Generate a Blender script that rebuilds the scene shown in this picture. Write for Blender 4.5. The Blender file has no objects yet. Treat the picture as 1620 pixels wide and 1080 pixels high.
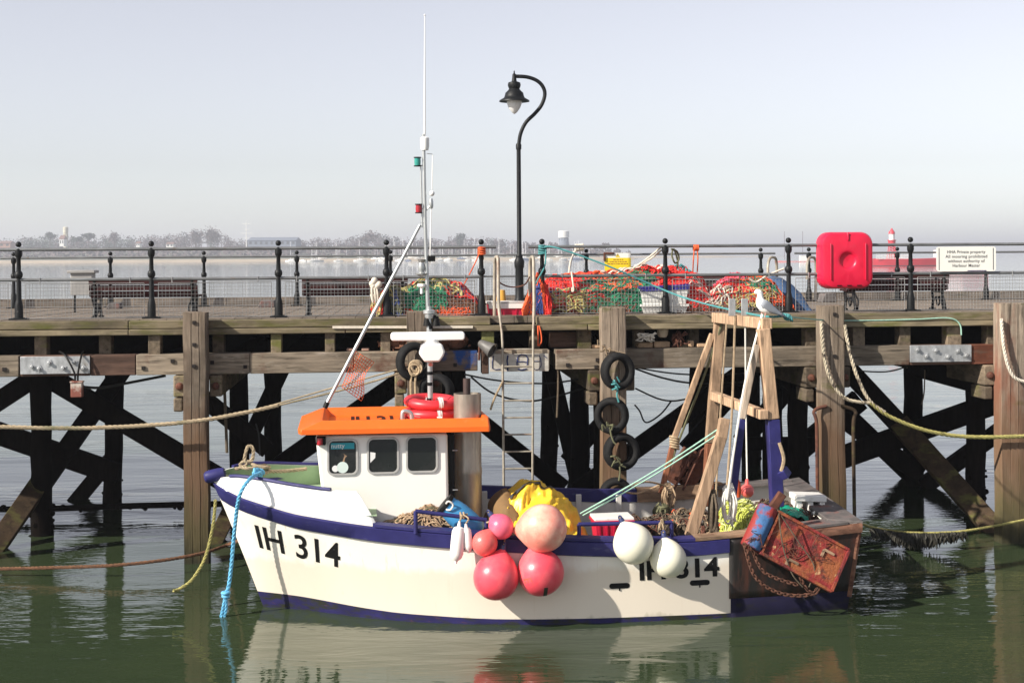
import bpy, math, random
from mathutils import Vector, Matrix, noise
from math import sin, cos, pi, radians as rad
random.seed(11)
sc = bpy.context.scene
COL = sc.collection
V3 = Vector

# ------------------------------------------------------------------ camera
FPX, PX, PY, EYE, ROLL = 2250.0, 810.0, 402.0, 4.25, rad(0.35)
CR = V3((cos(ROLL), 0, -sin(ROLL))); CU = V3((sin(ROLL), 0, cos(ROLL)))
cam_d = bpy.data.cameras.new('camera'); cam = bpy.data.objects.new('camera', cam_d); COL.objects.link(cam)
cam_d.sensor_width = 36.0; cam_d.lens = 36.0*FPX/1620.0
cam_d.shift_y = -(540.0-PY)/1620.0
cam_d.clip_start = 0.1; cam_d.clip_end = 20000
cam.matrix_world = Matrix(((CR.x, CU.x, 0, 0), (CR.y, CU.y, -1, 0), (CR.z, CU.z, 0, EYE), (0, 0, 0, 1)))
sc.camera = cam

# ------------------------------------------------------------------ sky, sun, exposure
SUN_TO = V3((-0.66, -0.40, 0.50)).normalized()          # direction towards the sun
SUN_EL = math.asin(SUN_TO.z); SUN_AZ = math.atan2(SUN_TO.x, SUN_TO.y)
world = bpy.data.worlds.new('World'); sc.world = world; world.use_nodes = True
wn = world.node_tree.nodes; wl = world.node_tree.links
sky = wn.new('ShaderNodeTexSky'); sky.sky_type = 'NISHITA'; sky.sun_disc = False
sky.sun_elevation = SUN_EL; sky.sun_rotation = SUN_AZ
sky.air_density = 1.0; sky.dust_density = 0.45; sky.ozone_density = 3.0
hs = wn.new('ShaderNodeHueSaturation'); hs.inputs['Saturation'].default_value = 0.30; hs.inputs['Hue'].default_value = 0.53
wl.new(sky.outputs[0], hs.inputs['Color']); wl.new(hs.outputs[0], wn['Background'].inputs[0])
wn['Background'].inputs[1].default_value = 0.094
sun_d = bpy.data.lights.new('sun', 'SUN'); sun = bpy.data.objects.new('sun', sun_d); COL.objects.link(sun)
sun_d.energy = 4.9; sun_d.angle = rad(0.7); sun_d.color = (1.0, 0.93, 0.82)
sun.rotation_euler = SUN_TO.to_track_quat('Z', 'Y').to_euler()
sun.location = (-20, -12, 30)
sc.view_settings.view_transform = 'Standard'; sc.view_settings.look = 'None'
sc.view_settings.exposure = 0.72; sc.view_settings.gamma = 1.0
sc.cycles.max_bounces = 8; sc.cycles.volume_bounces = 0; sc.cycles.transparent_max_bounces = 12

# ------------------------------------------------------------------ measuring helpers
def ray(px, py):
    return CR*((px-PX)/FPX) + CU*((PY-py)/FPX) + V3((0, 1, 0))
EYEP = V3((0, 0, EYE))
def at(px, py, Y): return EYEP + ray(px, py)*Y
def hit(px, py, p0, n):
    d = ray(px, py); return EYEP + d*((p0-EYEP).dot(n)/d.dot(n))
PA = rad(4.85)                                           # the pier runs along U, V points away from us
PU = V3((cos(PA), sin(PA), 0)); PV = V3((-sin(PA), cos(PA), 0)); PO = V3((0, 20.79, 0))
DECK = 3.36
def W(u, v, z): return PO + PU*u + PV*v + V3((0, 0, z))
def pv(px, py, v): return hit(px, py, PO+PV*v, PV)
def pu(px, py, v): return (pv(px, py, v)-PO).dot(PU)
def pz(px, py, v): return pv(px, py, v).z
BA = rad(6.5)                                            # the boat: s from bow to stern, t towards us
BO = V3((-3.63, 17.2, 0)); BS = V3((cos(BA), sin(BA), 0)); BT = V3((sin(BA), -cos(BA), 0))
def B(s, t, z): return BO + BS*s + BT*t + V3((0, 0, z))
def bp(px, py, t):
    p = hit(px, py, BO+BT*t, BT); return (p-BO).dot(BS), p.z
def Bp(px, py, t): return hit(px, py, BO+BT*t, BT)
def lerp(a, b, f): return a+(b-a)*f
def interp(tab, x):
    if x <= tab[0][0]: return tab[0][1]
    for (x0, y0), (x1, y1) in zip(tab, tab[1:]):
        if x <= x1: return y0+(y1-y0)*(x-x0)/(x1-x0)
    return tab[-1][1]
def catmull(pts, n=6):
    pts = [V3(p) for p in pts]
    if len(pts) < 3: return pts
    out = []
    for i in range(len(pts)-1):
        p0 = pts[max(i-1, 0)]; p1 = pts[i]; p2 = pts[i+1]; p3 = pts[min(i+2, len(pts)-1)]
        for k in range(n):
            t = k/n
            out.append(0.5*((2*p1)+(p2-p0)*t+(2*p0-5*p1+4*p2-p3)*t*t+(3*p1-p0-3*p2+p3)*t**3))
    out.append(pts[-1]); return out

# ------------------------------------------------------------------ mesh builder (world coordinates)
MW = {}
class MB:
    def __init__(s): s.v = []; s.f = []; s.m = []; s.mi = 0
    def add(s, vs, fs):
        o = len(s.v); s.v += [V3(p) for p in vs]
        for f in fs: s.f.append(tuple(i+o for i in f)); s.m.append(s.mi)
        return s
    def box(s, c, sx, sy, sz, ax=None):
        X, Y, Z = ax or (V3((1, 0, 0)), V3((0, 1, 0)), V3((0, 0, 1)))
        c = V3(c); vs = []
        for k in (-1, 1):
            for j in (-1, 1):
                for i in (-1, 1): vs.append(c+X*(i*sx/2)+Y*(j*sy/2)+Z*(k*sz/2))
        return s.add(vs, [(0, 2, 3, 1), (4, 5, 7, 6), (0, 1, 5, 4), (2, 6, 7, 3), (0, 4, 6, 2), (1, 3, 7, 5)])
    def beam(s, p0, p1, w, h, up=(0, 0, 1), w1=None, h1=None):
        p0 = V3(p0); p1 = V3(p1); d = (p1-p0).normalized(); up = V3(up)
        x = d.cross(up)
        if x.length < 1e-4: x = d.cross(V3((0, 1, 0)))
        x.normalize(); y = x.cross(d)
        w1 = w if w1 is None else w1; h1 = h if h1 is None else h1
        vs = [p0+x*(i*w/2)+y*(j*h/2) for i, j in ((-1, -1), (1, -1), (1, 1), (-1, 1))]
        vs += [p1+x*(i*w1/2)+y*(j*h1/2) for i, j in ((-1, -1), (1, -1), (1, 1), (-1, 1))]
        return s.add(vs, [(3, 2, 1, 0), (4, 5, 6, 7), (0, 1, 5, 4), (1, 2, 6, 5), (2, 3, 7, 6), (3, 0, 4, 7)])
    def tube(s, pts, r, n=8, closed=False, cap=True, flat=1.0):
        pts = [V3(p) for p in pts]; m = len(pts)
        if m < 2: return s
        rs = r if isinstance(r, (list, tuple)) else [r]*m
        vs = []; prev = None
        for i in range(m):
            if closed: d = pts[(i+1) % m]-pts[i-1]
            else: d = pts[min(i+1, m-1)]-pts[max(i-1, 0)]
            if d.length < 1e-9: d = V3((0, 0, 1))
            d.normalize()
            if prev is None:
                a = V3((0, 0, 1)) if abs(d.z) < 0.9 else V3((0, 1, 0))
                x = d.cross(a).normalized()
            else:
                x = prev-d*prev.dot(d)
                if x.length < 1e-6: x = d.cross(V3((0, 0.3, 1)))
                x.normalize()
            prev = x; y = d.cross(x)
            for k in range(n):
                a = 2*pi*k/n; vs.append(pts[i]+x*(cos(a)*rs[i])+y*(sin(a)*rs[i]*flat))
        fs = []
        for i in range(m if closed else m-1):
            j = (i+1) % m
            for k in range(n):
                l = (k+1) % n; fs.append((i*n+k, i*n+l, j*n+l, j*n+k))
        if cap and not closed:
            fs.append(tuple(range(n-1, -1, -1))); fs.append(tuple((m-1)*n+k for k in range(n)))
        return s.add(vs, fs)
    def rope(s, pts, r, pitch=None, strands=3, n=5, per=8):
        pts = [V3(p) for p in pts]; pitch = pitch or r*7
        L = [0]
        for a, b in zip(pts, pts[1:]): L.append(L[-1]+(b-a).length)
        step = pitch/per; N = max(2, int(L[-1]/step)); res = []; j = 0
        for i in range(N+1):
            l = L[-1]*i/N
            while j < len(L)-2 and L[j+1] < l: j += 1
            f = (l-L[j])/max(1e-9, L[j+1]-L[j]); res.append(pts[j].lerp(pts[j+1], min(1, f)))
        prev = None; fr = []
        for i in range(len(res)):
            d = (res[min(i+1, len(res)-1)]-res[max(i-1, 0)]).normalized()
            if prev is None: x = d.cross(V3((0, 0, 1)) if abs(d.z) < 0.9 else V3((0, 1, 0))).normalized()
            else: x = (prev-d*prev.dot(d)).normalized()
            prev = x; fr.append((x, d.cross(x)))
        for k in range(strands):
            s.tube([res[i]+(fr[i][0]*cos(2*pi*(i/per+k/strands))+fr[i][1]*sin(2*pi*(i/per+k/strands)))*r*0.52 for i in range(len(res))], r*0.55, n)
        return s
    def lathe(s, prof, c, n=20, axis=(0, 0, 1), cap=True, sx=1.0, sy=1.0):
        c = V3(c); z = V3(axis).normalized()
        x = z.cross(V3((0, 1, 0)) if abs(z.y) < 0.9 else V3((1, 0, 0))).normalized(); y = z.cross(x)
        vs = []; fs = []
        for r, h in prof:
            for k in range(n):
                a = 2*pi*k/n; vs.append(c+x*(cos(a)*r*sx)+y*(sin(a)*r*sy)+z*h)
        for i in range(len(prof)-1):
            for k in range(n):
                l = (k+1) % n; fs.append((i*n+k, i*n+l, (i+1)*n+l, (i+1)*n+k))
        if cap:
            if prof[0][0] > 1e-5: fs.append(tuple(range(n-1, -1, -1)))
            if prof[-1][0] > 1e-5: fs.append(tuple((len(prof)-1)*n+k for k in range(n)))
        return s.add(vs, fs)
    def ball(s, c, r, n=24, m=14, axis=(0, 0, 1), sx=1.0, sz=1.0):
        return s.lathe([(max(1e-4, r*sin(pi*i/m))*sx, -r*cos(pi*i/m)*sz) for i in range(m+1)], c, n, axis, cap=False)
    def torus(s, c, R, r, axis=(0, 1, 0), n=32, m=12, rx=1.0):
        c = V3(c); z = V3(axis).normalized()
        x = z.cross(V3((0, 0, 1)) if abs(z.z) < 0.9 else V3((1, 0, 0))).normalized(); y = z.cross(x)
        vs = []; fs = []
        for i in range(n):
            a = 2*pi*i/n; d = x*cos(a)+y*sin(a)
            for k in range(m):
                b = 2*pi*k/m; vs.append(c+d*(R+r*cos(b))+z*(r*sin(b)*rx))
        for i in range(n):
            j = (i+1) % n
            for k in range(m):
                l = (k+1) % m; fs.append((i*m+k, j*m+k, j*m+l, i*m+l))
        return s.add(vs, fs)
    def prism(s, poly, o, X, Y, N, depth):
        o = V3(o); X = V3(X); Y = V3(Y); N = V3(N); n = len(poly)
        a = [o+X*p[0]+Y*p[1] for p in poly]; b = [p+N*depth for p in a]
        fs = [tuple(range(n-1, -1, -1)), tuple(range(n, 2*n))]
        for i in range(n): j = (i+1) % n; fs.append((i, j, n+j, n+i))
        return s.add(a+b, fs)
    def surf(s, fn, nu, nv, closed_u=False):
        vs = [fn(i/nu, j/nv) for i in range(nu if closed_u else nu+1) for j in range(nv+1)]; fs = []
        for i in range(nu):
            i2 = (i+1) % nu if closed_u else i+1
            for j in range(nv): fs.append((i*(nv+1)+j, i2*(nv+1)+j, i2*(nv+1)+j+1, i*(nv+1)+j+1))
        return s.add(vs, fs)
    def build(s, name, mats, parent=None, smooth=True, bevel=0.0, base=None, sharp=38, solid=0.0):
        me = bpy.data.meshes.new(name)
        if parent is None:
            if base is None:
                xs = [p.x for p in s.v]; ys = [p.y for p in s.v]; zs = [p.z for p in s.v]
                base = V3(((min(xs)+max(xs))/2, (min(ys)+max(ys))/2, min(zs)))
            M = Matrix.Translation(base); PM = Matrix.Identity(4)
        else:
            M = MW[parent.name]
            PM = M
        inv = M.inverted()
        me.from_pydata([tuple(inv @ p) for p in s.v], [], s.f)
        mats = mats if isinstance(mats, (list, tuple)) else [mats]
        for m in mats: me.materials.append(m)
        if len(mats) > 1: me.polygons.foreach_set('material_index', s.m)
        me.validate()
        import bmesh
        bm = bmesh.new(); bm.from_mesh(me); bmesh.ops.recalc_face_normals(bm, faces=bm.faces); bm.to_mesh(me); bm.free()
        if smooth:
            me.polygons.foreach_set('use_smooth', [True]*len(me.polygons)); me.set_sharp_from_angle(angle=rad(sharp))
        me.update()
        o = bpy.data.objects.new(name, me); COL.objects.link(o)
        if parent is None: o.location = base
        else: o.parent = parent
        MW[o.name] = M
        if solid:
            q = o.modifiers.new('thick', 'SOLIDIFY'); q.thickness = solid; q.offset = -1
        if bevel:
            q = o.modifiers.new('edge', 'BEVEL'); q.width = bevel; q.segments = 2; q.limit_method = 'ANGLE'; q.angle_limit = rad(40)
        return o
def tag(o, label=None, cat=None, group=None, kind=None):
    if label: o['label'] = label
    if cat: o['category'] = cat
    if group: o['group'] = group
    if kind: o['kind'] = kind
    return o
def thing(name, label, cat, loc, rz=0.0, group=None):
    o = bpy.data.objects.new(name, None); COL.objects.link(o); o.empty_display_size = 0.2
    o.location = loc; o.rotation_euler = (0, 0, rz)
    MW[o.name] = Matrix.Translation(V3(loc)) @ Matrix.Rotation(rz, 4, 'Z')
    return tag(o, label, cat, group)
def copy_tree(o, parent=None):
    c = o.copy(); COL.objects.link(c)
    if parent: c.parent = parent
    for ch in list(o.children): copy_tree(ch, c)
    return c
def text_polys(body, size=1.0, bold=0.0, spacing=1.0):
    cu = bpy.data.curves.new('txt', 'FONT'); cu.body = body; cu.size = size; cu.offset = bold; cu.space_character = spacing
    cu.align_x = 'LEFT'; cu.resolution_u = 4
    o = bpy.data.objects.new('txt', cu); COL.objects.link(o)
    dg = bpy.context.evaluated_depsgraph_get(); me = bpy.data.meshes.new_from_object(o.evaluated_get(dg))
    vs = [v.co.copy() for v in me.vertices]; fs = [tuple(p.vertices) for p in me.polygons]
    bpy.data.objects.remove(o); bpy.data.curves.remove(cu); bpy.data.meshes.remove(me)
    x0 = min(v.x for v in vs); x1 = max(v.x for v in vs); y0 = min(v.y for v in vs); y1 = max(v.y for v in vs)
    return vs, fs, (x0, x1, y0, y1)

# ------------------------------------------------------------------ materials
def C(r, g, b):
    f = lambda c: (c/255/12.92) if c/255 <= 0.04045 else ((c/255+0.055)/1.055)**2.4
    return (f(r), f(g), f(b))
MATS = {}
def mat(name, base, rough=0.6, metal=0.0, var=0.15, scale=4.0, stretch=(1, 1, 1), bump=0.0, bscale=None, spots=(), rnd=0.0, spec=0.5, coat=0.0, subs=0.0, bdist=0.02, roughvar=0.0, low_bands=()):
    """spots: (colour, scale, low, high, stretch) patches of stain, rust, weed or chipped paint mixed over the base"""
    if name in MATS: return MATS[name]
    m = bpy.data.materials.new(name); m.use_nodes = True; nt = m.node_tree; N = nt.nodes; L = nt.links
    p = N['Principled BSDF']
    tc = N.new('ShaderNodeTexCoord'); oi = N.new('ShaderNodeObjectInfo')
    mul = N.new('ShaderNodeMath'); mul.operation = 'MULTIPLY'; mul.inputs[1].default_value = 41.0; L.new(oi.outputs['Random'], mul.inputs[0])
    add = N.new('ShaderNodeVectorMath'); add.operation = 'ADD'; L.new(tc.outputs['Object'], add.inputs[0]); L.new(mul.outputs[0], add.inputs[1])
    def nz(sc_, st, det=5.0, ro=0.6):
        mp = N.new('ShaderNodeMapping'); mp.inputs['Scale'].default_value = st; L.new(add.outputs[0], mp.inputs[0])
        n = N.new('ShaderNodeTexNoise'); n.inputs['Scale'].default_value = sc_; n.inputs['Detail'].default_value = det; n.inputs['Roughness'].default_value = ro
        L.new(mp.outputs[0], n.inputs['Vector']); return n
    n0 = nz(scale, stretch)
    rp = N.new('ShaderNodeValToRGB'); rp.color_ramp.elements[0].position = 0.3; rp.color_ramp.elements[1].position = 0.7
    rp.color_ramp.elements[0].color = tuple(c*(1-var) for c in base)+(1,); rp.color_ramp.elements[1].color = tuple(min(1, c*(1+var)) for c in base)+(1,)
    L.new(n0.outputs['Fac'], rp.inputs[0]); col = rp.outputs[0]
    for c, s_, lo, hi, st in spots:
        n = nz(s_, st, 6.0, 0.65)
        mr = N.new('ShaderNodeMapRange'); mr.inputs['From Min'].default_value = lo; mr.inputs['From Max'].default_value = hi; L.new(n.outputs['Fac'], mr.inputs['Value'])
        mx = N.new('ShaderNodeMix'); mx.data_type = 'RGBA'; L.new(mr.outputs[0], mx.inputs[0]); L.new(col, mx.inputs[6]); mx.inputs[7].default_value = tuple(c)+(1,); col = mx.outputs[2]
    for c, za, zb, *am in low_bands:                                # ragged bands below a height: tidemarks of weed and wet, creamier lower hull
        n = nz(3.0, (1.5, 1.5, 0.5), 4.0); sx = N.new('ShaderNodeSeparateXYZ'); L.new(tc.outputs['Object'], sx.inputs[0])
        ad = N.new('ShaderNodeMath'); ad.operation = 'MULTIPLY_ADD'; amp = am[0] if am else 1.2; ad.inputs[1].default_value = amp; L.new(n.outputs['Fac'], ad.inputs[0]); L.new(sx.outputs['Z'], ad.inputs[2])
        mr = N.new('ShaderNodeMapRange'); mr.inputs['From Min'].default_value = za+amp/2; mr.inputs['From Max'].default_value = zb+amp/2; mr.inputs['To Min'].default_value = 0.85; mr.inputs['To Max'].default_value = 0.0; L.new(ad.outputs[0], mr.inputs['Value'])
        mx = N.new('ShaderNodeMix'); mx.data_type = 'RGBA'; L.new(mr.outputs[0], mx.inputs[0]); L.new(col, mx.inputs[6]); mx.inputs[7].default_value = tuple(c)+(1,); col = mx.outputs[2]
    if rnd:
        mr = N.new('ShaderNodeMapRange'); mr.inputs['To Min'].default_value = 1-rnd; mr.inputs['To Max'].default_value = 1+rnd; L.new(oi.outputs['Random'], mr.inputs['Value'])
        h = N.new('ShaderNodeHueSaturation'); L.new(mr.outputs[0], h.inputs['Value']); L.new(col, h.inputs['Color']); col = h.outputs[0]
    L.new(col, p.inputs['Base Color'])
    p.inputs['Roughness'].default_value = rough; p.inputs['Metallic'].default_value = metal; p.inputs['Specular IOR Level'].default_value = spec
    if roughvar:
        mr = N.new('ShaderNodeMapRange'); mr.inputs['To Min'].default_value = max(0.03, rough-roughvar); mr.inputs['To Max'].default_value = min(1, rough+roughvar); L.new(n0.outputs['Fac'], mr.inputs['Value']); L.new(mr.outputs[0], p.inputs['Roughness'])
    if coat: p.inputs['Coat Weight'].default_value = coat; p.inputs['Coat Roughness'].default_value = 0.1
    if subs: p.inputs['Subsurface Weight'].default_value = subs; p.inputs['Subsurface Radius'].default_value = (0.1, 0.05, 0.03); p.inputs['Subsurface Scale'].default_value = 0.3
    if bump:
        nb = nz(bscale or scale*3, stretch, 7.0, 0.65)
        b = N.new('ShaderNodeBump'); b.inputs['Strength'].default_value = bump; b.inputs['Distance'].default_value = bdist
        L.new(nb.outputs['Fac'], b.inputs['Height']); L.new(b.outputs[0], p.inputs['Normal'])
    MATS[name] = m; return m
GRAIN_H = (1.0, 14, 14); GRAIN_V = (14, 14, 1.0)
def wood(name, base, grain=GRAIN_H, green=0.0, dark=True, rnd=0.18, extra=(), low_bands=()):
    sp = []
    if dark: sp.append((tuple(c*0.28 for c in base), 2.2, 0.53, 0.70, grain)); sp.append((tuple(c*0.5 for c in base), 0.9, 0.52, 0.66, (1, 1, 1)))
    sp.append((tuple(min(1, c*1.5) for c in base), 3.0, 0.6, 0.8, grain))
    if green: sp.append((C(92, 92, 48), 1.6, 0.62-green, 0.8-green, (1, 2, 3)))
    return mat(name, base, rough=0.88, var=0.42, scale=1.6, stretch=grain, bump=0.55, bscale=3.5, spots=tuple(sp)+tuple(extra), rnd=rnd, spec=0.25, bdist=0.012, low_bands=low_bands)
# ------------------------------------------------------------------ water
def water_material():
    m = bpy.data.materials.new('harbour_water'); m.use_nodes = True; nt = m.node_tree; N = nt.nodes; L = nt.links
    p = N['Principled BSDF']; p.inputs['Roughness'].default_value = 0.03; p.inputs['IOR'].default_value = 1.42
    tc = N.new('ShaderNodeTexCoord')
    def nz(st, sc_, det, ro=0.5, dist=0.0):
        mp = N.new('ShaderNodeMapping'); mp.inputs['Scale'].default_value = st; L.new(tc.outputs['Object'], mp.inputs[0])
        n = N.new('ShaderNodeTexNoise'); n.inputs['Scale'].default_value = sc_; n.inputs['Detail'].default_value = det; n.inputs['Roughness'].default_value = ro; n.inputs['Distortion'].default_value = dist
        L.new(mp.outputs[0], n.inputs['Vector']); return n.outputs['Fac']
    murk = nz((1, 1, 1), 0.35, 3)
    rp = N.new('ShaderNodeValToRGB'); rp.color_ramp.elements[0].position = 0.3; rp.color_ramp.elements[1].position = 0.75
    rp.color_ramp.elements[0].color = (0.026, 0.040, 0.020, 1); rp.color_ramp.elements[1].color = (0.038, 0.054, 0.025, 1)
    L.new(murk, rp.inputs[0]); L.new(rp.outputs[0], p.inputs['Base Color'])
    def madd(a, k, b=None):
        q = N.new('ShaderNodeMath'); q.operation = 'MULTIPLY_ADD' if b is not None else 'MULTIPLY'
        L.new(a, q.inputs[0])
        if isinstance(k, float): q.inputs[1].default_value = k
        else: L.new(k, q.inputs[1])
        if b is not None: L.new(b, q.inputs[2])
        return q.outputs[0]
    patch = nz((0.5, 1, 1), 0.16, 2)                       # patches of breeze and of calm
    mr = N.new('ShaderNodeMapRange'); mr.inputs['From Min'].default_value = 0.42; mr.inputs['From Max'].default_value = 0.62
    mr.inputs['To Min'].default_value = 0.16; mr.inputs['To Max'].default_value = 1.0; L.new(patch, mr.inputs['Value'])
    swell = nz((0.35, 1.0, 1), 1.1, 2, 0.4)
    rip = nz((0.45, 1.6, 1), 2.4, 2.5, 0.5, 0.4)
    fine = nz((0.7, 1.7, 1), 9.0, 2, 0.5, 0.3)
    h = madd(rip, 0.55, madd(swell, 1.0)); hf = madd(fine, 0.05, None); h2 = madd(h, mr.outputs[0], hf)
    b = N.new('ShaderNodeBump'); b.inputs['Strength'].default_value = 1.0; b.inputs['Distance'].default_value = 0.042
    L.new(h2, b.inputs['Height']); L.new(b.outputs[0], p.inputs['Normal'])
    return m
wm = MB(); wm.add([(-3200, -60, 0), (3200, -60, 0), (3200, 5900, 0), (-3200, 5900, 0)], [(0, 1, 2, 3)])
tag(wm.build('water', water_material(), base=V3((0, 0, 0)), smooth=False), kind='structure')

# ------------------------------------------------------------------ far shore
m_land = mat('shore_turf', (0.10, 0.11, 0.07), rough=0.95, var=0.35, scale=0.02, stretch=(1, 3, 1))
m_sand = mat('pale_sand', (0.40, 0.33, 0.24), rough=0.95, var=0.15, scale=0.05)
XE = 96.0
def shore_edge(x): return 1005+22*sin(x*0.006+0.7)*0.5+(0 if x < 40 else (x-40)**2*0.02)
def land_fn(u, v):
    x = -1500+(XE+1500)*u; y0 = shore_edge(x)
    dy = [0, 6, 16, 60, 200, 340, 420, 1500]; zz = [-0.6, 0.6, 1.6, 2.2, 5.0, 9.0, 10.0, 14.0]
    k = min(7, int(round(v*7))); f = min(1.0, max(0.0, (XE-x)/70)); f = f*f*(3-2*f)
    return V3((x, y0+dy[k], zz[k]*(0.12+0.88*f) if k else -0.6))
b = MB(); b.surf(land_fn, 90, 7); tag(b.build('far_shore_land', m_land, base=V3((0, 1000, -1))), kind='structure')
b = MB()
b.surf(lambda u, v: V3((lerp(-1500, XE-4, u), shore_edge(lerp(-1500, XE-4, u))+[-2.0, 5, 14][min(2, int(round(v*2)))], [0.02, 1.0, 1.9][min(2, int(round(v*2)))])), 90, 2)
tag(b.build('beach', m_sand, base=V3((0, 1000, -1))), kind='structure')
b = MB()                                                # a drying bank far out to the right
b.surf(lambda u, v: V3((lerp(60, 300, u), 1500+160*(v-0.5)*sin(pi*min(1, max(0, u)))+40*sin(u*9), 0.03+1.6*sin(pi*u)*sin(pi*v)*(0.7+0.3*sin(u*23)))), 60, 6)
tag(b.build('sand_bank', m_sand, base=V3((0, 1500, -1))), kind='structure')

m_twig = mat('bare_twigs', (0.10, 0.075, 0.075), rough=0.95, var=0.4, scale=0.15)
m_pine = mat('pine_needles', (0.035, 0.055, 0.035), rough=0.95, var=0.4, scale=0.2)
m_bark = mat('far_bark', (0.07, 0.055, 0.045), rough=0.95)
skyline = [(-300, 372), (0, 376), (30, 373), (70, 370), (90, 373), (130, 370), (150, 375), (165, 369), (190, 368), (215, 371), (240, 369), (270, 368), (300, 363), (325, 360), (345, 360), (365, 374), (385, 377), (470, 378), (490, 375), (520, 374), (545, 377), (560, 369), (590, 366), (612, 367), (625, 371), (640, 373), (690, 374), (720, 372), (770, 373), (800, 376), (820, 379), (850, 382), (885, 383), (905, 388), (935, 390), (958, 385), (968, 391), (1000, 395)]
rng = random.Random(5)
def leafquad(mb, c, s, r):
    d = V3((r.gauss(0, 1), r.gauss(0, 1), r.gauss(0, 1))).normalized(); e = d.orthogonal().normalized(); f = d.cross(e)
    a = r.uniform(0.6, 1.3)*s
    mb.add([c-e*a*0.5, c+f*s*0.5, c+e*a*0.5, c-f*s*0.5], [(0, 1, 2, 3)])
wood_b = MB(); pine_b = MB()
for i in range(740):
    px = rng.uniform(-330, 1000); Y = rng.uniform(1280, 1480)
    top = at(px, interp(skyline, px)+rng.choice((0, 1, 2, 4, 7, 10)), Y).z
    x = at(px, 400, Y).x
    zb = 9.0*min(1, max(0.1, (XE-x*1000/Y)/70))
    if top < zb+2: continue
    hgt = min(top-zb, 16); mb = pine_b if (px < 220 and rng.random() < 0.55) or rng.random() < 0.12 else wood_b
    rad_ = hgt*rng.uniform(0.28, 0.42)
    for k in range(60):
        th = rng.uniform(0, 2*pi); ph = math.acos(rng.uniform(-1, 1)); rr = rng.uniform(0.4, 1)
        c = V3((x+rad_*rr*sin(ph)*cos(th), Y+rad_*rr*sin(ph)*sin(th), top-hgt*0.5+hgt*0.5*rr*cos(ph)))
        leafquad(mb, c, rng.uniform(0.8, 1.8), rng)
    mb.tube([(x, Y, zb-2), (x, Y, top-hgt*0.5)], 0.35, 4)
for i in range(4400):                                    # scrub and hedges along the foot of the wood
    px = rng.uniform(-330, 985); Y = rng.uniform(1120, 1330); p = at(px, 400, Y)
    z = 3.0+6*(Y-1110)/200; z *= min(1, max(0.1, (XE-p.x*1000/Y)/70))
    leafquad(wood_b, V3((p.x, Y, z+rng.uniform(0, 2.2)+rng.uniform(0, 4)*max(0, noise.noise(V3((px*.03, Y*.02, 1)))))), rng.uniform(1.5, 4.0), rng)
tag(wood_b.build('treeline', m_twig, smooth=False), kind='stuff')
tag(pine_b.build('evergreen_treeline', m_pine, smooth=False), kind='stuff')
def far_tree(name, px, ytop, ybase, wpx, label, mt, flat=0.5, n=520, gap=0.3, Y=1240):
    base = at(px, ybase, Y); top = at(px, ytop, Y); R = wpx*Y/FPX/2; hgt = top.z-base.z
    t = thing(name, label, 'tree', base, 0, 'trees on the far shore')
    tr = MB(); tr.tube([base-V3((0, 0, 2)), base+V3((0, 0, hgt*0.5))], [0.5, 0.3], 6)
    cz = base.z+hgt*(1-flat*0.55)
    for k in range(7):
        a = 2*pi*k/7; tr.tube([base+V3((0, 0, hgt*0.4)), V3((base.x+R*0.75*cos(a), Y+R*0.75*sin(a), cz+hgt*0.1*sin(k*2.3)))], [0.22, 0.06], 4)
    tr.build('trunk', m_bark, t)
    cr = MB(); r = random.Random(int(px))
    lobes = [(r.uniform(0, 2*pi), r.uniform(0.2, 0.75), r.uniform(-0.5, 0.6)) for _ in range(9)]
    for k in range(n):
        a, q, zz = r.choice(lobes)
        c = V3((base.x+R*q*cos(a)+r.gauss(0, R*0.2), Y+R*q*sin(a)+r.gauss(0, R*0.2), cz+zz*hgt*flat*0.5+r.gauss(0, hgt*flat*0.13)))
        if c.z > top.z: c.z = top.z-r.uniform(0, 1.5)
        leafquad(cr, c, r.uniform(0.7, 1.7), r)
    cr.build('crown', mt, t, smooth=False)
far_tree('pine_tree', 79, 367, 389, 20, 'dark flat topped pine left of the cream water tower', m_pine, 0.45)
far_tree('pine_tree', 140, 368, 390, 24, 'dark spreading pine right of the cream water tower', m_pine, 0.5)
far_tree('pine_tree', 122, 373, 390, 18, 'small dark pine beside the foot of the cream water tower', m_pine, 0.6)
far_tree('bare_tree', 337, 357, 391, 30, 'tall round bare tree highest on the skyline left of the signal mast', m_twig, 0.85, 700)
far_tree('bare_tree', 309, 361, 391, 26, 'wide bare tree just left of the tallest round crown', m_twig, 0.8, 560)
far_tree('bare_tree', 181, 364, 391, 22, 'slim bare tree on the shore above the first bench', m_twig, 0.8)
far_tree('bare_tree', 582, 364, 391, 40, 'broad bare tree group crown behind the boat mast stay', m_twig, 0.8, 800)
far_tree('round_tree', 730, 368, 391, 18, 'darker round tree on the skyline left of the street lamp', m_pine, 0.95, 700)
far_tree('bare_tree', 958, 384, 396, 14, 'small lone clump of tree above the yellow warning sign', m_twig, 0.8, 300)

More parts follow.
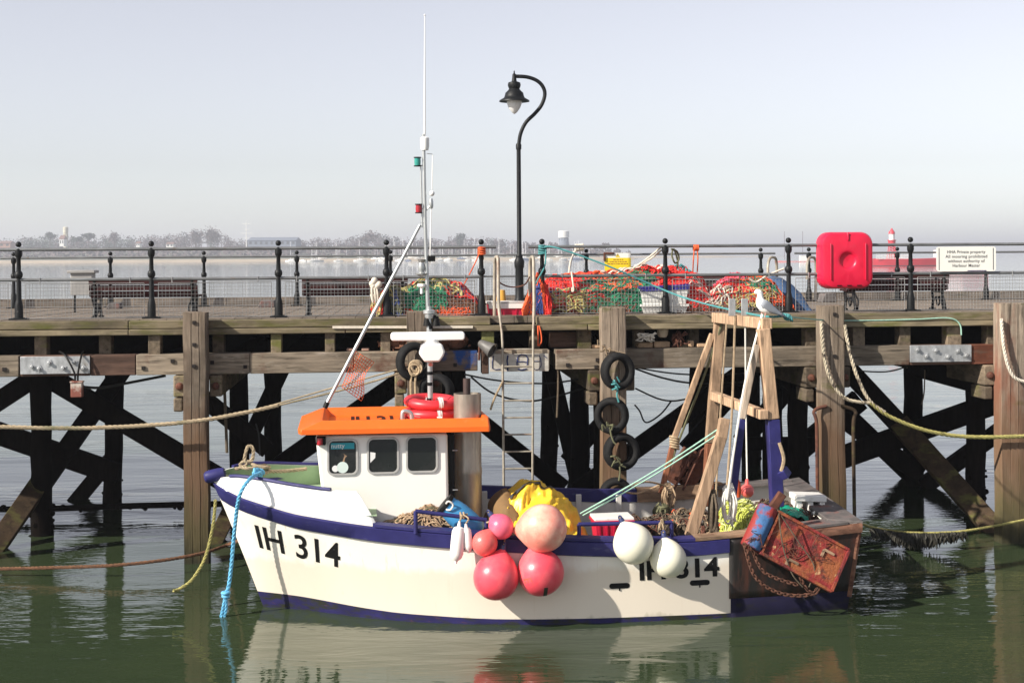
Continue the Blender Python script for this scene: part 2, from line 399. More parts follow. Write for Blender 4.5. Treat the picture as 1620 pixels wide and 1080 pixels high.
# buildings and masts on the far shore
m_cream = mat('cream_render', (0.55, 0.52, 0.40), rough=0.8, var=0.08)
m_white = mat('white_render', (0.75, 0.75, 0.73), rough=0.7, var=0.06)
m_fargrey = mat('grey_cladding', (0.16, 0.19, 0.24), rough=0.7, var=0.1)
m_brick = mat('far_brick', (0.34, 0.20, 0.15), rough=0.9, var=0.15)
m_farroof = mat('far_roof', (0.20, 0.12, 0.10), rough=0.9)
m_farwin = mat('far_window', (0.05, 0.06, 0.07), rough=0.2)
def tower(px, ytop, ybase, Y, wpx, label, trunk_m, tank_m, tankfrac, flare):
    base = at(px, ybase, Y); top = at(px, ytop, Y); R = wpx*Y/FPX/2; h = top.z-base.z
    t = thing('water_tower', label, 'water tower', base)
    b = MB(); b.lathe([(R*flare, -3), (R*(0.8 if flare > 1 else 0.8), h*(1-tankfrac))], base, 20); b.build('tower_shaft', trunk_m, t)
    b = MB(); b.lathe([(R, h*(1-tankfrac)), (R*1.02, h*0.97), (R*0.7, h)], base, 20); b.build('tank', tank_m, t)
    b = MB()
    for k in range(12):
        a = 2*pi*k/12; b.box(base+V3((R*0.86*cos(a), R*0.86*sin(a), h*(1-tankfrac)*0.6)), 0.5, 0.5, h*0.4)
    b.build('shaft_fin', trunk_m, t)
tower(104, 359, 386, 1200, 8, 'cream cylindrical water tower among dark pines on the far shore', m_cream, m_cream, 0.35, 0.8)
tower(892, 365, 391, 1180, 17, 'grey concrete water tower with white drum top on the far shore', m_fargrey, m_white, 0.42, 1.25)
def house(name, x0, x1, yt, yb, Y, label, wm_, depth=12, cat='house'):
    a = at(x0, yb, Y); c = at(x1, yb, Y); zt = at((x0+x1)/2, yt, Y).z; zb = a.z-1.5; cx = (a.x+c.x)/2; w = c.x-a.x; hw = (zt-zb)*0.66
    t = thing(name, label, cat, V3((cx, Y, zb)))
    b = MB(); b.box((cx, Y+depth/2, zb+hw/2), w, depth, hw); b.build('wall', wm_, t)
    b = MB(); hr = zt-zb-hw
    b.add([(cx-w/2-.4, Y-.5, zb+hw), (cx+w/2+.4, Y-.5, zb+hw), (cx+w/2+.4, Y+depth+.5, zb+hw), (cx-w/2-.4, Y+depth+.5, zb+hw), (cx-w/2, Y+depth/2, zb+hw+hr), (cx+w/2, Y+depth/2, zb+hw+hr)],
          [(0, 1, 5, 4), (2, 3, 4, 5), (0, 4, 3), (1, 2, 5), (3, 2, 1, 0)]); b.build('roof', m_farroof if name == 'house' else m_fargrey, t)
    n = max(2, int(w/4))
    for k in range(n):
        b = MB(); b.box((cx-w/2+w*(k+.5)/n, Y-0.05, zb+hw*0.62), w/n*0.45, 0.1, hw*0.4); b.build('window', m_farwin, t)
house('house', -2, 16, 381, 389, 1110, 'low salmon brick house at the left end of the far shore', m_brick)
house('house', 94, 101, 372, 387, 1150, 'tall narrow white house at the foot of the cream water tower', m_white, 8)
house('house', 263, 274, 383, 389, 1115, 'small white cottage below the bare trees left of the signal mast', m_white, 8)
house('house', 215, 221, 382, 388, 1118, 'tiny white cottage on the shore between bare trees', m_white, 7)
house('warehouse', 392, 468, 375, 388, 1160, 'long low blue grey warehouse right of the signal mast', m_fargrey, 30, 'warehouse')
b0 = at(390, 392, 1100); t0 = at(389.5, 348, 1100)
t = thing('signal_mast', 'tall white signal mast with crossing yards on the far shore', 'mast', b0)
b = MB(); b.tube([b0-V3((0, 0, 2)), t0], [0.45, 0.2], 8); b.build('pole', m_white, t)
for f, hw in ((0.35, 2.2), (0.52, 4.6), (0.66, 2.4), (0.86, 3.4)):
    c = b0.lerp(t0, f); b = MB(); b.tube([c-V3((hw, 0, 0)), c+V3((hw, 0, 0))], 0.22, 6); b.build('yard', m_white, t)
# yachts laid up and moored along the far shore
m_yhull = mat('yacht_white', (0.78, 0.78, 0.76), rough=0.4, var=0.05)
m_ymast = mat('yacht_mast', (0.72, 0.72, 0.74), rough=0.4)
m_yblue = mat('yacht_blue', (0.10, 0.14, 0.24), rough=0.4)
def yacht_proto(hm, L, mast):
    b = MB()
    def hull(u, v):
        x = -L/2+L*u; w = L*0.15*max(0.02, sin(pi*min(1, 0.12+u*0.88))**0.7); z = lerp(0.0, 1.1+0.4*abs(u-0.5), v)
        return V3((x, w*(0.7+0.3*v), z))
    b.surf(hull, 10, 2); b.surf(lambda u, v: V3((hull(u, v).x, -hull(u, v).y, hull(u, v).z)), 10, 2)
    b.surf(lambda u, v: V3((hull(u, 1).x, hull(u, 1).y*(2*v-1), hull(u, 1).z)), 10, 1)
    b.box((L*0.02, 0, 1.5), L*0.4, L*0.16, 0.6); b.mi = 1
    if mast: b.tube([(L*0.05, 0, 1), (L*0.05, 0, mast)], 0.2, 4); b.tube([(L*0.05, 0, 2.2), (-L*0.35, 0, 2.1)], 0.1, 4)
    return b.build('yacht', [hm, m_ymast], base=V3((0, 0, 0)))
protos = [yacht_proto(m_yhull, 8.5, 12.0), yacht_proto(m_yhull, 7.0, 0), yacht_proto(m_yblue, 9.0, 14.0), yacht_proto(m_yhull, 10.0, 15.5)]
kinds = ['white yacht with a bare mast, one of many along the far shore', 'white mastless motor cruiser, one of many along the far shore', 'dark hulled yacht with a bare mast, one of several along the far shore', 'large white yacht with a tall mast, one of several along the far shore']
r = random.Random(8); used = set()
for i in range(120):
    k = r.choice((0, 0, 0, 1, 1, 2, 3, 3)); px = (r.uniform(505, 940) if i % 3 else r.uniform(520, 780)) if i > 5 else r.uniform(455, 520)
    yy = r.uniform(404.5, 411.5); hz = 402+(810-px)*math.tan(ROLL)
    Y = r.uniform(985, 1075)
    o = protos[k] if k not in used else protos[k].copy()
    if k in used: COL.objects.link(o)
    used.add(k); x = at(px, yy, Y).x; d = Y-shore_edge(x); z = -0.15 if d < 0 else min(2.6, .4+d*0.12)
    o.location = (x, Y, z); o.rotation_euler = (0, 0, r.uniform(-0.5, 0.5)+(pi if r.random() < .5 else 0))
    o.scale = (r.uniform(.55, .95),)*3; tag(o, kinds[k], 'yacht', 'yachts along the far shore, kind %s' % 'ABCD'[k])
# ------------------------------------------------------------------ the timber pier
m_plank = wood('pier_planks', (0.22, 0.18, 0.145), (1.0, 9, 9), 0.03)
m_kerb = wood('kerb_timber', (0.19, 0.155, 0.10), (0.8, 9, 9), 0.12)
m_beam = wood('beam_timber', (0.215, 0.175, 0.132), (0.9, 11, 11), 0.0, rnd=.28, extra=[((0.10, 0.045, 0.03), 1.3, 0.56, 0.68, (1, 1, 1)), ((0.34, 0.29, 0.24), 2.0, .58, .72, (1, 3, 3))])
m_beamred = wood('beam_timber_dark', (0.11, 0.065, 0.048), (0.9, 11, 11), 0.0)
m_beamrust = wood('beam_timber_rusty', (0.20, 0.07, 0.04), (0.9, 11, 11), 0.0, extra=[(C(90, 80, 70), 3.0, 0.5, 0.7, (1, 4, 4))])
m_fend = wood('fender_timber', (0.235, 0.185, 0.14), (12, 12, 0.8), 0.02, extra=[((0.10, 0.065, 0.045), 0.9, 0.52, 0.75, (1, 1, 0.4))], low_bands=[((0.15, 0.085, 0.048), 1.6, 2.4), ((0.075, 0.066, 0.028), 0.5, 1.3), ((0.018, 0.02, 0.01), 0.0, 0.42)])
m_tar_shade = mat('tarred_and_shaded_timber', (0.007, 0.005, 0.004), rough=0.95, var=0.5, scale=3, stretch=(5, 5, 1), bump=0.6, rnd=0.3, spec=0.06)  # tar on the piles; deck underside and joist shanks take its black as shade
m_weedy_sunlit = wood('weedy_sunlit_timber', (0.055, 0.036, 0.021), (3, 3, 3), 0.1)  # weed tint; on the braces the paler brown is sunlight put into the colour
m_joist = wood('joist_timber', (0.155, 0.12, 0.085), (8, 2, 8), 0.08, rnd=0.4)
m_hole = mat('bolt_hole', (0.012, 0.008, 0.007), rough=0.9, rnd=0)
m_rust = mat('rusty_iron', (0.105, 0.036, 0.020), rough=0.85, var=0.45, scale=9, bump=0.4, spots=[((0.05, 0.02, 0.015), 6, 0.5, 0.7, (1, 1, 1))])
m_galv = mat('galvanised_plate', (0.42, 0.43, 0.44), rough=0.5, metal=0.5, var=0.25, scale=7, stretch=(2, 2, 1), bump=0.1, spots=[((0.30, 0.27, 0.24), 5, 0.58, 0.75, (1, 1, 1))])
pier = thing('timber_pier', 'weathered grey timber pier on tarred piles standing across the harbour behind the boat', 'pier', PO+V3((0, 0, 0)), PA)
U0, U1 = -15.0, 15.0
def dz(v): return DECK-0.0145*max(0, v)
# deck boards run across the pier; each board's joints are seen as thin gaps
deckm = MB(); r = random.Random(3); u = U0
while u < U1:
    w = 0.19; z = r.uniform(-0.004, 0.004)
    deckm.prism([(-0.24, DECK-0.10), (8.1, dz(8.1)-0.10), (8.1, dz(8.1)+z), (0, DECK+z), (-0.24, DECK+z)], W(u, 0, 0), PV, V3((0, 0, 1)), PU, w-0.008); u += w
deckm.build('deck', m_plank, pier, smooth=False)
b = MB(); b.prism([(-.22, DECK-.125), (8.0, dz(8)-.125), (8.0, dz(8)-.105), (-.22, DECK-.105)], W(U0, 0, 0), PV, V3((0, 0, 1)), PU, U1-U0); b.build('underside_shade_sheet', m_tar_shade, pier)  # added sheet, its black paints in the darkness of the bays
def kerbrun(name, ua, ub, v0, v1, z0, z1, m, rr):
    u = ua
    while u < ub-0.05:
        L = min(rr.uniform(2.4, 4.2), ub-u); b = MB(); dv = rr.uniform(-.006, .006)
        b.box(W(u+L/2, (v0+v1)/2+dv, (z0+z1)/2+rr.uniform(-.004, .004)), L-0.006, v1-v0, z1-z0, (PU, PV, V3((0, 0, 1))))
        b.build(name, m, pier, bevel=0.012); u += L
gapL, gapR = pu(776, 500, -.4), pu(849, 500, -.4)
kerbrun('kerb', U0, gapL, -0.43, -0.245, 3.235, 3.35, m_kerb, r); kerbrun('kerb', gapR, U1, -0.43, -0.245, 3.235, 3.35, m_kerb, r)
kerbrun('fascia_board', U0, U1, -0.46, -0.25, 3.15, 3.232, m_kerb, r)
b = MB(); b.box(W(0, 8.0, dz(8)+0.09), 30, 0.22, 0.18, (PU, PV, V3((0, 0, 1)))); b.build('rear_kerb', m_plank, pier, bevel=.01)
b = MB(); b.box(W(0, 8.05, 2.95), 30, 0.2, 0.55, (PU, PV, V3((0, 0, 1)))); b.build('rear_fascia', m_tar_shade, pier)
# joists across the pier with their end grain showing in the open bays
joists = [(64, .17, -.26, 0), (166, .17, -.2, 0), (244, .17, -.40, 0), (345, .16, -.25, 0), (437, .15, -.40, 0), (522, .14, -.40, 0), (610, .14, -.36, 0), (700, .15, -.1, 0), (772, .18, -.40, 1), (846, .15, -.1, 0), (925, .2, -.33, 0), (1012, .15, -.1, 0), (1098, .15, -.05, 0), (1190, .15, -.1, 0), (1285, .2, -.3, 0), (1359, .18, -.36, 0), (1432, .17, -.36, 0), (1510, .22, -.36, 0), (1572, .2, -.33, 0), (1665, .2, -.3, 0), (-30, .17, -.3, 0), (-120, .17, -.3, 0), (1740, .17, -.3, 0)]
m_joistg = wood('mossy_joist', (0.17, 0.17, 0.07), (8, 2, 8), 0.15)
for px, w, vf, g in joists:
    u = pu(px, 540, vf); b = MB(); b.box(W(u, vf+.11, 3.0), w, .22, 0.30, (PU, PV, V3((0, 0, 1)))); o = b.build('joist', m_joistg if g else m_joist, pier, bevel=.01)
    b = MB(); b.box(W(u, (vf+.22+8)/2, 3.0), w-.006, 8-vf-.22, 0.296, (PU, PV, V3((0, 0, 1)))); b.build('joist_shank_shaded', m_tar_shade, o)  # rest of the joist, with the shade under the deck put into its colour
# longitudinal beam, in lengths
def beamseg(x0, x1, m, v=-0.45, th=0.3, z0=2.59, z1=2.878):
    ua, ub = pu(x0, 575, v), pu(x1, 575, v); b = MB()
    b.box(W((ua+ub)/2, v+th/2, (z0+z1)/2), ub-ua-0.006, th, z1-z0, (PU, PV, V3((0, 0, 1)))); return b.build('beam', m, pier, bevel=.012)
m_beamblue = wood('beam_timber_blue_paint', (0.16, 0.115, 0.085), (0.9, 11, 11), 0, extra=[(C(36, 70, 128), 1.7, 0.52, 0.60, (1, 1, 1))])
for x0, x1, m in [(-330, -150, m_beam), (-150, 30, m_beam), (32, 143, m_beamred), (143, 215, m_beamred), (215, 395, m_beam), (395, 560, m_beam), (560, 672, m_beam), (672, 756, m_beamblue), (779, 870, m_beam), (879, 958, m_beam), (958, 1160, m_beam), (1160, 1440, m_beam), (1440, 1537, m_beamred), (1537, 1625, m_beamrust), (1625, 1800, m_beam)]:
    o = beamseg(x0, x1, m)
b = MB(); b.box(W(pu(767, 575, -.3), -.28, 2.72), .10, .28, .36, (PU, PV, V3((0, 0, 1)))); b.build('beam_block', m_beamred, pier, bevel=.01)
b = MB(); b.box(W(0, 3.6, 2.72), 30, .3, .28, (PU, PV, V3((0, 0, 1)))); b.build('inner_beam', m_tar_shade, pier)
b = MB(); b.box(W(0, 7.5, 2.72), 30, .3, .28, (PU, PV, V3((0, 0, 1)))); b.build('inner_beam', m_tar_shade, pier)
def bolts(pxs, v=-0.45, s=0.05, m=m_hole):
    b = MB()
    for x, y in pxs: p = pv(x, y, v); b.box(p-PV*0.006, s, 0.03, s, (PU, PV, V3((0, 0, 1))))
    b.build('bolt', m, pier)
bolts([(7, 584), (227, 582), (273, 571), (336, 573), (388, 580), (548, 583), (898, 577), (945, 569), (943, 580), (720, 577)])
bolts([(307, 579), (307, 545), (307, 510), (1320, 563), (1320, 497)], v=-0.76, s=0.045)
# metal splice plates
def plate(x0, x1, y0, y1, bl, rx):
    v = -0.475; p0 = pv(x0, y1, v); p1 = pv(x1, y0, v); ua, ub = (p0-PO).dot(PU), (p1-PO).dot(PU)
    b = MB(); b.box(W((ua+ub)/2, v+.011, (p0.z+p1.z)/2), ub-ua, .02, p1.z-p0.z, (PU, PV, V3((0, 0, 1)))); o = b.build('splice_plate', m_galv, pier, bevel=.003)
    for x, y in bl:
        b = MB(); p = pv(x, y, v); a = rx.uniform(0, 1.5); X = PU*cos(a)+V3((0, 0, sin(a))); Z = V3((0, 0, cos(a)))-PU*sin(a)
        b.box(p-PV*.004, .075, .008, .075, (X, PV, Z)); b.lathe([(.026, 0), (.026, .03), (.018, .036)], p-PV*.006, 6, -PV); b.build('plate_bolt', m_galv, o)
plate(32, 142, 563, 592, [(51, 580), (62, 583), (78, 574), (100, 582), (132, 582), (117, 573)], r)
plate(1440, 1537, 545, 573, [(1451, 553), (1465, 563), (1480, 554), (1499, 564), (1515, 555), (1528, 562)], r)
# painted board at the ladder with hand daubed strokes
m_board = mat('white_daubed_board', (0.45, 0.42, 0.37), rough=0.8, var=0.25, scale=5, stretch=(1, 3, 3), bump=0.3, spots=[((0.22, 0.12, 0.07), 3.5, 0.56, 0.68, (1, 1, 1))])
m_daub = mat('blue_daub', (0.018, 0.028, 0.10), rough=0.7, var=0.3, scale=12)
def board():
    v = -0.475; p0 = pv(775, 588, v); p1 = pv(868, 559, v); ua, ub = (p0-PO).dot(PU), (p1-PO).dot(PU)
    b = MB(); b.box(W((ua+ub)/2, v+.011, (p0.z+p1.z)/2), ub-ua, .02, p1.z-p0.z, (PU, PV, V3((0, 0, 1)))); o = b.build('painted_board', m_board, pier, bevel=.003)
    q = lambda x, y: pv(760+x*140/1512, 500+y*100/1080, v-.002)
    b = MB()
    for st, w in [([(225, 680), (205, 780), (205, 890), (260, 915), (340, 905)], .014), ([(470, 670), (455, 760), (470, 850), (465, 935)], .022),
                  ([(640, 700), (625, 800), (630, 860)], .02), ([(640, 690), (700, 655), (780, 670), (810, 720), (800, 840)], .02), ([(640, 780), (730, 775), (800, 790)], .016), ([(640, 905), (700, 920), (790, 900)], .022),
                  ([(900, 690), (890, 770), (1030, 770)], .012), ([(1010, 670), (1035, 760), (1040, 840), (1000, 905), (940, 915), (895, 880)], .012), ([(1080, 670), (1130, 710)], .014)]:
        b.tube([q(x, y) for x, y in (st if len(st) < 3 else st)], w/2, 6, flat=1.0)
    b.build('daubed_stroke', m_daub, o)
board()
# tall fender piles on the front face
fend = []
for x0, x1, yt, lab in [(290, 327, 494, 'tall grey fender pile with two long splits, left of the boat bow'), (645, 680, 493, 'short topped fender pile behind the boat mast'), (953, 991, 487, 'split grey fender pile hung with tyres'), (1300, 1337, 484, 'fender pile with slack chain rope, behind the boat stern'), (1585, 1623, 480, 'reddish stained fender pile at the right edge')]:
    v = -0.755; p0 = pv(x0, 600, v); p1 = pv(x1, 600, v); w = (p1-p0).dot(PU); c = (p0+p1)/2; zt = pz((x0+x1)/2, yt, v)
    b = MB(); n = 14; rr = random.Random(x0); u = (c-PO).dot(PU)
    prof = [(-w/2, 0), (-w/2+.02, -.0), (w*-.16, -.004), (w*-.15, .03), (w*-.13, -.004), (w*.17, -.006), (w*.185, .035), (w*.2, -.004), (w/2-.02, 0), (w/2, .02), (w/2, .28), (w/2-.02, .30), (-w/2+.02, .30), (-w/2, .28)]
    rings = []; hs_ = [-0.9, -0.2, .15, .5, .9, 1.4, 1.9, 2.3, 2.7, 2.95, 3.2, zt-.03, zt]
    vs = []; fs = []; m = len(prof)
    for i, z in enumerate(hs_):
        wob = rr.uniform(-.008, .008); sc_ = 1.0+(0.03 if z < 1.2 else 0)+rr.uniform(-.012, .012); deep = 1.0 if z > 1.6 else 0.25
        for a, d in prof:
            dd = d if d >= .1 or d <= 0.01 else d*deep*rr.uniform(.5, 1.2)
            vs.append(W(u+a*sc_+wob, v+dd+rr.uniform(-.004, .004), z+(rr.uniform(-.012, .012) if i == len(hs_)-1 else 0)))
    for i in range(len(hs_)-1):
        for k in range(m): fs.append((i*m+k, i*m+(k+1) % m, (i+1)*m+(k+1) % m, (i+1)*m+k))
    fs.append(tuple((len(hs_)-1)*m+k for k in range(m)))
    b.add(vs, fs); o = b.build('fender_pile', m_fend if x0 != 1585 else wood('fender_timber_red', (0.27, 0.215, 0.165), (12, 12, 0.8), 0.02, extra=[((0.20, 0.085, 0.055), 1.1, 0.52, 0.66, (1.5, 1.5, 0.5))], low_bands=[((0.15, 0.085, 0.048), 1.6, 2.4), ((0.075, 0.066, 0.028), 0.5, 1.3), ((0.018, 0.02, 0.01), 0.0, 0.42)]), pier, sharp=30)
    tag(o, lab); fend.append((u, zt))
# crossheads: pairs of timbers clasping each fender pile
for u, zt in fend:
    for s, rusty in ((-1, 1), (1, 1)):
        b = MB(); b.box(W(u+s*0.25, 3.65, 2.43), .17, 8.3, .30, (PU, PV, V3((0, 0, 1)))); b.build('crosshead', m_joist, pier, bevel=.02)
        b = MB(); b.lathe([(.055, 0), (.055, .02), (.03, .05), (.0, .055)], W(u+s*.25, -.50, 2.43), 12, -PV); b.build('washer', m_rust, pier)
    b = MB(); b.box(W(u-.27, -.25, 2.17), .13, .5, .19, (PU, PV, V3((0, 0, 1)))); b.build('packing_block', m_joist, pier, bevel=.02)
# inner piles and braces, tarred black; brace feet browned to paint in the sun
def ipile(px, v, wpx, lean=0.0, y=650):
    p = pv(px, y, v); u = (p-PO).dot(PU); w = wpx*(p.y)/FPX; rr = random.Random(int(px*7)); b = MB(); pts = []; rs = []
    for i in range(12):
        z = -1.0+3.6*i/11; pts.append(W(u+lean*(z-1.5)+rr.uniform(-.012, .012), v, z)); rs.append(w/2*(1.03 if z < 1 else 1)*rr.uniform(.95, 1.05))
    b.tube(pts, rs, 10)
    for k in range(16):                                   # weed and splinters on the wet foot
        z = rr.uniform(-.2, .9); a = rr.uniform(0, 6.28); c = W(u+lean*(z-1.5)+cos(a)*w*.5, v+sin(a)*w*.5, z); b.ball(c, rr.uniform(.02, .05), 5, 4)
    b.build('pile', m_tar_shade, pier)
for a in [(65, 1.6, 34), (180, 4.5, 29, .02), (378, 4.2, 30), (432, 7.3, 27), (672, 1.6, 31), (700, 4.5, 28), (725, 7.3, 26), (870, 7.3, 27, .02), (917, 4.5, 29), (955, 1.6, 32), (1107, 7.3, 34), (1188, 7.3, 30), (1222, 4.2, 31), (1262, 1.6, 31), (1445, 4.5, 31), (1543, 1.7, 31), (-40, -.1, 36), (1690, 3, 32), (-90, 4.5, 30), (1780, 1.6, 32), (262, 7.3, 0.1)]:
    if a[2] > 1: ipile(*a)
def brace(x0, y0, x1, y1, v0, v1, wpx, m=None):
    p = pv(x0, y0, v0); q = pv(x1, y1, v1); w = wpx*p.y/FPX; b = MB(); e = (q-p).normalized()*.16; p, q = (p-e if p.z < 2.4 else p), (q+e if q.z < 2.4 else q); b.beam(p, q, .16, w, PV.cross((q-p).normalized())); b.build('brace', m or m_tar_shade, pier, bevel=.01)
for a in [(-60, 672, 66, 590, 1.9, 1.9, 30), (70, 592, 345, 755, 1.9, 1.9, 32), (-40, 672, 172, 745, 4.0, 4.0, 34), (190, 590, 60, 775, 3.4, 1.6, 28), (60, 768, -12, 872, 1.6, .4, 30, m_weedy_sunlit), (172, 730, 110, 805, 4.8, 4.8, 24), (320, 628, 412, 702, 2.6, 2.6, 26),
          (392, 700, 446, 585, 5.6, 5.6, 24), (640, 598, 440, 738, 3.0, 3.0, 30), (385, 765, 332, 872, 2.0, .5, 24, m_weedy_sunlit), (740, 650, 880, 762, 3.2, 3.2, 26), (874, 590, 918, 780, 6.0, 6.0, 24), (925, 768, 1180, 585, 3.0, 3.0, 28), (905, 720, 960, 660, 6, 6, 24),
          (1225, 585, 1445, 742, 3.6, 3.6, 28), (1230, 740, 1350, 640, 5.5, 5.5, 34), (1345, 588, 1440, 690, 2.2, 1.6, 30), (1432, 680, 1592, 858, 1.6, .0, 32, m_weedy_sunlit), (1310, 731, 1600, 628, 2.6, 2.6, 34), (1470, 762, 1600, 668, 4.2, 4.2, 26), (1345, 660, 1460, 770, 5.2, 5.2, 26), (1190, 701, 1305, 701, 4.5, 4.5, 20), (1440, 578, 1600, 622, 1.0, 1.0, 30),
          (1180, 690, 1270, 588, 5.2, 5.2, 28), (1092, 700, 1190, 590, 6.0, 6.0, 22), (1600, 660, 1740, 600, 2.6, 2.6, 30)]: brace(*a)
b = MB(); pts = [pv(x, y, 3.0) for x, y in [(-60, 806), (80, 804), (200, 800), (330, 797), (470, 795)]]; b.tube(catmull(pts, 10), .05, 8)
for k in range(60): p = pts[0].lerp(pts[-1], r.random()); b.ball(p+V3((0, r.uniform(-.06, .06), r.uniform(-.05, .03))), r.uniform(.02, .06), 5, 4)
tag(b.build('floating_boom', m_tar_shade), 'thin black weedy boom floating between the piles left of the bow', 'boom')

# ------------------------------------------------------------------ railings
m_iron = mat('black_painted_iron', (0.007, 0.008, 0.009), rough=0.5, spec=0.25, var=0.3, scale=14, bump=0.08, spots=[((0.09, 0.08, 0.075), 9, 0.66, 0.78, (1, 1, 1))])
m_rail = mat('grey_rail_pipe', (0.17, 0.175, 0.18), rough=0.5, metal=0.4, var=0.3, scale=6, stretch=(0.6, 4, 4), spots=[((0.14, 0.09, 0.055), 4, 0.6, 0.75, (1, 1, 1))])
m_wire = mat('weld_mesh_wire', (0.30, 0.30, 0.30), rough=0.5, metal=0.5, var=0.2)
def postprof(h):
    return [(.085, 0), (.085, .03), (.06, .035), (.058, .20), (.045, .26), (.037, .30), (.033, .55*h), (.05, .565*h), (.058, .60*h), (.05, .635*h), (.033, .65*h), (.028, .82*h), (.046, .845*h), (.052, .875*h), (.05, .92*h), (.03, .94*h), (.02, .95*h)]
def railing(name, label, v, zb, posts, hh, z_low, z_top, r_t, mesh, h):
    t = thing(name, label, 'railing', W((posts[0]+posts[-1])/2, v, zb), PA)
    for i, u in enumerate(posts):
        b = MB(); b.lathe(postprof(h-.045), W(u, v, zb), 14); b.ball(W(u, v, zb+h-.04), .042, 14, 8); b.box(W(u, v, zb+.012), .24, .2, .024, (PU, PV, V3((0, 0, 1)))); b.build('post', m_iron, t)
    for ua, ub, z, dv, rr in hh:
        b = MB(); b.tube([W(ua, v+dv, z), W(ub, v+dv, z)], rr, 10)
        b.build('rail', m_rail, t)
    for ua, ub in mesh:
        b = MB(); z0, z1 = zb+.02, z_low-.055; n = int((ub-ua)/.05)
        for k in range(n+1):
            u = lerp(ua, ub, k/n); b.tube([W(u, v-.02, z0), W(u, v-.02, z1)], .0022 if 0 < k < n else .005, 4, cap=False)
        m = int((z1-z0)/.05)
        for k in range(m+1): b.tube([W(ua, v-.0265, lerp(z0, z1, k/m)), W(ub, v-.0265, lerp(z0, z1, k/m))], .0022 if 0 < k < m else .005, 4, cap=False)
        for f in (.12, .88): u = lerp(ua, ub, f); b.tube([W(u, v-.02, z1), W(u, v-.02, z_low+.03)], .009, 5)
        b.build('mesh_panel', m_wire, t)
    return t
P1 = [-9.0]+[pu(x, 500, 0) for x in (30, 240, 441, 612, 762)]; P2 = [pu(x, 495, 0) for x in (858, 1053, 1248, 1441)]+[7.86, 9.7]
ZT, ZL = 4.355, 3.925
def railset(P, ends):
    return [(P[0]-ends[0], P[-1]+ends[1], ZT, 0, .024), (P[0], P[-1], ZL, 0, .024)]
railing('front_railing', 'black post railing with wire mesh panels along the left front edge of the pier', 0, DECK, P1, railset(P1, (0, .22)), ZL, ZT, .022, [(a+.1, b_-.1) for a, b_ in zip(P1, P1[1:])], 1.11)
railing('front_railing', 'black post railing along the front edge right of the ladder, carrying the red lifebuoy box', 0, DECK, P2, railset(P2, (.2, 0)), ZL, ZT, .022, [(a+.1, b_-.1) for a, b_ in zip(P2, P2[1:])], 1.11)
RV = 7.75; RB = dz(RV)+.0
PR = [-12.8, -11]+[pu(x, 480, RV) for x in (22, 175, 323, 470, 618, 762, 928)]; PR2 = [pu(x, 480, RV) for x in (1204,)]; PR3 = [pu(x, 480, RV) for x in (1280, 1420, 1560)]+[12.2]
def rr_(P, e): return [(P[0]-e[0], P[-1]+e[1], RB+.985, 0, .022), (P[0]-e[0], P[-1]+e[1], RB+.56, 0, .022)]
railing('rear_railing', 'black post railing with wire mesh along the far edge, left of its ladder', RV, RB, PR+PR2, rr_(PR+PR2, (0, .3)), RB+.56, 0, .02, [(a+.1, b_-.1) for a, b_ in zip(PR+PR2, (PR+PR2)[1:])], 1.10)
railing('rear_railing', 'black post railing along the far edge of the pier behind the red lifebuoy box', RV, RB, PR3, rr_(PR3, (.3, 0)), RB+.56, 0, .02, [(a+.1, b_-.1) for a, b_ in zip(PR3, PR3[1:])], 1.10)

# ------------------------------------------------------------------ benches, their backs to us
m_slat = mat('maroon_bench_slat', (0.040, 0.012, 0.012), rough=0.75, spec=0.2, var=0.35, scale=5, stretch=(0.7, 8, 8), bump=0.2)
def bench_proto():
    t = thing('bench', 'x', 'bench', (0, 0, 0)); Lh = .80
    for k, z in enumerate((.34, .43, .52)):
        b = MB(); b.box((0, -.02-.05*k*.5, z+.01), 2*Lh-.04, .028, .078); b.build('back_slat', m_slat, t, bevel=.006)
    for k in range(4): b = MB(); b.box((0, .10+.10*k, .31), 2*Lh-.04, .085, .03); b.build('seat_slat', m_slat, t, bevel=.006)
    for s in (-1, 1):
        b = MB(); x = s*(Lh-.1)
        b.tube([(x, -.10, .0), (x, -.06, .12), (x, -.0, .22), (x, .0, .32), (x, -.05, .45), (x, -.08, .585)], .026, 8)
        b.tube([(x, .42, 0), (x, .38, .14), (x, .43, .30), (x, .40, .42), (x, .25, .47), (x, .05, .44), (x, -.03, .43)], .022, 8)
        b.tube([(x, 0, .28), (x, .42, .28)], .02, 8); b.tube([(x, -.08, .08), (x, .1, .2), (x, .28, .19), (x, .40, .1)], .016, 6)
        b.torus((x, .18, .13), .06, .013, (1, 0, 0), 16, 6); b.torus((x, .2, .37), .05, .012, (1, 0, 0), 16, 6)
        b.tube([(x-.03*s, -.10, 0), (x-.05*s, -.07, .16), (x-.01*s, -.04, .26)], .014, 6)
        b.box((x, -.10, .012), .07, .09, .024); b.box((x, .42, .012), .07, .09, .024); b.build('bench_end', m_iron, t)
    return t
bp0 = bench_proto()
bl = [(228, .5, 'maroon slatted bench facing away beside the grey utility box'), (562, .5, 'maroon slatted bench facing away just left of the small net heap'), (1421, .5, 'maroon slatted bench facing away behind the red lifebuoy box'), (1093, 1.75, 'maroon slatted bench half hidden behind the large net heap')]
for i, (px, v, lab) in enumerate(bl):
    o = bp0 if i == 0 else copy_tree(bp0)
    o.location = W(pu(px, 470, v), v, dz(v)); o.rotation_euler = (0, 0, PA); tag(o, lab, 'bench', 'maroon benches on the pier')

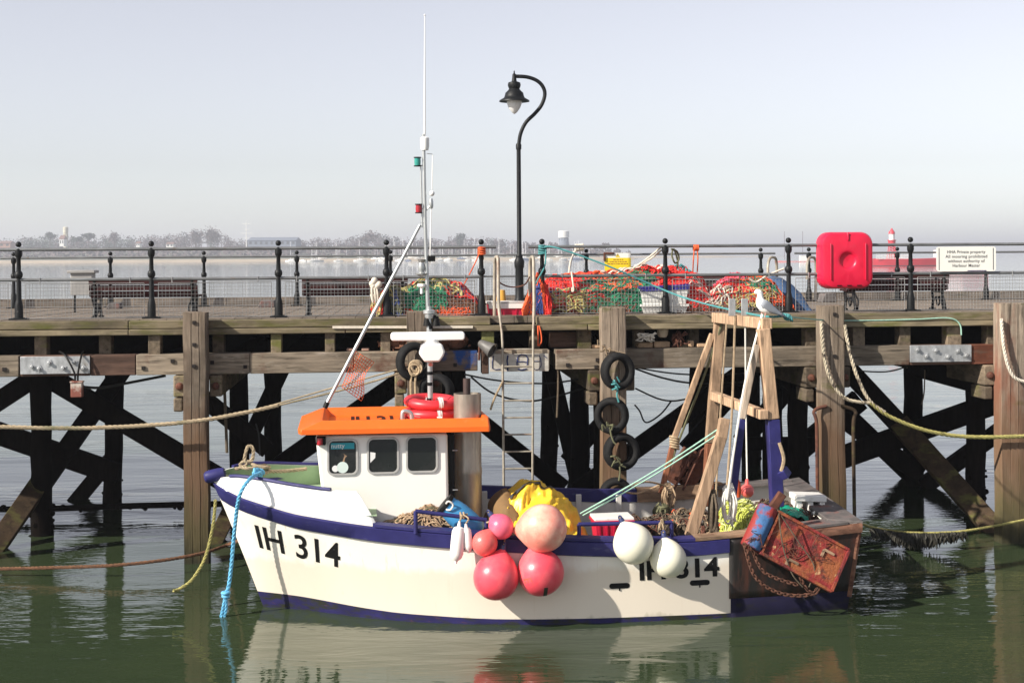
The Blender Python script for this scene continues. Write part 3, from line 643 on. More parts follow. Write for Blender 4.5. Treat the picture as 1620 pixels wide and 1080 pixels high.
# ------------------------------------------------------------------ street lamp
def lamp():
    v = 6.4; q = lambda x, y: pv(x, y, v); s = q(0, 0).y; base = W(pu(822, 480, v), v, dz(v))
    k = 26.9/FPX
    t = thing('street_lamp', 'tall black swan neck street lamp on the pier deck', 'street lamp', base)
    zc = q(822, 410).z-base.z; zp = q(822, 232).z-base.z
    b = MB(); b.lathe([(.13, 0), (.13, .06), (.10, .1), (.082, .14), (.078, zc-.18), (.092, zc-.14), (.098, zc-.05), (.082, zc), (.06, zc+.04), (.066, zc+.06), (.044, zc+.1), (.041, zp-.06), (.052, zp-.05), (.055, zp+.03), (.042, zp+.06)], base, 18); b.build('column', m_iron, t)
    b = MB(); pts = catmull([(base.x, base.y, base.z+zp)]+[q(x, y) for x, y in [(823.5, 212), (832, 194), (846, 180), (857, 166), (862, 149), (858, 136), (848, 127), (833, 122), (816, 121)]], 6); b.tube(pts, .036, 10); b.build('swan_neck', m_iron, t)
    c = q(813.5, 121); zz = lambda y: q(813.5, y).z-c.z
    b = MB(); b.lathe([(.0, zz(111)), (.015, zz(114)), (.012, zz(116)), (.035, zz(118)), (.04, zz(124)), (.05, zz(129)), (.115, zz(131)), (.125, zz(135)), (.115, zz(138)), (.10, zz(141)), (.13, zz(144)), (.17, zz(147)), (.185, zz(152)), (.20, zz(155)), (.285, zz(159)), (.292, zz(161)), (.20, zz(160)), (.14, zz(160))], c, 28, cap=False); b.build('lantern', m_iron, t)
    b = MB(); b.lathe([(.145, zz(160)), (.14, zz(165)), (.11, zz(171)), (.06, zz(177)), (.02, zz(180)), (.0, zz(180.5))], c, 24); g = mat('frosted_globe', (0.75, 0.75, 0.74), rough=0.25, var=0.03); b.build('globe', g, t)
lamp()
# ------------------------------------------------------------------ the fishing boat
LB = 7.65
BG = [(0, .02), (.02, .26), (.05, .44), (.1, .66), (.2, .98), (.3, 1.17), (.4, 1.28), (.5, 1.33), (.6, 1.34), (.7, 1.33), (.8, 1.3), (.9, 1.25), (1, 1.18)]
BWL = [(0, .02), (.05, .15), (.1, .36), (.17, .70), (.25, .98), (.35, 1.2), (.45, 1.31), (.55, 1.35), (.65, 1.34), (.78, 1.3), (.9, 1.2), (1, 1.08)]
ZG = [(0, 1.52), (.3, 1.395), (1, 1.225), (1.96, 1.115), (2.76, 1.055), (4.14, .957), (4.9, .915), (5.63, .905), (6.08, .93), (6.78, .975), (7.65, 1.04)]
ZB = [(0, 1.56), (.3, 1.622), (.62, 1.6), (1.01, 1.55), (1.4, 1.512), (1.73, 1.515)]
def s0(z): f = z/1.52; return 0.59*(1-f)+0.05*f*(1-f)
def s1(z): return LB-0.13*(1-z)
def zg(s, side=1): return smooth_interp(ZG, s)+(0 if side > 0 else 0.145)
def smooth_interp(tab, x):
    e = 0.12; return (interp(tab, x-e)+2*interp(tab, x)+interp(tab, x+e))/4 if tab[0][0] < x < tab[-1][0] else interp(tab, x)
def hb(s, z, side=1):
    q = max(0, min(1, (s-s0(z))/(s1(z)-s0(z)))); w = max(0, min(1.15, (z+0.05)/(zg(s)+0.05)))
    a = smooth_q(BWL, q); c = smooth_q(BG, q)
    return a+(c-a)*w**1.25
def smooth_q(tab, q):
    e = 0.02; return (interp(tab, q-e)+2*interp(tab, q)+interp(tab, q+e))/4 if e < q < 1-e else interp(tab, q)
def HP(q, f, side, off=0.0, zlo=-0.45):
    s = LB*q; top = zg(s, side); z = lerp(zlo, top, f); s = lerp(s0(z), s1(z), q); return B(s, side*(hb(s, min(z, zg(s)), side)+off), z)
def hull_at(s, z, off=0.005): return B(s, hb(s, z)+off, z)
def hp(px, py):
    t = 1.2
    for _ in range(40): s, z = bp(px, py, t); t = lerp(t, hb(s, z), .7)
    return s, z
m_hull = mat('cream_hull_paint', (0.80, 0.77, 0.70), rough=0.35, var=0.03, scale=1.2, stretch=(1, 1, 2), bump=0.03, low_bands=[((0.70, 0.62, 0.51), 0.58, 0.66, 0.25), ((0.20, 0.19, 0.10), -0.04, 0.07, 0.35)], spots=[((0.66, 0.60, 0.50), 1.5, 0.56, 0.8, (1.0, 1.0, 0.35)), ((0.36, 0.24, 0.14), 2.0, 0.62, 0.80, (7, 7, 0.3)), ((0.30, 0.30, 0.29), 8, 0.70, 0.76, (0.5, 0.5, 4))])  # first band turns the lower hull creamier, the second is the weed line
m_white_p = mat('white_boat_paint', (0.82, 0.81, 0.79), rough=0.35, var=0.03, scale=2, bump=0.02, spots=[((0.66, 0.62, 0.55), 2.5, 0.66, 0.82, (2, 2, 0.5))])
m_blue_p = mat('navy_blue_paint', (0.024, 0.023, 0.115), rough=0.5, spec=0.3, var=0.22, scale=5, bump=0.08, spots=[((0.10, 0.10, 0.20), 4, 0.60, 0.8, (1, 3, 3)), ((0.36, 0.30, 0.24), 7, 0.74, 0.78, (1, 4, 4))])
m_boot = mat('blue_boot_topping', (0.016, 0.014, 0.075), rough=0.7, spec=0.25, var=0.3, scale=4, spots=[((0.02, 0.022, 0.012), 3.5, 0.48, 0.62, (1, 1, 3)), ((0.10, 0.04, 0.03), 6, 0.62, 0.74, (1, 1, 3))])
m_bootd = mat('dark_boot_topping', (0.008, 0.007, 0.026), rough=0.8, spec=0.2, var=0.35, scale=4, spots=[((0.012, 0.012, 0.010), 3, .5, .66, (1, 1, 3)), ((.05, .02, .015), 6, .62, .74, (1, 1, 2))])
m_green_d = mat('pale_green_deck', (0.27, 0.38, 0.23), rough=0.6, var=0.12, scale=4, spots=[((0.36, 0.40, 0.30), 4, 0.6, 0.75, (1, 1, 1))])
m_plate = mat('blackened_stern_plate', (0.013, 0.011, 0.010), rough=0.55, var=0.5, scale=4, stretch=(2, 2, .6), bump=0.25, spots=[((0.10, 0.03, 0.016), 1.5, 0.44, 0.66, (2.2, 2.2, 0.4)), ((0.20, 0.08, 0.045), 5, 0.62, 0.78, (2, 2, 0.5)), ((0.006, .006, .006), 2.5, .55, .7, (1, 1, 1))])
m_capw = wood('bare_cap_wood', (0.32, 0.21, 0.135), (1.5, 6, 6), 0, extra=[((0.09, 0.03, 0.02), 4, 0.62, 0.75, (1, 1, 1))])
m_rustw = wood('rust_stained_strake', (0.20, 0.10, 0.065), (1.5, 6, 6), 0, extra=[((0.06, 0.022, 0.015), 3, 0.5, 0.66, (1, 1, 1))])
m_sternd = mat('worn_stern_deck', (0.105, 0.092, 0.088), rough=0.8, var=0.4, scale=6, bump=0.3, spots=[((0.17, 0.05, 0.035), 3, 0.56, 0.7, (1, 1, 1)), ((0.45, 0.44, 0.42), 9, 0.68, 0.74, (1, 1, 1))])
m_inner = mat('bulwark_inner_white', (0.60, 0.58, 0.54), rough=0.6, var=0.12, scale=4, spots=[((0.30, 0.24, 0.18), 4, 0.58, 0.75, (1, 1, .5))])
m_deckg = mat('grimy_deck', (0.09, 0.085, 0.08), rough=0.8, var=0.4, scale=5)
m_black = mat('black_paint', (0.005, 0.005, 0.005), rough=0.55, var=0.2, spec=0.2)
m_alu = mat('aluminium', (0.46, 0.47, 0.47), rough=0.38, metal=0.65, var=0.12, scale=12, stretch=(1, 1, .3))
m_steel = mat('stained_steel_tube', (0.33, 0.29, 0.24), rough=0.42, metal=0.6, var=0.3, scale=5, stretch=(1.5, 1.5, .35), bump=0.06, spots=[((0.20, 0.10, 0.06), 3, 0.58, 0.74, (1.5, 1.5, .6)), ((0.5, 0.44, 0.34), 4, 0.62, 0.75, (3, 3, .3))])
boat = thing('fishing_boat', 'cream and navy inshore fishing boat with orange wheelhouse roof moored at the pier', 'fishing boat', BO, BA)
# hull skin
b = MB(); nq = 64; fr = [0, .2, .3, .36, .42, .5, .6, .7, .8, .9, 1.0]
def qmap(i): x = i/nq; return x**1.25*0.55+x*0.45
BOOT = [(0, .19), (.6, .17), (1.7, .10), (3, .065), (6, .05), (7.65, .05)]
def hullrow(side):
    vs = []
    for i in range(nq+1):
        q = qmap(i); s = LB*q; zb = interp(BOOT, s); top = zg(s, side); zs = [-.45, -.2, zb-.02, zb]+[lerp(zb, top, k/8) for k in range(1, 9)]
        for z in zs: ss = lerp(s0(z), s1(z), q); vs.append(B(ss, side*hb(ss, min(z, zg(ss))), z))
    m = 12; b.mi = 0; o = len(b.v); b.v += vs
    for i in range(nq):
        for k in range(m-1):
            f = (i*m+k, (i+1)*m+k, (i+1)*m+k+1, i*m+k+1); b.f.append(tuple(x+o for x in f)); b.m.append(1 if k < 3 else 0)
    return o+nq*m, m
a, m = hullrow(1); c, m = hullrow(-1)
for k in range(m-1): b.f.append((a+k, a+k+1, c+k+1, c+k)); b.m.append(1 if k < 3 else 0)
b.build('hull', [m_hull, m_boot], boat, sharp=50)
# navy rubbing band
def band(side, za, zb_, off, sa, sb, name, m):
    b = MB(); n = 60
    def P(u, v):
        s = lerp(sa, sb, u); top = zg(s, side)
        prof = [(0.0, za), (off, za+.015), (off, zb_-.015), (0.0, zb_+.004)]; o, d = prof[int(round(v*3))]
        z = top+d; ss = max(s, s0(z)); return B(ss, side*(hb(ss, min(z, zg(ss)))+o), z)
    b.surf(P, n, 3); return b.build(name, m, boat, sharp=50)
band(1, -.175, .0, .035, 0.0, 6.03, 'rubbing_band', m_blue_p); band(-1, -.175, .0, .035, 0.0, 7.6, 'rubbing_band', m_blue_p)
# capping along both sides
def cap(side, sa, sb, w, m, th=.035, name='gunwale_cap', inn=0.0):
    b = MB(); n = max(4, int((sb-sa)*8))
    def P(u, v):
        s = lerp(sa, sb, u); h = hb(s, zg(s)); z = zg(s, side)
        o, d = [(.03, .004), (.03, th), (-w, th+.01), (-w, -.12 if inn else .0)][int(round(v*3))]
        return B(s, side*(h+o), z+d)
    b.surf(P, n, 3); return b.build(name, m, boat, sharp=40)
cap(1, 1.9, 5.62, .13, m_blue_p); cap(-1, 1.7, 5.45, .13, m_blue_p, inn=1); cap(1, 5.62, 6.35, .15, m_capw, .04, 'wooden_cap'); cap(-1, 5.45, 6.6, .16, m_capw, .055, 'wooden_cap', 1)
# inner bulwark sides and decks
for side in (1, -1):
    b = MB(); b.surf(lambda u, v: (lambda s, z: B(s, side*(hb(s, min(z, zg(s)))-.115), z))(lerp(1.7, 7.3, u), lerp(.40, zg(lerp(1.7, 7.3, u), side)-.02, v)), 30, 4); b.build('inner_bulwark', m_inner, boat)
    for s in (3.4, 4.3, 4.66, 5.2, 5.9, 6.5):
        b = MB(); h = hb(s, zg(s))-.115; b.beam(B(s, side*(h-.03), .42), B(s, side*(h-.03), zg(s, side)-.02), .06, .07, BS); b.build('bulwark_rib', m_inner, boat, bevel=.006)
b = MB(); b.surf(lambda u, v: B(lerp(1.6, 7.45, u), (v*2-1)*(hb(lerp(1.6, 7.45, u), .5)-.05), .46), 30, 4); b.build('working_deck', m_deckg, boat)
b = MB(); b.surf(lambda u, v: B(lerp(.25, 1.95, u), (v*2-1)*(hb(lerp(.25, 1.95, u), 1.15)-.04), 1.31-.02*u-(v*2-1)*.05), 20, 6); b.build('foredeck', m_green_d, boat)
# raised forward bulwark: white outside, green inside, navy rim
def bul(side, s): return hb(s, zg(s)), zg(s, side), smooth_interp(ZB, s)+(0 if side > 0 else .06)
for side in (1, -1):
    b = MB(); n = 40; se = 1.96 if side > 0 else 1.75; b.mi = 0
    def PO_(u, v, inn=0.0):
        s = lerp(.03, se, u); h, z0_, z1_ = bul(side, s)
        if s > 1.73: z1_ = lerp(1.515, z0_, (s-1.73)/.23)
        return B(s, side*max(.004, h-.055*v-inn-.012), lerp(z0_-.012, z1_, v))
    b.surf(lambda u, v: PO_(u, v), n, 3); b.mi = 1; b.surf(lambda u, v: PO_(u, v, .05), n, 3); b.mi = 0
    b.add([p for i in range(n+1) for p in (PO_(i/n, 1), PO_(i/n, 1, .05))], [(2*i, 2*i+1, 2*i+3, 2*i+2) for i in range(n)])
    b.build('forward_bulwark', [m_white_p, m_green_d], boat, sharp=35)
    b = MB(); pts = []
    for i in range(30):
        s = lerp(.22, 1.42 if side > 0 else 1.75, i/29); h, z0_, z1_ = bul(side, s); pts.append(B(s, side*(h-.075), z1_+.012))
    b.tube(pts, .03, 8, flat=.7); b.build('bulwark_rim', m_blue_p, boat)
b = MB(); b.surf(lambda u, v: B(lerp(.3, 1.7, u), -(hb(lerp(.3, 1.7, u), 1.3)-.09+.02*v), [1.42, 1.45, 1.45, 1.42][int(round(v*3))]+.03), 16, 3); b.build('inner_stringer', m_blue_p, boat)
b = MB(); b.lathe([(.0, -.015), (.06, -.012), (.085, .01), (.092, .06), (.092, .16), (.08, .23), (.0, .25)], B(-.09, 0, 1.575), 16, BS+V3((0, 0, .22)), sx=.85); b.build('bow_fairlead', m_blue_p, boat)
# blackened plate over the quarter, and the stern deck
for side in (1, -1):
    b = MB(); b.surf(lambda u, v: (lambda s, z: B(min(s, s1(z)+.012), side*(hb(min(s, s1(z)), z)+.014), z))(lerp(6.03, 7.68, u), lerp(.22, zg(lerp(6.03, 7.65, u), side)-.0, v)), 24, 8); b.build('quarter_plate', m_plate, boat, solid=.01)
    b = MB(); b.surf(lambda u, v: (lambda s, z: B(min(s, s1(z)+.012), side*(hb(min(s, s1(z)), z)+.012), z))(lerp(6.05, 7.68, u), lerp(-.3, .225, v)), 24, 3); b.build('stern_boot', m_bootd, boat, solid=.01)
    b = MB(); b.tube([B(s1(z)+.01, side*(hb(s1(z), z)-.005), z) for z in (.15, .5, .8, zg(7.6, side))], .035, 8); b.build('corner_post', m_rustw, boat)
    b = MB(); b.surf(lambda u, v: (lambda s: B(s, side*(hb(s, zg(s))+[.025, .03, .03, .02][int(round(v*3))]), zg(s, side)-[.11, .09, .02, .0][int(round(v*3))]))(lerp(6.3, 7.68, u)), 16, 3); b.build('quarter_strake', m_rustw, boat)
b = MB(); b.surf(lambda u, v: (lambda z: B(s1(z)+.012, (2*u-1)*(hb(s1(z), z)), z))(lerp(-.3, 1.1-.06*(2*u-1), v)), 8, 8); b.build('transom_plate', m_plate, boat)
b = MB(); b.prism([(7.30, -1.0), (7.69, -1.21), (7.69, 1.21), (7.30, 1.05)], B(0, 0, 0), BS, BT, V3((0, 0, 1)), .05)
b.v = [V3((p.x, p.y, p.z+1.075-.062*(p-BO).dot(BT)+.01)) for p in b.v]; b.build('stern_deck', m_sternd, boat, bevel=.01)
for side in (1, -1): cap(side, 6.3, 7.5, .27, m_sternd, .03, 'quarter_deck')
# freeing ports
for x in (980, 1107):
    s, z = hp(x, 921 if x > 1000 else 926); b = MB(); pts = []
    poly = []
    for k in range(20):
        a = 2*pi*k/20; poly.append((.085*(1 if cos(a) > 0 else -1)+.035*cos(a), .032*sin(a)))
    b.add([hull_at(s+p[0], z+p[1], .004) for p in poly], [tuple(range(20))]); b.build('freeing_port', m_black, boat, smooth=False)
    b = MB(); b.tube([hull_at(s, z-.03, .004), hull_at(s, z-.055, .004)], .008, 6); b.build('port_drain', m_black, boat)
# registration letters laid on the hull
def hull_text(body, tl, tr, bl, br, name, bold=.012, sp=1.0):
    vs, fs, (x0, x1, y0, y1) = text_polys(body, 1.0, bold, sp)
    import bmesh
    bm = bmesh.new(); bv = [bm.verts.new(v) for v in vs]
    for f in fs:
        try: bm.faces.new([bv[i] for i in f])
        except ValueError: pass
    bmesh.ops.subdivide_edges(bm, edges=bm.edges[:], cuts=1); bm.verts.index_update()
    c = [hp(*p) for p in (tl, tr, bl, br)]; out = []
    for v in bm.verts:
        u = (v.co.x-x0)/(x1-x0); w = (v.co.y-y0)/(y1-y0)
        s = lerp(lerp(c[2][0], c[3][0], u), lerp(c[0][0], c[1][0], u), w); z = lerp(lerp(c[2][1], c[3][1], u), lerp(c[0][1], c[1][1], u), w)
        out.append(hull_at(s, z, .006))
    xs = [v.co.x for v in bm.verts]; fl = [tuple(v.index for v in f.verts) for f in bm.faces]; bm.free(); cut = x0+(x1-x0)*.40
    for nm, keep in ((name+'_letters', lambda f: xs[f[0]] < cut), (name+'_numerals', lambda f: xs[f[0]] >= cut)):
        b = MB(); b.add(out, [f for f in fl if keep(f)]); us = sorted({i for f in b.f for i in f}); rm = {i: k for k, i in enumerate(us)}; b.v = [b.v[i] for i in us]; b.f = [tuple(rm[i] for i in f) for f in b.f]; b.build(nm, m_black, boat, smooth=False)
hull_text('IH 314', (402, 829), (538, 859), (411, 866), (538, 898), 'registration')
hull_text('IH 314', (1011, 887), (1137, 880), (1012, 918), (1138, 911), 'registration', .03)

# wheelhouse
TC = .64
def cb(px, py, t=TC): return bp(px, py, t)
wh_l = cb(499, 692); wh_b = cb(511, 780); wh_r = cb(708, 684)
zr = 2.13; sA = wh_l[0]; sBk = wh_r[0]; sF = wh_b[0]
b = MB(); b.prism([(sA, zr), (sF, 1.3), (sF+.02, 1.05), (sF+.7, .5), (sBk+.02, .5), (sBk, zr)], B(0, TC, 0), BS, V3((0, 0, 1)), -BT, 2*TC)
wh = b.build('wheelhouse', mat('wheelhouse_cream', (.86, .84, .79), rough=.35, var=.03, scale=1.5, bump=.02, spots=[((.62, .55, .45), 2.0, .66, .84, (6, 6, .35))]), boat, bevel=.03, smooth=False)
m_frame = mat('window_frame_grey', (0.50, 0.49, 0.47), rough=0.4, metal=0.3, var=0.1)
m_pane = mat('dark_window_glass', (0.010, 0.012, 0.011), rough=0.06, var=0.3, scale=3, spec=0.5, spots=[((.03, .03, .029), 1.6, .52, .78, (1, 1, 1))])
def rrect(w, h, r, n=6):
    pts = []
    for cx, cy, a0 in ((w/2-r, h/2-r, 0), (-w/2+r, h/2-r, 90), (-w/2+r, -h/2+r, 180), (w/2-r, -h/2+r, 270)):
        for k in range(n+1): a = rad(a0+90*k/n); pts.append((cx+r*cos(a), cy+r*sin(a)))
    return pts
m_teal = mat('teal_sticker', (0.02, 0.32, 0.40), rough=0.4, var=0.1, scale=6); m_sticker = mat('pale_sticker', (0.62, 0.72, 0.68), rough=0.5, var=0.05)
m_paper = mat('white_paper', (0.75, 0.75, 0.74), rough=0.6, var=0.04)
def disc(b, c, r, N, n=20):
    x = BS; y = V3((0, 0, 1)); b.add([c+x*(r*cos(2*pi*k/n))+y*(r*sin(2*pi*k/n)) for k in range(n)], [tuple(range(n))])
for i, (x0, x1, y0, y1) in enumerate([(521, 563, 697, 749), (584, 628, 694.5, 747), (645.5, 689.5, 692, 745)]):
    sa, za = cb(x0, y1, TC+.02); sb_, zb_ = cb(x1, y0, TC+.02); c = B((sa+sb_)/2, TC+.004, (za+zb_)/2); w, h = sb_-sa, zb_-za
    po = rrect(w+.05, h+.05, .075); pi_ = rrect(w, h, .055); b = MB(); n = len(po); Zv = V3((0, 0, 1))
    for off, ps in ((0, po), (.014, [(p[0]*.985, p[1]*.985) for p in po]), (.014, [(p[0]*1.01, p[1]*1.01) for p in pi_]), (.003, pi_)): b.v += [c+BS*p[0]+Zv*p[1]+BT*off for p in ps]
    for k in range(3):
        for j in range(n): l = (j+1) % n; b.f.append((k*n+j, k*n+l, (k+1)*n+l, (k+1)*n+j)); b.m.append(0)
    fr_ = b.build('window', m_frame, wh if False else boat, sharp=50)
    b = MB(); b.add([c+BS*p[0]+Zv*p[1]+BT*.004 for p in pi_], [tuple(range(n))]); b.build('pane', m_pane, fr_, smooth=False)
    if i == 0:
        b = MB(); b.add([c+BS*(x*w)+Zv*(y*h)+BT*.007 for x, y in ((-.44, .25), (.44, .25), (.44, .44), (-.44, .44))], [(0, 1, 2, 3)]); b.build('sticker', m_teal, fr_, smooth=False)
        vs, fs, (a0, a1, c0, c1) = text_polys('nutty', 1.0, .01); b = MB()
        b.add([c+BS*(w*lerp(-.42, .08, (v.x-a0)/(a1-a0)))+Zv*(h*lerp(.24, .40, (v.y-c0)/(c1-c0)))+BT*.009 for v in vs], fs); b.build('sticker_lettering', m_paper, fr_, smooth=False)
        for px, py, r_, mm in ((542, 739, 9, m_sticker), (530.5, 741, 5.2, m_paper)):
            b = MB(); disc(b, Bp(px, py, TC+.012), r_*16.75/FPX, BT); b.build('sticker', mm, fr_, smooth=False)
        b = MB(); b.add([Bp(x, y, TC+.011) for x, y in ((541, 733), (545, 720), (543, 717), (549, 721), (546, 724), (544, 733))], [tuple(range(6))]); b.build('sticker', m_capw, fr_, smooth=False)
    if i == 1:
        b = MB(); b.add([Bp(x, y, TC+.010) for x, y in ((585.5, 714.5), (594, 716), (593.5, 724), (585.5, 732))], [(0, 1, 2, 3)]); b.build('paper_notice', m_paper, fr_, smooth=False)
m_redlens = mat('red_lens', (0.30, 0.012, 0.02), rough=0.15, var=0.2); m_greenlens = mat('teal_lens', (0.02, 0.24, 0.20), rough=0.15, var=0.2)
p = Bp(508, 697, TC+.05); b = MB(); b.box(p+BT*.0, .11, .07, .10, (BS, BT, V3((0, 0, 1)))); sl = b.build('side_light', m_black, boat, bevel=.012)
b = MB(); b.lathe([(.033, -.04), (.036, 0), (.033, .04)], Bp(506, 698, TC+.08), 14); b.build('lens', m_redlens, sl)
b = MB(); b.box(B(sBk+.055, TC-.08, 1.35), .07, .05, 1.5, (BS, BT, V3((0, 0, 1)))); dr = b.build('door_edge', m_black, boat, bevel=.008)
for z in (1.92, 1.45, .95): b = MB(); b.tube([B(sBk+.06, TC-.04, z), B(sBk+.12, TC-.04, z)], .008, 6); b.build('hinge', m_alu, dr)
# orange roof tray
m_or = mat('orange_gelcoat', (0.78, 0.135, 0.012), rough=0.38, var=0.07, scale=2.5, bump=0.03, spots=[((0.62, 0.20, 0.06), 3, 0.62, 0.8, (1, 1, 1)), ((0.70, 0.40, 0.22), 5, 0.74, 0.82, (1, 2, 2))])
rA = bp(471, 690, .82); rB = bp(776.5, 679, .82); rim0 = bp(506, 664, .74); rim1 = bp(775, 662, .74)
S0, S1 = rA[0], rB[0]; zlo = (rA[1]+rB[1])/2-.01; zri = (rim0[1]+rim1[1])/2
sl0 = rim0[0]; TO, TI = .82, .74; TOf, TIf = -.82, -.72
b = MB()
low = [(S0+.04, TO-.02), (S1-.02, TO), (S1, TO-.08), (S1, TOf+.08), (S1-.02, TOf), (S0+.04, TOf+.02), (S0, TOf+.16), (S0, TO-.16)]
mid = [(p0[0]+(.0 if p0[0] > 1.9 else -.005), p0[1]) for p0 in low]
rim = [(sl0+.03, TI), (S1-.03, TI+.02), (S1-.01, TI-.05), (S1-.05, TIf+.06), (S1-.08, TIf), (sl0+.03, TIf), (sl0-.01, TIf+.08), (sl0-.01, TI-.08)]
rimi = [(sl0+.06, TI-.035), (S1-.07, TI-.02), (S1-.06, TI-.06), (S1-.09, TIf+.09), (S1-.12, TIf+.035), (sl0+.06, TIf+.035), (sl0+.03, TIf+.1), (sl0+.03, TI-.1)]
flo = [(sl0+.12, TI-.09), (S1-.11, TI-.09), (S1-.11, TI-.12), (S1-.13, TIf+.14), (S1-.15, TIf+.09), (sl0+.12, TIf+.09), (sl0+.09, TIf+.14), (sl0+.09, TI-.14)]
und = [(x*.985+.05, y*.9) for x, y in low]
zf = zri-.105
lay = [(und, zlo+.012), (low, zlo), (mid, zlo+.06), (rim, zri), (rimi, zri), (flo, zf)]
for ps, z in lay: b.v += [B(x, y, z) for x, y in ps]
for k in range(len(lay)-1):
    for j in range(8): l = (j+1) % 8; b.f.append((k*8+j, k*8+l, (k+1)*8+l, (k+1)*8+j)); b.m.append(0)
b.f.append(tuple(40+j for j in range(8))); b.m.append(0); b.f.append(tuple(7-j for j in range(8))); b.m.append(0)
roof = b.build('roof', m_or, boat, bevel=.012, sharp=30)
vs, fs, (a0, a1, c0, c1) = text_polys('IH 314', 1.0, .03, .95); b = MB()
b.add([B(lerp(1.66, 2.36, (v.x-a0)/(a1-a0)), lerp(.42, -.6, (v.y-c0)/(c1-c0)), zf+.004) for v in vs], fs); b.build('roof_lettering', m_black, roof, smooth=False)
# exhaust stack, seen through the back of the roof
st = B(bp(739.5, 640, .3)[0], .3, 0); ztop = bp(739.5, 622, .3)[1]
b = MB(); b.lathe([(.168, .45), (.168, 1.58), (.172, 1.60), (.172, 1.66), (.166, 1.68), (.166, ztop), (.156, ztop), (.156, ztop-.25)], st, 32, cap=False); b.build('exhaust_casing', m_steel, boat, sharp=30)
b = MB(); p = B(bp(738, 610, .3)[0], .34, 0); b.lathe([(.045, 1.6), (.045, bp(738, 598, .3)[1]), (.036, bp(738, 598, .3)[1]), (.036, 2.2)], p, 16, cap=False); b.build('exhaust_pipe', mat('burnt_pipe', (0.075, 0.05, 0.045), rough=0.6, metal=0.4, var=0.3), boat)
b = MB(); b.lathe([(.01, ztop-.2), (.158, ztop-.2)], st, 24, cap=False); b.build('casing_filler', m_black, boat)
b = MB(); pts = catmull([B(bp(641, 660, .35)[0]-.03, .35, zf), B(bp(637, 660, .35)[0], .35, zf+.13), B(bp(641, 645, .35)[0], .35, zf+.155), B(bp(650, 645, .35)[0], .35, zf+.13), B(bp(652, 655, .35)[0], .35, zf+.06)], 5); b.tube(pts, .028, 10); b.build('breather_pipe', m_alu, boat)
# mast with lights, aerials and radar
tm = .1
q = lambda x, y, t=tm: Bp(x, y, t)
b = MB(); b.tube([q(681, 664), q(680, 560), q(678, 490)], .034, 12); mast = b.build('mast', m_alu, boat)
b = MB()
for y in (500, 518, 540, 567, 590, 607, 632, 645, 655): p = q(680, y); b.lathe([(.037, -.02), (.037, .02)], p, 12)
b.build('mast_tape', m_black, mast)
b = MB(); b.tube([q(677.3, 492), q(672.5, 350), q(670, 212)], [.024, .022, .02], 10); b.build('upper_pole', m_alu, mast)
b = MB(); b.tube([q(668, 360), q(665.5, 262)], .010, 8)
for y in (262, 330, 352): b.tube([q(665.5, y), q(671.5, y)], .008, 6)
b.build('light_bracket', m_alu, mast)
b = MB(); b.lathe([(.05, -.05), (.055, -.04), (.055, .0), (.075, .01), (.075, .05), (.03, .06), (.03, .1)], q(679, 497), 14); b.build('mast_collar', m_alu, mast)
b = MB(); b.lathe([(.045, -.06), (.055, -.01), (.055, .09), (.04, .1)], q(672, 230), 12); b.tube([q(671, 232), q(672, 205)], .016, 8); b.build('aerial_mount', m_white_p, mast)
b = MB(); b.tube([q(672, 212), q(672, 120), q(672, 24)], [.013, .010, .005], 8); b.ball(q(672, 24), .012, 8, 6); b.build('whip_aerial', m_white_p, mast)
for x, y, lens in ((660.5, 256, m_greenlens), (662.5, 330, m_redlens)):
    b = MB(); b.lathe([(.046, -.058), (.046, -.046), (.03, -.044)], q(x, y), 14); b.lathe([(.03, .044), (.046, .046), (.046, .058)], q(x, y), 14); nl = b.build('navigation_light', m_black, mast)
    b = MB(); b.lathe([(.037, -.045), (.04, 0), (.037, .045)], q(x, y), 16); b.build('lens', lens, nl)
b = MB(); b.tube([q(684.5, 245), q(683.3, 300)], .006, 6); b.tube([q(675, 243), q(684, 244)], .006, 6); b.tube([q(680, 420), q(682, 330)], .008, 6); b.build('whip_aerial', m_white_p, mast)
b = MB(); b.ball(q(683.3, 306), .034, 14, 10); b.build('satellite_ball', m_white_p, mast)
b = MB(); b.lathe([(.02, -.06), (.028, -.03), (.028, .02), (.02, .06)], q(682, 322), 10); b.tube([q(682, 322), q(673, 335)], .01, 6); b.build('aerial_base', m_alu, mast)
b = MB(); b.box(q(683, 409), .085, .06, .07, (BS, BT, V3((0, 0, 1)))); b.build('junction_box', m_black, mast, bevel=.006)
b = MB(); b.lathe([(.02, -.02), (.03, .0), (.075, .015), (.078, .03), (.03, .045), (.045, .10), (.03, .16), (.05, .2)], q(667, 436), 14); b.tube([q(667, 433), q(676, 433)], .012, 6); b.build('horn', m_alu, mast)
b = MB(); b.lathe([(.05, .0), (.055, .03), (.02, .05), (.018, .12)], q(667, 449), 12, (0, 0, -1)); b.build('deck_speaker', m_white_p, mast)
for k in range(2): b = MB(); b.lathe([(.03, 0), (.05, .1), (.052, .12)], q(690-14*k, 500), 12, (0, 0, -1)); b.tube([q(690-14*k, 500), q(680, 497)], .012, 6); b.build('deck_floodlight', m_black, mast)
b = MB(); b.tube([q(674, 560, .18), q(687, 560, .18)], .02, 6); b.tube([q(681, 577, .2), q(681, 555, .05)], .03, 8)
rd = b.build('radar_bracket', m_alu, mast)
c = q(683, 556, .3); k = 13.8/FPX
b = MB(); b.prism([(x*k, y*k) for x, y in ((-15, -19), (14, -19), (22, -8), (25, 1), (20, 14), (15, 17), (-14, 17), (-21, 12), (-25, -2), (-24, -6))], c+BT*.13, BS, V3((0, 0, 1)), -BT, .27); b.lathe([(.09, 14*k), (.085, 27*k)], c, 16); b.build('radar_pedestal', m_white_p, mast, bevel=.02, sharp=25)
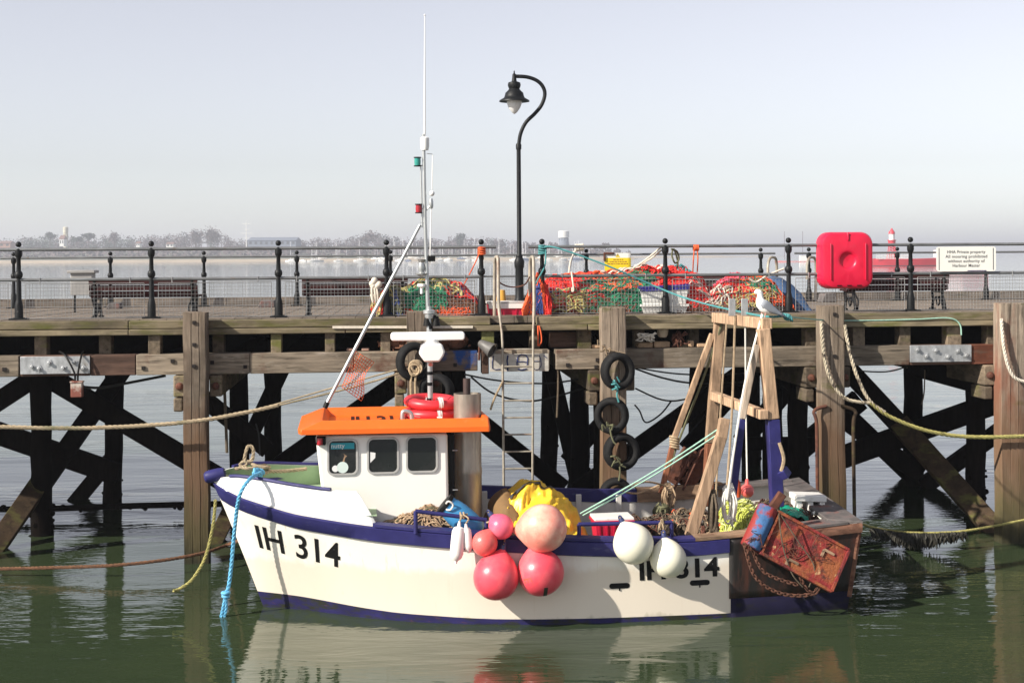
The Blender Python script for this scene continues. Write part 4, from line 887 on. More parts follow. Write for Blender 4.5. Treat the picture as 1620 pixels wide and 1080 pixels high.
b = MB(); pts = rrect(121*k, 15*k, 5*k); k = 16.6/FPX; pts = rrect(121*k, 14*k, 5*k); b.prism(pts, q(677, 532, .37), BS, V3((0, 0, 1)), -BT, .1); b.build('radar_scanner', m_white_p, mast, bevel=.012)
b = MB(); b.tube([q(516, 640, .45), q(590, 497, .27), q(664.5, 356, .1)], [.022, .022, .02], 10); b.build('mast_stay', m_alu, boat)
b = MB(); b.tube([q(514, 645, .45), q(518, 636, .45)], .03, 8); b.build('stay_foot', m_black, boat)
m_wht = mat('white_cord', (0.7, 0.68, 0.62), rough=0.8, var=0.1, scale=20)
b = MB()
for x0, y0, x1, y1, t0_, t1_ in ((680, 662, 655, 640, .1, -.2), (680, 662, 712, 643, .1, -.2), (680, 662, 645, 657, .1, .3), (680, 660, 700, 660, .1, .3)): b.tube([q(x0, y0, t0_), q(x1, y1, t1_)], .008, 6)
b.build('mast_lashing', m_wht, mast)
# side rails
def rail(x0, x1, xs, ytop, name='side_rail'):
    b = MB(); t = 1.2; a = bp(x0, ytop[0], t); c = bp(x1, ytop[1], t)
    for x in xs:
        f = (x-x0)/(x1-x0); s = lerp(a[0], c[0], f); z = lerp(a[1], c[1], f); b.tube([B(s, t, zg(s)-.02), B(s, t, z)], .024, 8)
    b.tube([B(a[0], t, a[1]), B(c[0], t, c[1])], .024, 8); b.build(name, m_blue_p, boat)
rail(657, 770, (657.5, 769.5), (808, 822)); rail(915, 1063, (916, 988, 1062.5), (829, 826))
# timber gantry over the stern
m_gal = wood('gantry_timber', (0.42, 0.28, 0.18), (10, 10, 1.2), 0, rnd=0.25)
m_palew = wood('pale_painted_timber', (0.52, 0.42, 0.33), (10, 10, 1.2), 0)
m_galr = wood('gantry_timber_red', (0.22, 0.085, 0.045), (10, 10, 1.2), 0)
def bm_(x0, y0, t0_, x1, y1, t1_, w, d, m, par, name, up=None):
    b = MB(); p, q_ = Bp(x0, y0, t0_), Bp(x1, y1, t1_); b.beam(p, q_, w, d, up or BT); return b.build(name, m, par, bevel=.008)
TN, TF = .9, -1.0
g = bm_(1133, 502, TF, 1214, 512, TN, .13, .13, m_gal, boat, 'gantry_head', V3((0, 0, 1)))
bm_(1139, 498, TF, 1124, 700, TF, .13, .13, m_gal, g, 'gantry_leg'); bm_(1124, 701, TF, 1118, 800, TF, .13, .13, m_galr, g, 'gantry_leg')
bm_(1207, 520, TN, 1222, 662, TN, .14, .14, m_gal, g, 'gantry_leg'); bm_(1222, 663, TN, 1229, 800, TN, .145, .145, m_blue_p, g, 'gantry_leg')
bm_(1128, 625, TF+.1, 1209, 656, TN+.1, .11, .11, m_gal, g, 'cross_beam', V3((0, 0, 1)))
bm_(1197, 545, TN, 1174, 662, TN, .075, .06, m_palew, g, 'gantry_strut'); bm_(1174, 663, TN, 1158, 800, TN, .075, .06, m_blue_p, g, 'gantry_strut')
bm_(1127, 528, TF, 1066, 695, TF, .075, .06, m_gal, g, 'gantry_strut'); bm_(1066, 696, TF, 1046, 780, TF, .07, .06, m_galr, g, 'gantry_strut')
bm_(1232, 752, TN, 1246, 746, TN+.1, .11, .12, m_blue_p, g, 'cleat')
for x in (1158, 1178): b = MB(); b.box(Bp(x, 486, 0), .085, .03, .22, (BS, BT, V3((0, 0, 1)))); b.build('head_bracket', m_galv, g, bevel=.004)
bm_(1141, 690, 1.05, 1092, 848, 1.05, .13, .10, m_gal, boat, 'loose_prop'); bm_(1146, 662, 1.0, 1141, 694, 1.05, .12, .10, m_gal, boat, 'loose_prop')
# ------------------------------------------------------------------ gear lying on or hanging from the boat
def one(name, b, m, label, cat, group=None, **k): return tag(b.build(name, m, None, **k), label, cat, group)
def buoy_mat(name, c1, fade):
    return mat(name, c1, rough=0.33, var=0.10, scale=2.2, bump=0.03, spots=[(fade, 2.4, 0.46, 0.66, (1, 1, 1)), (tuple(x*.6 for x in c1), 9, 0.62, 0.76, (1, 1, 1)), (tuple(x*.45 for x in c1), 3, 0.68, 0.74, (1, 5, 5))], rnd=0.03, subs=0.15)
m_red1 = buoy_mat('red_vinyl', (0.80, 0.075, 0.11), (0.82, 0.15, 0.17)); m_pink = buoy_mat('pink_vinyl', (0.74, 0.11, 0.20), (0.78, 0.18, 0.24)); m_salm = buoy_mat('salmon_vinyl', (0.74, 0.13, 0.12), (0.78, 0.22, 0.18)); m_peach = buoy_mat('faded_peach_vinyl', (0.76, 0.26, 0.20), (0.82, 0.50, 0.38))
m_whv = mat('white_vinyl', (0.78, 0.75, 0.60), rough=0.35, var=0.06, scale=2, bump=0.02, spots=[((0.70, 0.70, 0.50), 1.6, .55, .75, (1, 1, 1)), ((0.40, 0.37, 0.28), 9, .72, .82, (1, 1, 1))])
m_cord = mat('tan_cord', (0.36, 0.27, 0.17), rough=0.9, var=0.3, scale=30, rnd=0.1)
m_dkcord = mat('dirty_cord', (0.10, 0.075, 0.05), rough=0.9, var=0.4, scale=30)
m_dkneck = mat('buoy_eye_blue', (0.03, 0.04, 0.12), rough=0.4)
def buoy(px, py, rpx, t, m, label, axis, ends, neck=1.25):
    c = Bp(px, py, t); r = rpx*c.y/FPX; a = V3(axis).normalized()
    th = thing('mooring_buoy', label, 'buoy', c-V3((0, 0, r)), 0, 'inflatable buoys hung along the boat side')
    b = MB(); n = 22; prof = []
    for i in range(n+1):
        f = pi*i/n; h = -cos(f)*r; rr = r*sin(f)
        if f > 2.2: k = (f-2.2)/(pi-2.2); h = h+(neck-1)*r*k*k; rr = max(rr, .03*min(1, k*2)*(1-.2*k))
        prof.append((max(rr, 1e-4), h))
    b.lathe(prof, c, 36, a, cap=False); b.v = [c+(p-c)*(1+.022*noise.noise((p-c)*5+V3((px, 0, 0)))) for p in b.v]; b.build('buoy_body', m, th)
    e = c+a*r*(neck-.02); b = MB(); b.lathe([(.03, -.03), (.034, 0), (.03, .035)], e, 12, a); b.torus(e+a*.045, .022, .010, a.orthogonal(), 14, 6); b.build('buoy_eye', m_dkneck, th)
    o = MB(); tgt = ends; mid = (e+tgt)/2+V3((.01, 0, -.02)); o.rope(catmull([e+a*.05, mid, tgt], 6), .011); ro = o.build('lanyard', m_cord, th); return th, c, r
ZR = lambda x: Bp(x, 818, 1.2)
buoy(793, 833, 20, 1.40, m_pink, 'small bright pink buoy, upper of the two small ones beside the rail', (-.45, .2, .5), Bp(770, 826, 1.22))
buoy(767, 859, 20.5, 1.46, m_salm, 'small salmon buoy hanging between the white fenders and the red buoys', (.5, .3, 1), Bp(776, 825, 1.22))
buoy(785, 912, 36.5, 1.50, m_red1, 'large plain red buoy, lower left of the cluster on the hull', (.25, .2, 1), Bp(798, 838, 1.24))
th, c_, r_ = buoy(855, 905, 37, 1.50, m_red1, 'large red buoy with a strip of dark tape near its bottom', (-.3, .2, 1), Bp(838, 850, 1.26))
b = MB(); a0 = V3((0, -1, 0))
def onball(c, r, dx, dz): d = V3((dx, -math.sqrt(max(.01, 1-dx*dx-dz*dz)), dz)); return c+d*r
b.surf(lambda u, v: onball(c_, r_*1.006, lerp(.10, .26, u)+.04*v, lerp(-.98, -.48, v)*.93), 4, 8); b.build('tape_strip', mat('dark_tape', (0.03, 0.035, 0.025), rough=.5, var=.3), th)
b = MB(); b.surf(lambda u, v: onball(c_, r_*1.004, lerp(-.62, -.30, u)-.12*v, lerp(-.42, -.12, v)+.1*u), 4, 5); b.build('repair_patch', mat('repair_patch', (.55, .10, .06), rough=.5), th)
buoy(859, 835, 38, 1.52, m_peach, 'large sun faded peach buoy resting on the gunwale against the yellow tarpaulin', (-1, .2, -.12), Bp(806, 842, 1.25), 1.32)
buoy(1002, 860, 32, 1.52, m_whv, 'white round buoy hanging from the rail, larger of the two white ones', (-.5, .3, 1), Bp(992, 829, 1.22))
buoy(1057, 884, 29, 1.50, m_whv, 'white round buoy over the registration number, smaller of the two', (-.15, .3, 1), Bp(1047, 828, 1.22))
m_fndr = mat('white_fender_vinyl', (0.80, 0.77, 0.74), rough=0.4, var=0.08, scale=5, spots=[((0.6, 0.45, 0.40), 4, .6, .8, (1, 1, .5))])
for x0, y0, x1, y1, wpx, lab in ((727, 824, 721, 891, 22, 'long white sausage fender hanging from the blue rail, bigger and nearer the bow'), (737, 828, 742, 874, 15, 'slim white sausage fender hanging just aft of the longer one')):
    p, q_ = Bp(x0, y0, 1.42), Bp(x1, y1, 1.44); L = (p-q_).length; R = wpx*16/FPX/2; ax = (q_-p).normalized()
    th = thing('fender', lab, 'fender', q_, 0, 'white fenders on the boat rail')
    b = MB(); b.lathe([(.012, 0), (.018, .03), (.022, .06), (R*.72, L*.15), (R*.96, L*.24), (R, L*.5), (R*.98, L*.76), (R*.78, L*.87), (.02, L*.94), (.014, L)], p, 20, ax); b.build('fender_body', m_fndr, th)
    b = MB(); b.rope(catmull([p, p+V3((.03, .05, .05)), Bp((x0+730)/2, 814, 1.2), Bp(x0+3, 813, 1.17)], 5), .010); b.torus(Bp((x0+730)/2, 815, 1.2), .032, .012, BS, 14, 6); b.build('lanyard', m_cord, th)

# yellow tarpaulin over gear amidships
m_tarp = mat('yellow_oilskin', (0.80, 0.50, 0.03), rough=0.38, var=0.16, scale=3, bump=0.25, bdist=.03, spots=[((0.60, 0.36, 0.10), 3, .58, .78, (1, 1, 1)), ((0.42, 0.24, 0.05), 8, .70, .8, (1, 1, 1))])
env = [(3.33, .82), (3.45, 1.20), (3.58, 1.30), (3.72, 1.40), (3.82, 1.44), (3.95, 1.40), (4.1, 1.32), (4.25, 1.20), (4.40, 1.05), (4.50, .86), (4.55, .70)]
def ridged(p, s): return 1-abs(noise.noise(p*s))*2
def tarp_fn(u, v):
    s = lerp(3.30, 4.52, u); top = interp(env, s); t = lerp(-.55, 1.10, v)
    f = max(0, min(1, (1.14-t)/.75)); f2 = max(0, min(1, (t+.6)/.45)); k = (f**.6)*(f2**.5)
    z = lerp(.62, top, k)
    p = V3((s*2.2+t*.8, t*1.4, z*1.5)); d = (.07*ridged(p, 1.7)+.045*ridged(p+V3((7, 3, 1)), 3.6)+.02*noise.noise(p*9))-.05
    d *= min(1, 6*min(u, 1-u)+.15)
    return B(s+d*.5, t+d*.9, z+d*1.0)
b = MB(); b.surf(tarp_fn, 70, 60); tp = one('tarpaulin', b, m_tarp, 'crumpled yellow tarpaulin heaped amidships behind the peach buoy', 'tarpaulin', sharp=180)
b = MB(); b.surf(lambda u, v: tarp_fn(lerp(.20, .64, u), lerp(.55-.12*u, .60-.10*u, v)+0*u)+V3((0, -.02, .02)), 24, 2); b.v = [p for p in b.v]
MW[tp.name] = Matrix.Translation(tp.location); b.build('webbing_strap', mat('dark_webbing', (.035, .035, .04), rough=.8), tp)
m_canv = mat('brown_canvas', (0.20, 0.115, 0.045), rough=0.85, var=0.3, scale=3, bump=0.4)
b = MB()
def canv(u, v):
    s = lerp(3.16, 3.62, u); t = lerp(-.4, .75, v); k = sin(pi*min(1, u*.62+.05))*(max(0, 1-((v-.45)/.6)**2))**.5
    z = lerp(.5, 1.36, k); p = V3((s*2, t*2, z)); d = .05*ridged(p, 2.1)+.03*noise.noise(p*5); return B(s+d, t+d, z+d*.4)
b.surf(canv, 24, 26); one('canvas_bundle', b, m_canv, 'brown canvas bundle between the steel exhaust casing and the yellow tarpaulin', 'canvas', sharp=180)
# blue barrel
m_barrel = mat('blue_plastic', (0.05, 0.25, 0.50), rough=0.4, var=0.14, scale=4, bump=0.05, spots=[((0.25, 0.38, 0.48), 5, .62, .8, (1, 1, 1))])
p, q_ = Bp(704, 797, .95), Bp(768, 850, .98); ax = (q_-p).normalized()
th = thing('barrel', 'blue plastic barrel with a black lid tipped over against the steel casing', 'barrel', q_)
b = MB(); b.lathe([(.118, 0), (.128, .02), (.125, .05), (.14, .12), (.15, .2), (.15, .32), (.142, .42), (.12, .50), (.10, .52)], p, 26, ax); b.build('barrel_body', m_barrel, th)
b = MB(); b.lathe([(.0, -.028), (.10, -.026), (.128, -.02), (.134, -.005), (.134, .025), (.126, .03)], p, 26, ax); b.build('lid', m_black, th)
b = MB(); b.tube(catmull([p+V3((.02, -.13, .03)), p+V3((.05, -.16, .06)), p+V3((.10, -.15, .02)), p+V3((.07, -.15, -.04)), p+V3((.02, -.13, -.04))], 4), .011, 6); b.build('handle', m_wht, th)

# heaps of rope and netting
def strands(b, fn, n, steps, dl, r, rg, lift=.01, wig=.7, u0=.03, u1=.97, v0=.03, v1=.97, seg=4):
    U0_, U1_, V0_, V1_ = u0, u1, v0, v1
    for _ in range(n):
        j = rg.gauss(0, .045); j2 = rg.gauss(0, .02); u0, u1 = max(.015, U0_+j), min(.985, U1_+j*rg.uniform(-.3, 1.2)); v0, v1 = max(.005, V0_+j2), min(.98, V1_+j2)
        u, v = rg.uniform(u0, u1), rg.uniform(v0, v1); a = rg.uniform(0, 6.28); pts = []; lf = rg.uniform(.2, 1)*lift
        for k in range(steps):
            pts.append(fn(u, v)+V3((0, -lf, lf*(.6+.6*sin(k*1.7+_)))))
            a += rg.uniform(-wig, wig); u = min(u1, max(u0, u+cos(a)*dl)); v = min(v1, max(v0, v+sin(a)*dl))
            if u in (u0, u1) or v in (v0, v1): a += 2.2
        b.tube(catmull(pts, 3), r*rg.uniform(.8, 1.25), seg)
def heap_fn(P, ulen, vlen, env_, seed, rough=.05):
    def fn(u, v):
        h = interp(env_, u); k = max(0, 1-abs(2*v-1)**2.4)**.5; p = V3((u*ulen*2.3+seed, v*vlen*2.3, seed*1.7))
        z = h*k*(1+.18*noise.noise(p*1.3))+rough*noise.noise(p*3.1)*k; d = rough*noise.noise(p*2.3+V3((9, 9, 9)))
        return P(u*ulen+d, v*vlen+d, max(0.0, z))
    return fn
def netpatch(b, fn, u0, u1, v0, v1, nu, nv, r, rg, lift=.012, wob=.012):
    """diamond netting draped on a heap"""
    ph = [rg.uniform(0, 6) for _ in range(4)]
    for d in (1, -1):
        for i in range(-nv, nu):
            pts = []
            for k in range(nv+1):
                x = (i+k)/nu if d > 0 else (nu-1-i-k)/nu
                if not 0 <= x <= 1: continue
                u = lerp(u0, u1, x)+wob*sin(k*1.1+ph[0]+i*.7); v = lerp(v0, v1, k/nv)+wob*sin(k*.9+ph[1]+i*.5)
                pts.append(fn(min(.99, max(.01, u)), min(.99, max(.01, v)))+V3((0, -lift*.6, lift*(.6+.5*sin(k*2.1+i*1.3)))))
            if len(pts) > 1: b.tube(pts, r, 3, cap=False)
rg = random.Random(21)
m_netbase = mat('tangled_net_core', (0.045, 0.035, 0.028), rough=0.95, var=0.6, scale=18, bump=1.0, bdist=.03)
m_tanrope = mat('tan_net_twine', (0.34, 0.24, 0.15), rough=0.9, var=0.35, scale=14); m_oliv = mat('olive_twine', (0.13, 0.13, 0.07), rough=.9, var=.3, scale=14)
fn = heap_fn(lambda a, c, z: B(1.93+a, .34+c*.68, .94+z), 1.15, .95, [(0, .06), (.12, .14), (.3, .22), (.6, .30), (.8, .22), (1, .05)], 3.0)
th = thing('net_heap', 'heap of tan and brown netting on deck between the white bulwark and blue barrel', 'netting', B(2.4, 1.0, .9))
b = MB(); b.surf(fn, 24, 20); b.build('net_core', m_netbase, th, sharp=180)
b = MB(); strands(b, fn, 120, 10, .045, .009, rg, .03); b.build('tan_net', m_tanrope, th)
b = MB(); strands(b, fn, 45, 9, .05, .008, rg, .035); b.build('brown_net', m_capw, th); b = MB(); strands(b, fn, 25, 9, .05, .007, rg, .035); b.build('olive_net', m_oliv, th)
# red fish box, and a dark weedy net along the far bulwark
m_redpl = mat('red_plastic', (0.50, 0.012, 0.05), rough=0.4, var=0.12, scale=4, bump=.04)
m_whpl = mat('white_plastic', (0.72, 0.71, 0.68), rough=0.45, var=0.06, scale=4, spots=[((.45, .4, .33), 5, .6, .8, (1, 1, 1))])
def crate(name, label, c, X, Y, w, d, h, body, rimm, cat, lid=None, tilt=None, group=None, wall=.014, ribs=5):
    Z = V3((0, 0, 1)); th = thing(name, label, cat, c, 0, group)
    b = MB(); vs = []
    for z, k in ((0, .88), (h, 1.0)):
        for i, j in ((-1, -1), (1, -1), (1, 1), (-1, 1)): vs.append(c+X*(i*w/2*k)+Y*(j*d/2*k)+Z*z)
    for z, k in ((h, 1-2*wall/w), (.02, .88-2*wall/w)):
        for i, j in ((-1, -1), (1, -1), (1, 1), (-1, 1)): vs.append(c+X*(i*w/2*k)+Y*(j*d/2*k)+Z*z)
    fs = [(3, 2, 1, 0), (12, 13, 14, 15)]
    for k in range(3):
        for j in range(4): l = (j+1) % 4; fs.append((k*4+j, k*4+l, k*4+4+l, k*4+4+j))
    b.add(vs, fs); b.build('crate_body', body, th, bevel=.008)
    b = MB()
    for j in range(4):
        p, q_ = vs[4+j], vs[4+(j+1) % 4]; b.beam(p+(q_-p).normalized()*-.012, q_+(q_-p).normalized()*.012, .03, .035, Z)
    b.build('rim', rimm, th, bevel=.004)
    b = MB()
    for k in range(ribs):
        b = MB(); f = -.5+(k+.5)/ribs; b.beam(c+X*(f*w*.88)-Y*(d/2*.89)+Z*.01, c+X*(f*w)-Y*(d/2+.004)+Z*(h-.03), .02, .016, Y); b.build('crate_rib', body, th)
    if lid: b = MB(); b.box(c+Z*(h+.03), w*1.03, d*1.03, .035, (X, Y, Z)); b.build('lid', lid, th, bevel=.008)
    return th
c = Bp(968, 850, .75); crate('fish_box', 'red plastic fish box with a white lid on deck behind the white buoys', V3((c.x, c.y, .84)), BS, -BT, .46, .36, .24, m_redpl, m_redpl, 'fish box', lid=m_whpl)
b = MB(); fn = heap_fn(lambda a, c_, z: B(4.75+a, .1+c_*.6, .75+z), .85, .8, [(0, .05), (.3, .28), (.55, .22), (.8, .27), (1, .05)], 8.0, .09)
th = thing('net_heap', 'dark spiky tangle of weedy net behind the blue rail and white buoys', 'netting', B(5.1, .5, .7)); b.surf(fn, 16, 16); b.build('net_core', m_netbase, th, sharp=180)
b = MB(); strands(b, fn, 80, 7, .06, .007, rg, .05, 1.3); b.build('dark_net', m_dkcord, th); b = MB(); strands(b, fn, 22, 7, .06, .007, rg, .05, 1.2); b.build('brown_net', m_rust, th)
# hanks of rope over the far bulwark and the white coil on the gantry leg
def hank(c, L, n, w, rg, m, label, r=.011, cat='rope', dn=V3((0, 0, -1)), name='rope_hank'):
    th = MB()
    for k in range(n):
        l = L*rg.uniform(.75, 1.05); x0, x1 = rg.uniform(-w, w), rg.uniform(-w, w); y = rg.uniform(-.05, .05); j = rg.uniform(.02, .05)
        th.tube(catmull([c+BS*(x0*.4)+BT*(y), c+BS*(x0)+dn*(l*.4)+BT*(y+.05), c+BS*(x0*.8)+dn*(l*.85)+BT*y, c+BS*((x0+x1)/2)+dn*l, c+BS*(x1*.8)+dn*(l*.85)-BT*y, c+BS*x1+dn*(l*.4), c+BS*(x1*.4)+V3((0, 0, j))], 4), r, 5)
    for k in range(4): th.torus(c+V3((0, 0, -.02-.02*k)), w*.55, r*1.1, V3((rg.uniform(-.2, .2), rg.uniform(-.2, .2), 1)), 18, 5)
    return one(name, th, m, label, cat)
hank(Bp(1058, 768, -.95), .33, 9, .10, rg, m_tanrope, 'tan rope hank hung over the far bulwark ahead of the gantry', r=.013)
hank(Bp(1047, 800, -.85), .16, 8, .13, rg, m_oliv, 'dark olive rope loops lying below the tan hank on the far bulwark', r=.012)
hank(Bp(1152, 770, .98), .45, 9, .11, rg, m_wht, 'white rope coil hanging on the blue strut of the gantry', r=.011)
hank(Bp(1108, 815, 1.02), .16, 1, .05, rg, m_wht, 'single thin white rope loop beside the loose timber prop', r=.008)
b = MB(); b.rope(catmull([Bp(1052, 768, -.9), Bp(1020, 762, -.6), Bp(985, 775, -.5), Bp(1010, 780, -.9), Bp(1045, 766, -.92)], 6), .014); one('rope', b, m_tanrope, 'tan rope bight looped forward along the far gunwale', 'rope')
hank(Bp(1046, 826, 1.22), .14, 4, .045, rg, m_cord, 'tan cord knot hanging on the blue rail above the smaller white buoy', r=.009, name='cord_knot')
hank(Bp(1128, 780, 1.05), .55, 8, .05, rg, m_dkcord, 'dark twisted chain and rope bunch hanging inside the gantry', r=.016, name='rope_bunch')
hank(Bp(1112, 838, 1.12), .25, 3, .03, rg, m_rust, 'rusty chain end hanging over the wooden cap by the prop', r=.013, name='chain_end')
# gantry running lines
m_twine = mat('weathered_line', (0.30, 0.22, 0.14), rough=.9, var=.3, scale=20)
def line(pts, r, m, label, cat='rope', name='rope', tw=False, sub=6):
    b = MB(); pp = catmull(pts, sub)
    if tw: b.rope(pp, r)
    else: b.tube(pp, r, 6)
    return one(name, b, m, label, cat)
line([Bp(1163, 500, 0), Bp(1158, 650, .1), Bp(1150, 770, .3)], .015, m_twine, 'thick hoist line dropping from the middle of the gantry head')
line([Bp(1150, 505, -.4), Bp(1140, 650, -.3), Bp(1132, 790, 0)], .013, m_twine, 'hoist line dropping nearest the far gantry leg')
line([Bp(1179, 505, .2), Bp(1180, 640, .1), Bp(1182, 760, .2)], .010, m_wht, 'thin pale line dropping behind the white gantry strut')
line([Bp(1206, 497, .8), Bp(1180, 600, 1.0), Bp(1163, 700, 1.05), Bp(1150, 790, 1.05)], .014, m_wht, 'pale line slanting forward from the near gantry head to the coil')
line([Bp(1146, 500, -.9), Bp(1112, 600, -1.05), Bp(1072, 702, -1.1), Bp(1052, 765, -1.05)], .016, m_oliv, 'olive rope lashed along the far gantry strut')
b = MB()
for k in range(5): b.torus(Bp(1067, 692+4*k, TF), .06, .014, V3((.3, .2, 1)), 16, 6)
one('rope_lashing', b, m_cord, 'brown lashing wound round the far gantry strut', 'lashing')
line([Bp(1233, 700, .98), Bp(1240, 725, 1.0), Bp(1236, 745, 1.0)], .022, m_cord, 'frayed tan rope tail hanging from the near blue gantry leg', name='rope_tail')
m_mint = mat('mint_green_line', (0.30, 0.50, 0.40), rough=.8, var=.2, scale=25)
line([Bp(1152, 668, 1.0), Bp(1040, 742, .8), Bp(918, 812, .6)], .011, m_mint, 'upper mint green line stretched from the gantry prop to the yellow tarpaulin')
line([Bp(1152, 676, 1.0), Bp(1040, 748, .8), Bp(922, 815, .55)], .010, m_mint, 'mint green line running just under its twin from the gantry prop')
m_lime = mat('lime_net_twine', (0.42, 0.46, 0.08), rough=.85, var=.3, scale=12); m_limep = mat('pale_lime_twine', (0.55, 0.58, 0.28), rough=.85, var=.2)
fn = heap_fn(lambda a, c_, z: B(6.15+a, -.1+c_, .80+z), .6, .9, [(0, .05), (.3, .30), (.6, .36), (1, .15)], 12.0, .08)
th = thing('net_heap', 'bright lime yellow net heap in the stern under the gantry', 'netting', B(6.4, .4, .75)); b = MB(); b.surf(fn, 14, 14); b.build('net_core', m_lime, th, sharp=180)
b = MB(); strands(b, fn, 90, 8, .06, .008, rg, .04, 1.0); b.build('lime_net', m_lime, th); b = MB(); strands(b, fn, 50, 8, .06, .007, rg, .05, 1.0); b.build('pale_net', m_limep, th)
m_orange = mat('orange_twine', (0.68, 0.10, 0.025), rough=.8, var=.25, scale=14)
c = Bp(1182, 776, .5); b = MB(); b.ball(c, .085, 18, 12); b.lathe([(.03, .07), (.02, .14), (.0, .15)], c, 10); one('float', b, m_salm, 'small pink float hanging among the gantry ropes', 'float')
b = MB(); c = Bp(1165, 768, .7); b.lathe([(.02, -.14), (.045, -.08), (.055, .02), (.04, .10), (.015, .14)], c, 12, (-.2, 0, 1)); one('float', b, m_orange, 'long orange float hanging left of the small pink one', 'float')
# white fish box and green sheet at the stern
c = Bp(1278, 812, .25); th = thing('fish_box', 'white slotted polystyrene fish box on the stern deck', 'fish box', c)
b = MB(); Z = V3((0, 0, 1)); X = (BS*.96-BT*.05+V3((0, 0, -.06))).normalized()
b.box(c+Z*.03, .36, .28, .06, (X, BT, Z)); b.box(c+Z*.21, .40, .30, .08, (X, BT, Z))
for k in (-1, 0, 1): b.box(c+X*(.15*k)+Z*.11, .07, .25, .14, (X, BT, Z))
b.build('box_body', m_whpl, th, bevel=.012)
b = MB(); b.box(c+X*.0+Z*.20+BT*.14, .10, .012, .03, (X, BT, Z)); b.build('hand_slot', m_joist, th)
m_emer = mat('emerald_sheet', (0.0, 0.24, 0.15), rough=.4, var=.3, scale=6, bump=.3)
b = MB(); b.surf(lambda u, v: Bp(lerp(1234, 1280, u), lerp(800, 812, u)-4*sin(pi*u), lerp(.35, .75, v))+V3((0, 0, .05*noise.noise(V3((u*6, v*5, 2)))-.1*v)), 18, 12); one('plastic_sheet', b, m_emer, 'crumpled emerald plastic sheet beside the white fish box', 'sheet', solid=.004, sharp=180)
b = MB(); b.tube(catmull([Bp(x, y, .6) for x, y in ((1286, 812), (1296, 808), (1302, 818), (1298, 830), (1288, 824))], 5), .018, 6); one('rope_end', b, m_wht, 'knotted white rope end hanging below the white fish box', 'rope')
# rusty trawl door hung over the quarter
m_door = mat('rusty_red_door', (0.19, 0.014, 0.013), rough=0.8, var=0.55, scale=9, bump=0.7, bdist=.03, spots=[((0.26, 0.075, 0.022), 3.4, .46, .60, (1, 1, 1)), ((0.50, 0.33, 0.16), 5.5, .62, .70, (1, 1, 1)), ((0.035, 0.012, 0.01), 7, .52, .66, (1, 1, 1))])
m_doorblue = mat('chipped_blue_red_paint', (0.035, 0.11, 0.26), rough=0.7, var=0.4, scale=7, bump=0.5, spots=[((0.24, 0.02, 0.016), 2.6, .46, .53, (1, 1, 1)), ((0.06, 0.02, 0.015), 9, .64, .72, (1, 1, 1))])
tD = 1.50; A_, B_, D_ = Bp(1231, 809, tD-.12), Bp(1343, 870, tD), Bp(1184, 862, tD); X = (B_-A_).normalized(); w = (B_-A_).length; Y = (D_-A_); Y = (Y-X*Y.dot(X)); h = Y.length*1.02; Y.normalize(); N_ = X.cross(Y).normalized()
if N_.y > 0: N_ = -N_
dr = thing('trawl_door', 'rusty red steel trawl door with a blue rounded end hung over the stern quarter', 'trawl door', D_)
b = MB(); b.box(A_+X*w/2+Y*h/2-N_*.06, w, h, .10, (X, Y, N_)); b.build('door_panel', m_door, dr, bevel=.008)
b = MB()
for p, q_ in ((A_, A_+X*w), (A_+Y*h, A_+X*w+Y*h), (A_+X*w, A_+X*w+Y*h)): b.beam(p+N_*.004, q_+N_*.004, .035, .05, N_)
b.beam(A_+X*w*.02, A_+X*w*.02+Y*h, .03, .06, N_); b.build('door_edge', m_door, dr, bevel=.005)
b = MB(); n = 12
b.prism([(.0, .02), (-.07, .075), (-.16, .07), (-.225, .01), (-.235, -.08), (-.18, -.16), (.0, -.18)], A_, X, N_, Y, h); b.build('rounded_shoe', m_doorblue, dr, bevel=.02, sharp=50)
for f, g_ in ((.78, .25), (.42, .82)):
    p = A_+X*w*f+Y*h*g_; b = MB(); b.beam(p-X*.06, p+X*.07, .03, .02, N_); b.beam(p-X*.06, p-X*.06+Y*.09, .03, .02, N_); b.build('bracket', m_capw, dr)
b = MB(); b.beam(Bp(1222, 803, tD-.2), Bp(1238, 780, tD-.2), .10, .08, BT); b.build('lug', m_rust, dr, bevel=.01)
def chain(b, pts, r=.010, link=.05):
    pp = catmull(pts, 12); L = 0; nxt = 0; k = 0
    for a, c_ in zip(pp, pp[1:]):
        d = (c_-a).length
        while nxt < L+d:
            p = a.lerp(c_, (nxt-L)/d); ax = (c_-a).normalized(); s = ax.orthogonal().normalized()
            if k % 2: s = ax.cross(s)
            e = ax.cross(s); b.tube([p+ax*(link*.62*cos(2*pi*i/10))+e*(link*.36*sin(2*pi*i/10)) for i in range(10)], r, 5, closed=True); nxt += link*.78; k += 1
        L += d
m_chain = mat('rusty_chain', (0.09, 0.035, 0.02), rough=.85, var=.4, scale=20)
for i, (pts, lab) in enumerate([([(1178, 862), (1195, 912), (1235, 938), (1285, 938), (1312, 905)], 'rusty chain sagging lowest under the trawl door'), ([(1188, 864), (1210, 905), (1262, 925)], 'rusty chain crossing under the left corner of the trawl door'), ([(1262, 900), (1272, 925), (1288, 938), (1300, 920)], 'bunched rusty chain under the low corner of the trawl door')]):
    b = MB(); chain(b, [Bp(x, y, 1.52) for x, y in pts]); one('chain', b, m_chain, lab, 'chain')
for i, (pts, lab) in enumerate([([(1232, 812), (1238, 860), (1252, 905), (1270, 928)], 'dark wire rope running down across the trawl door face, left of two'), ([(1236, 815), (1262, 855), (1288, 895), (1280, 928)], 'dark wire rope running down across the trawl door face, right of two')]):
    line([Bp(x, y, 1.56) for x, y in pts], .008, m_dkcord, lab, 'wire', 'wire_rope')
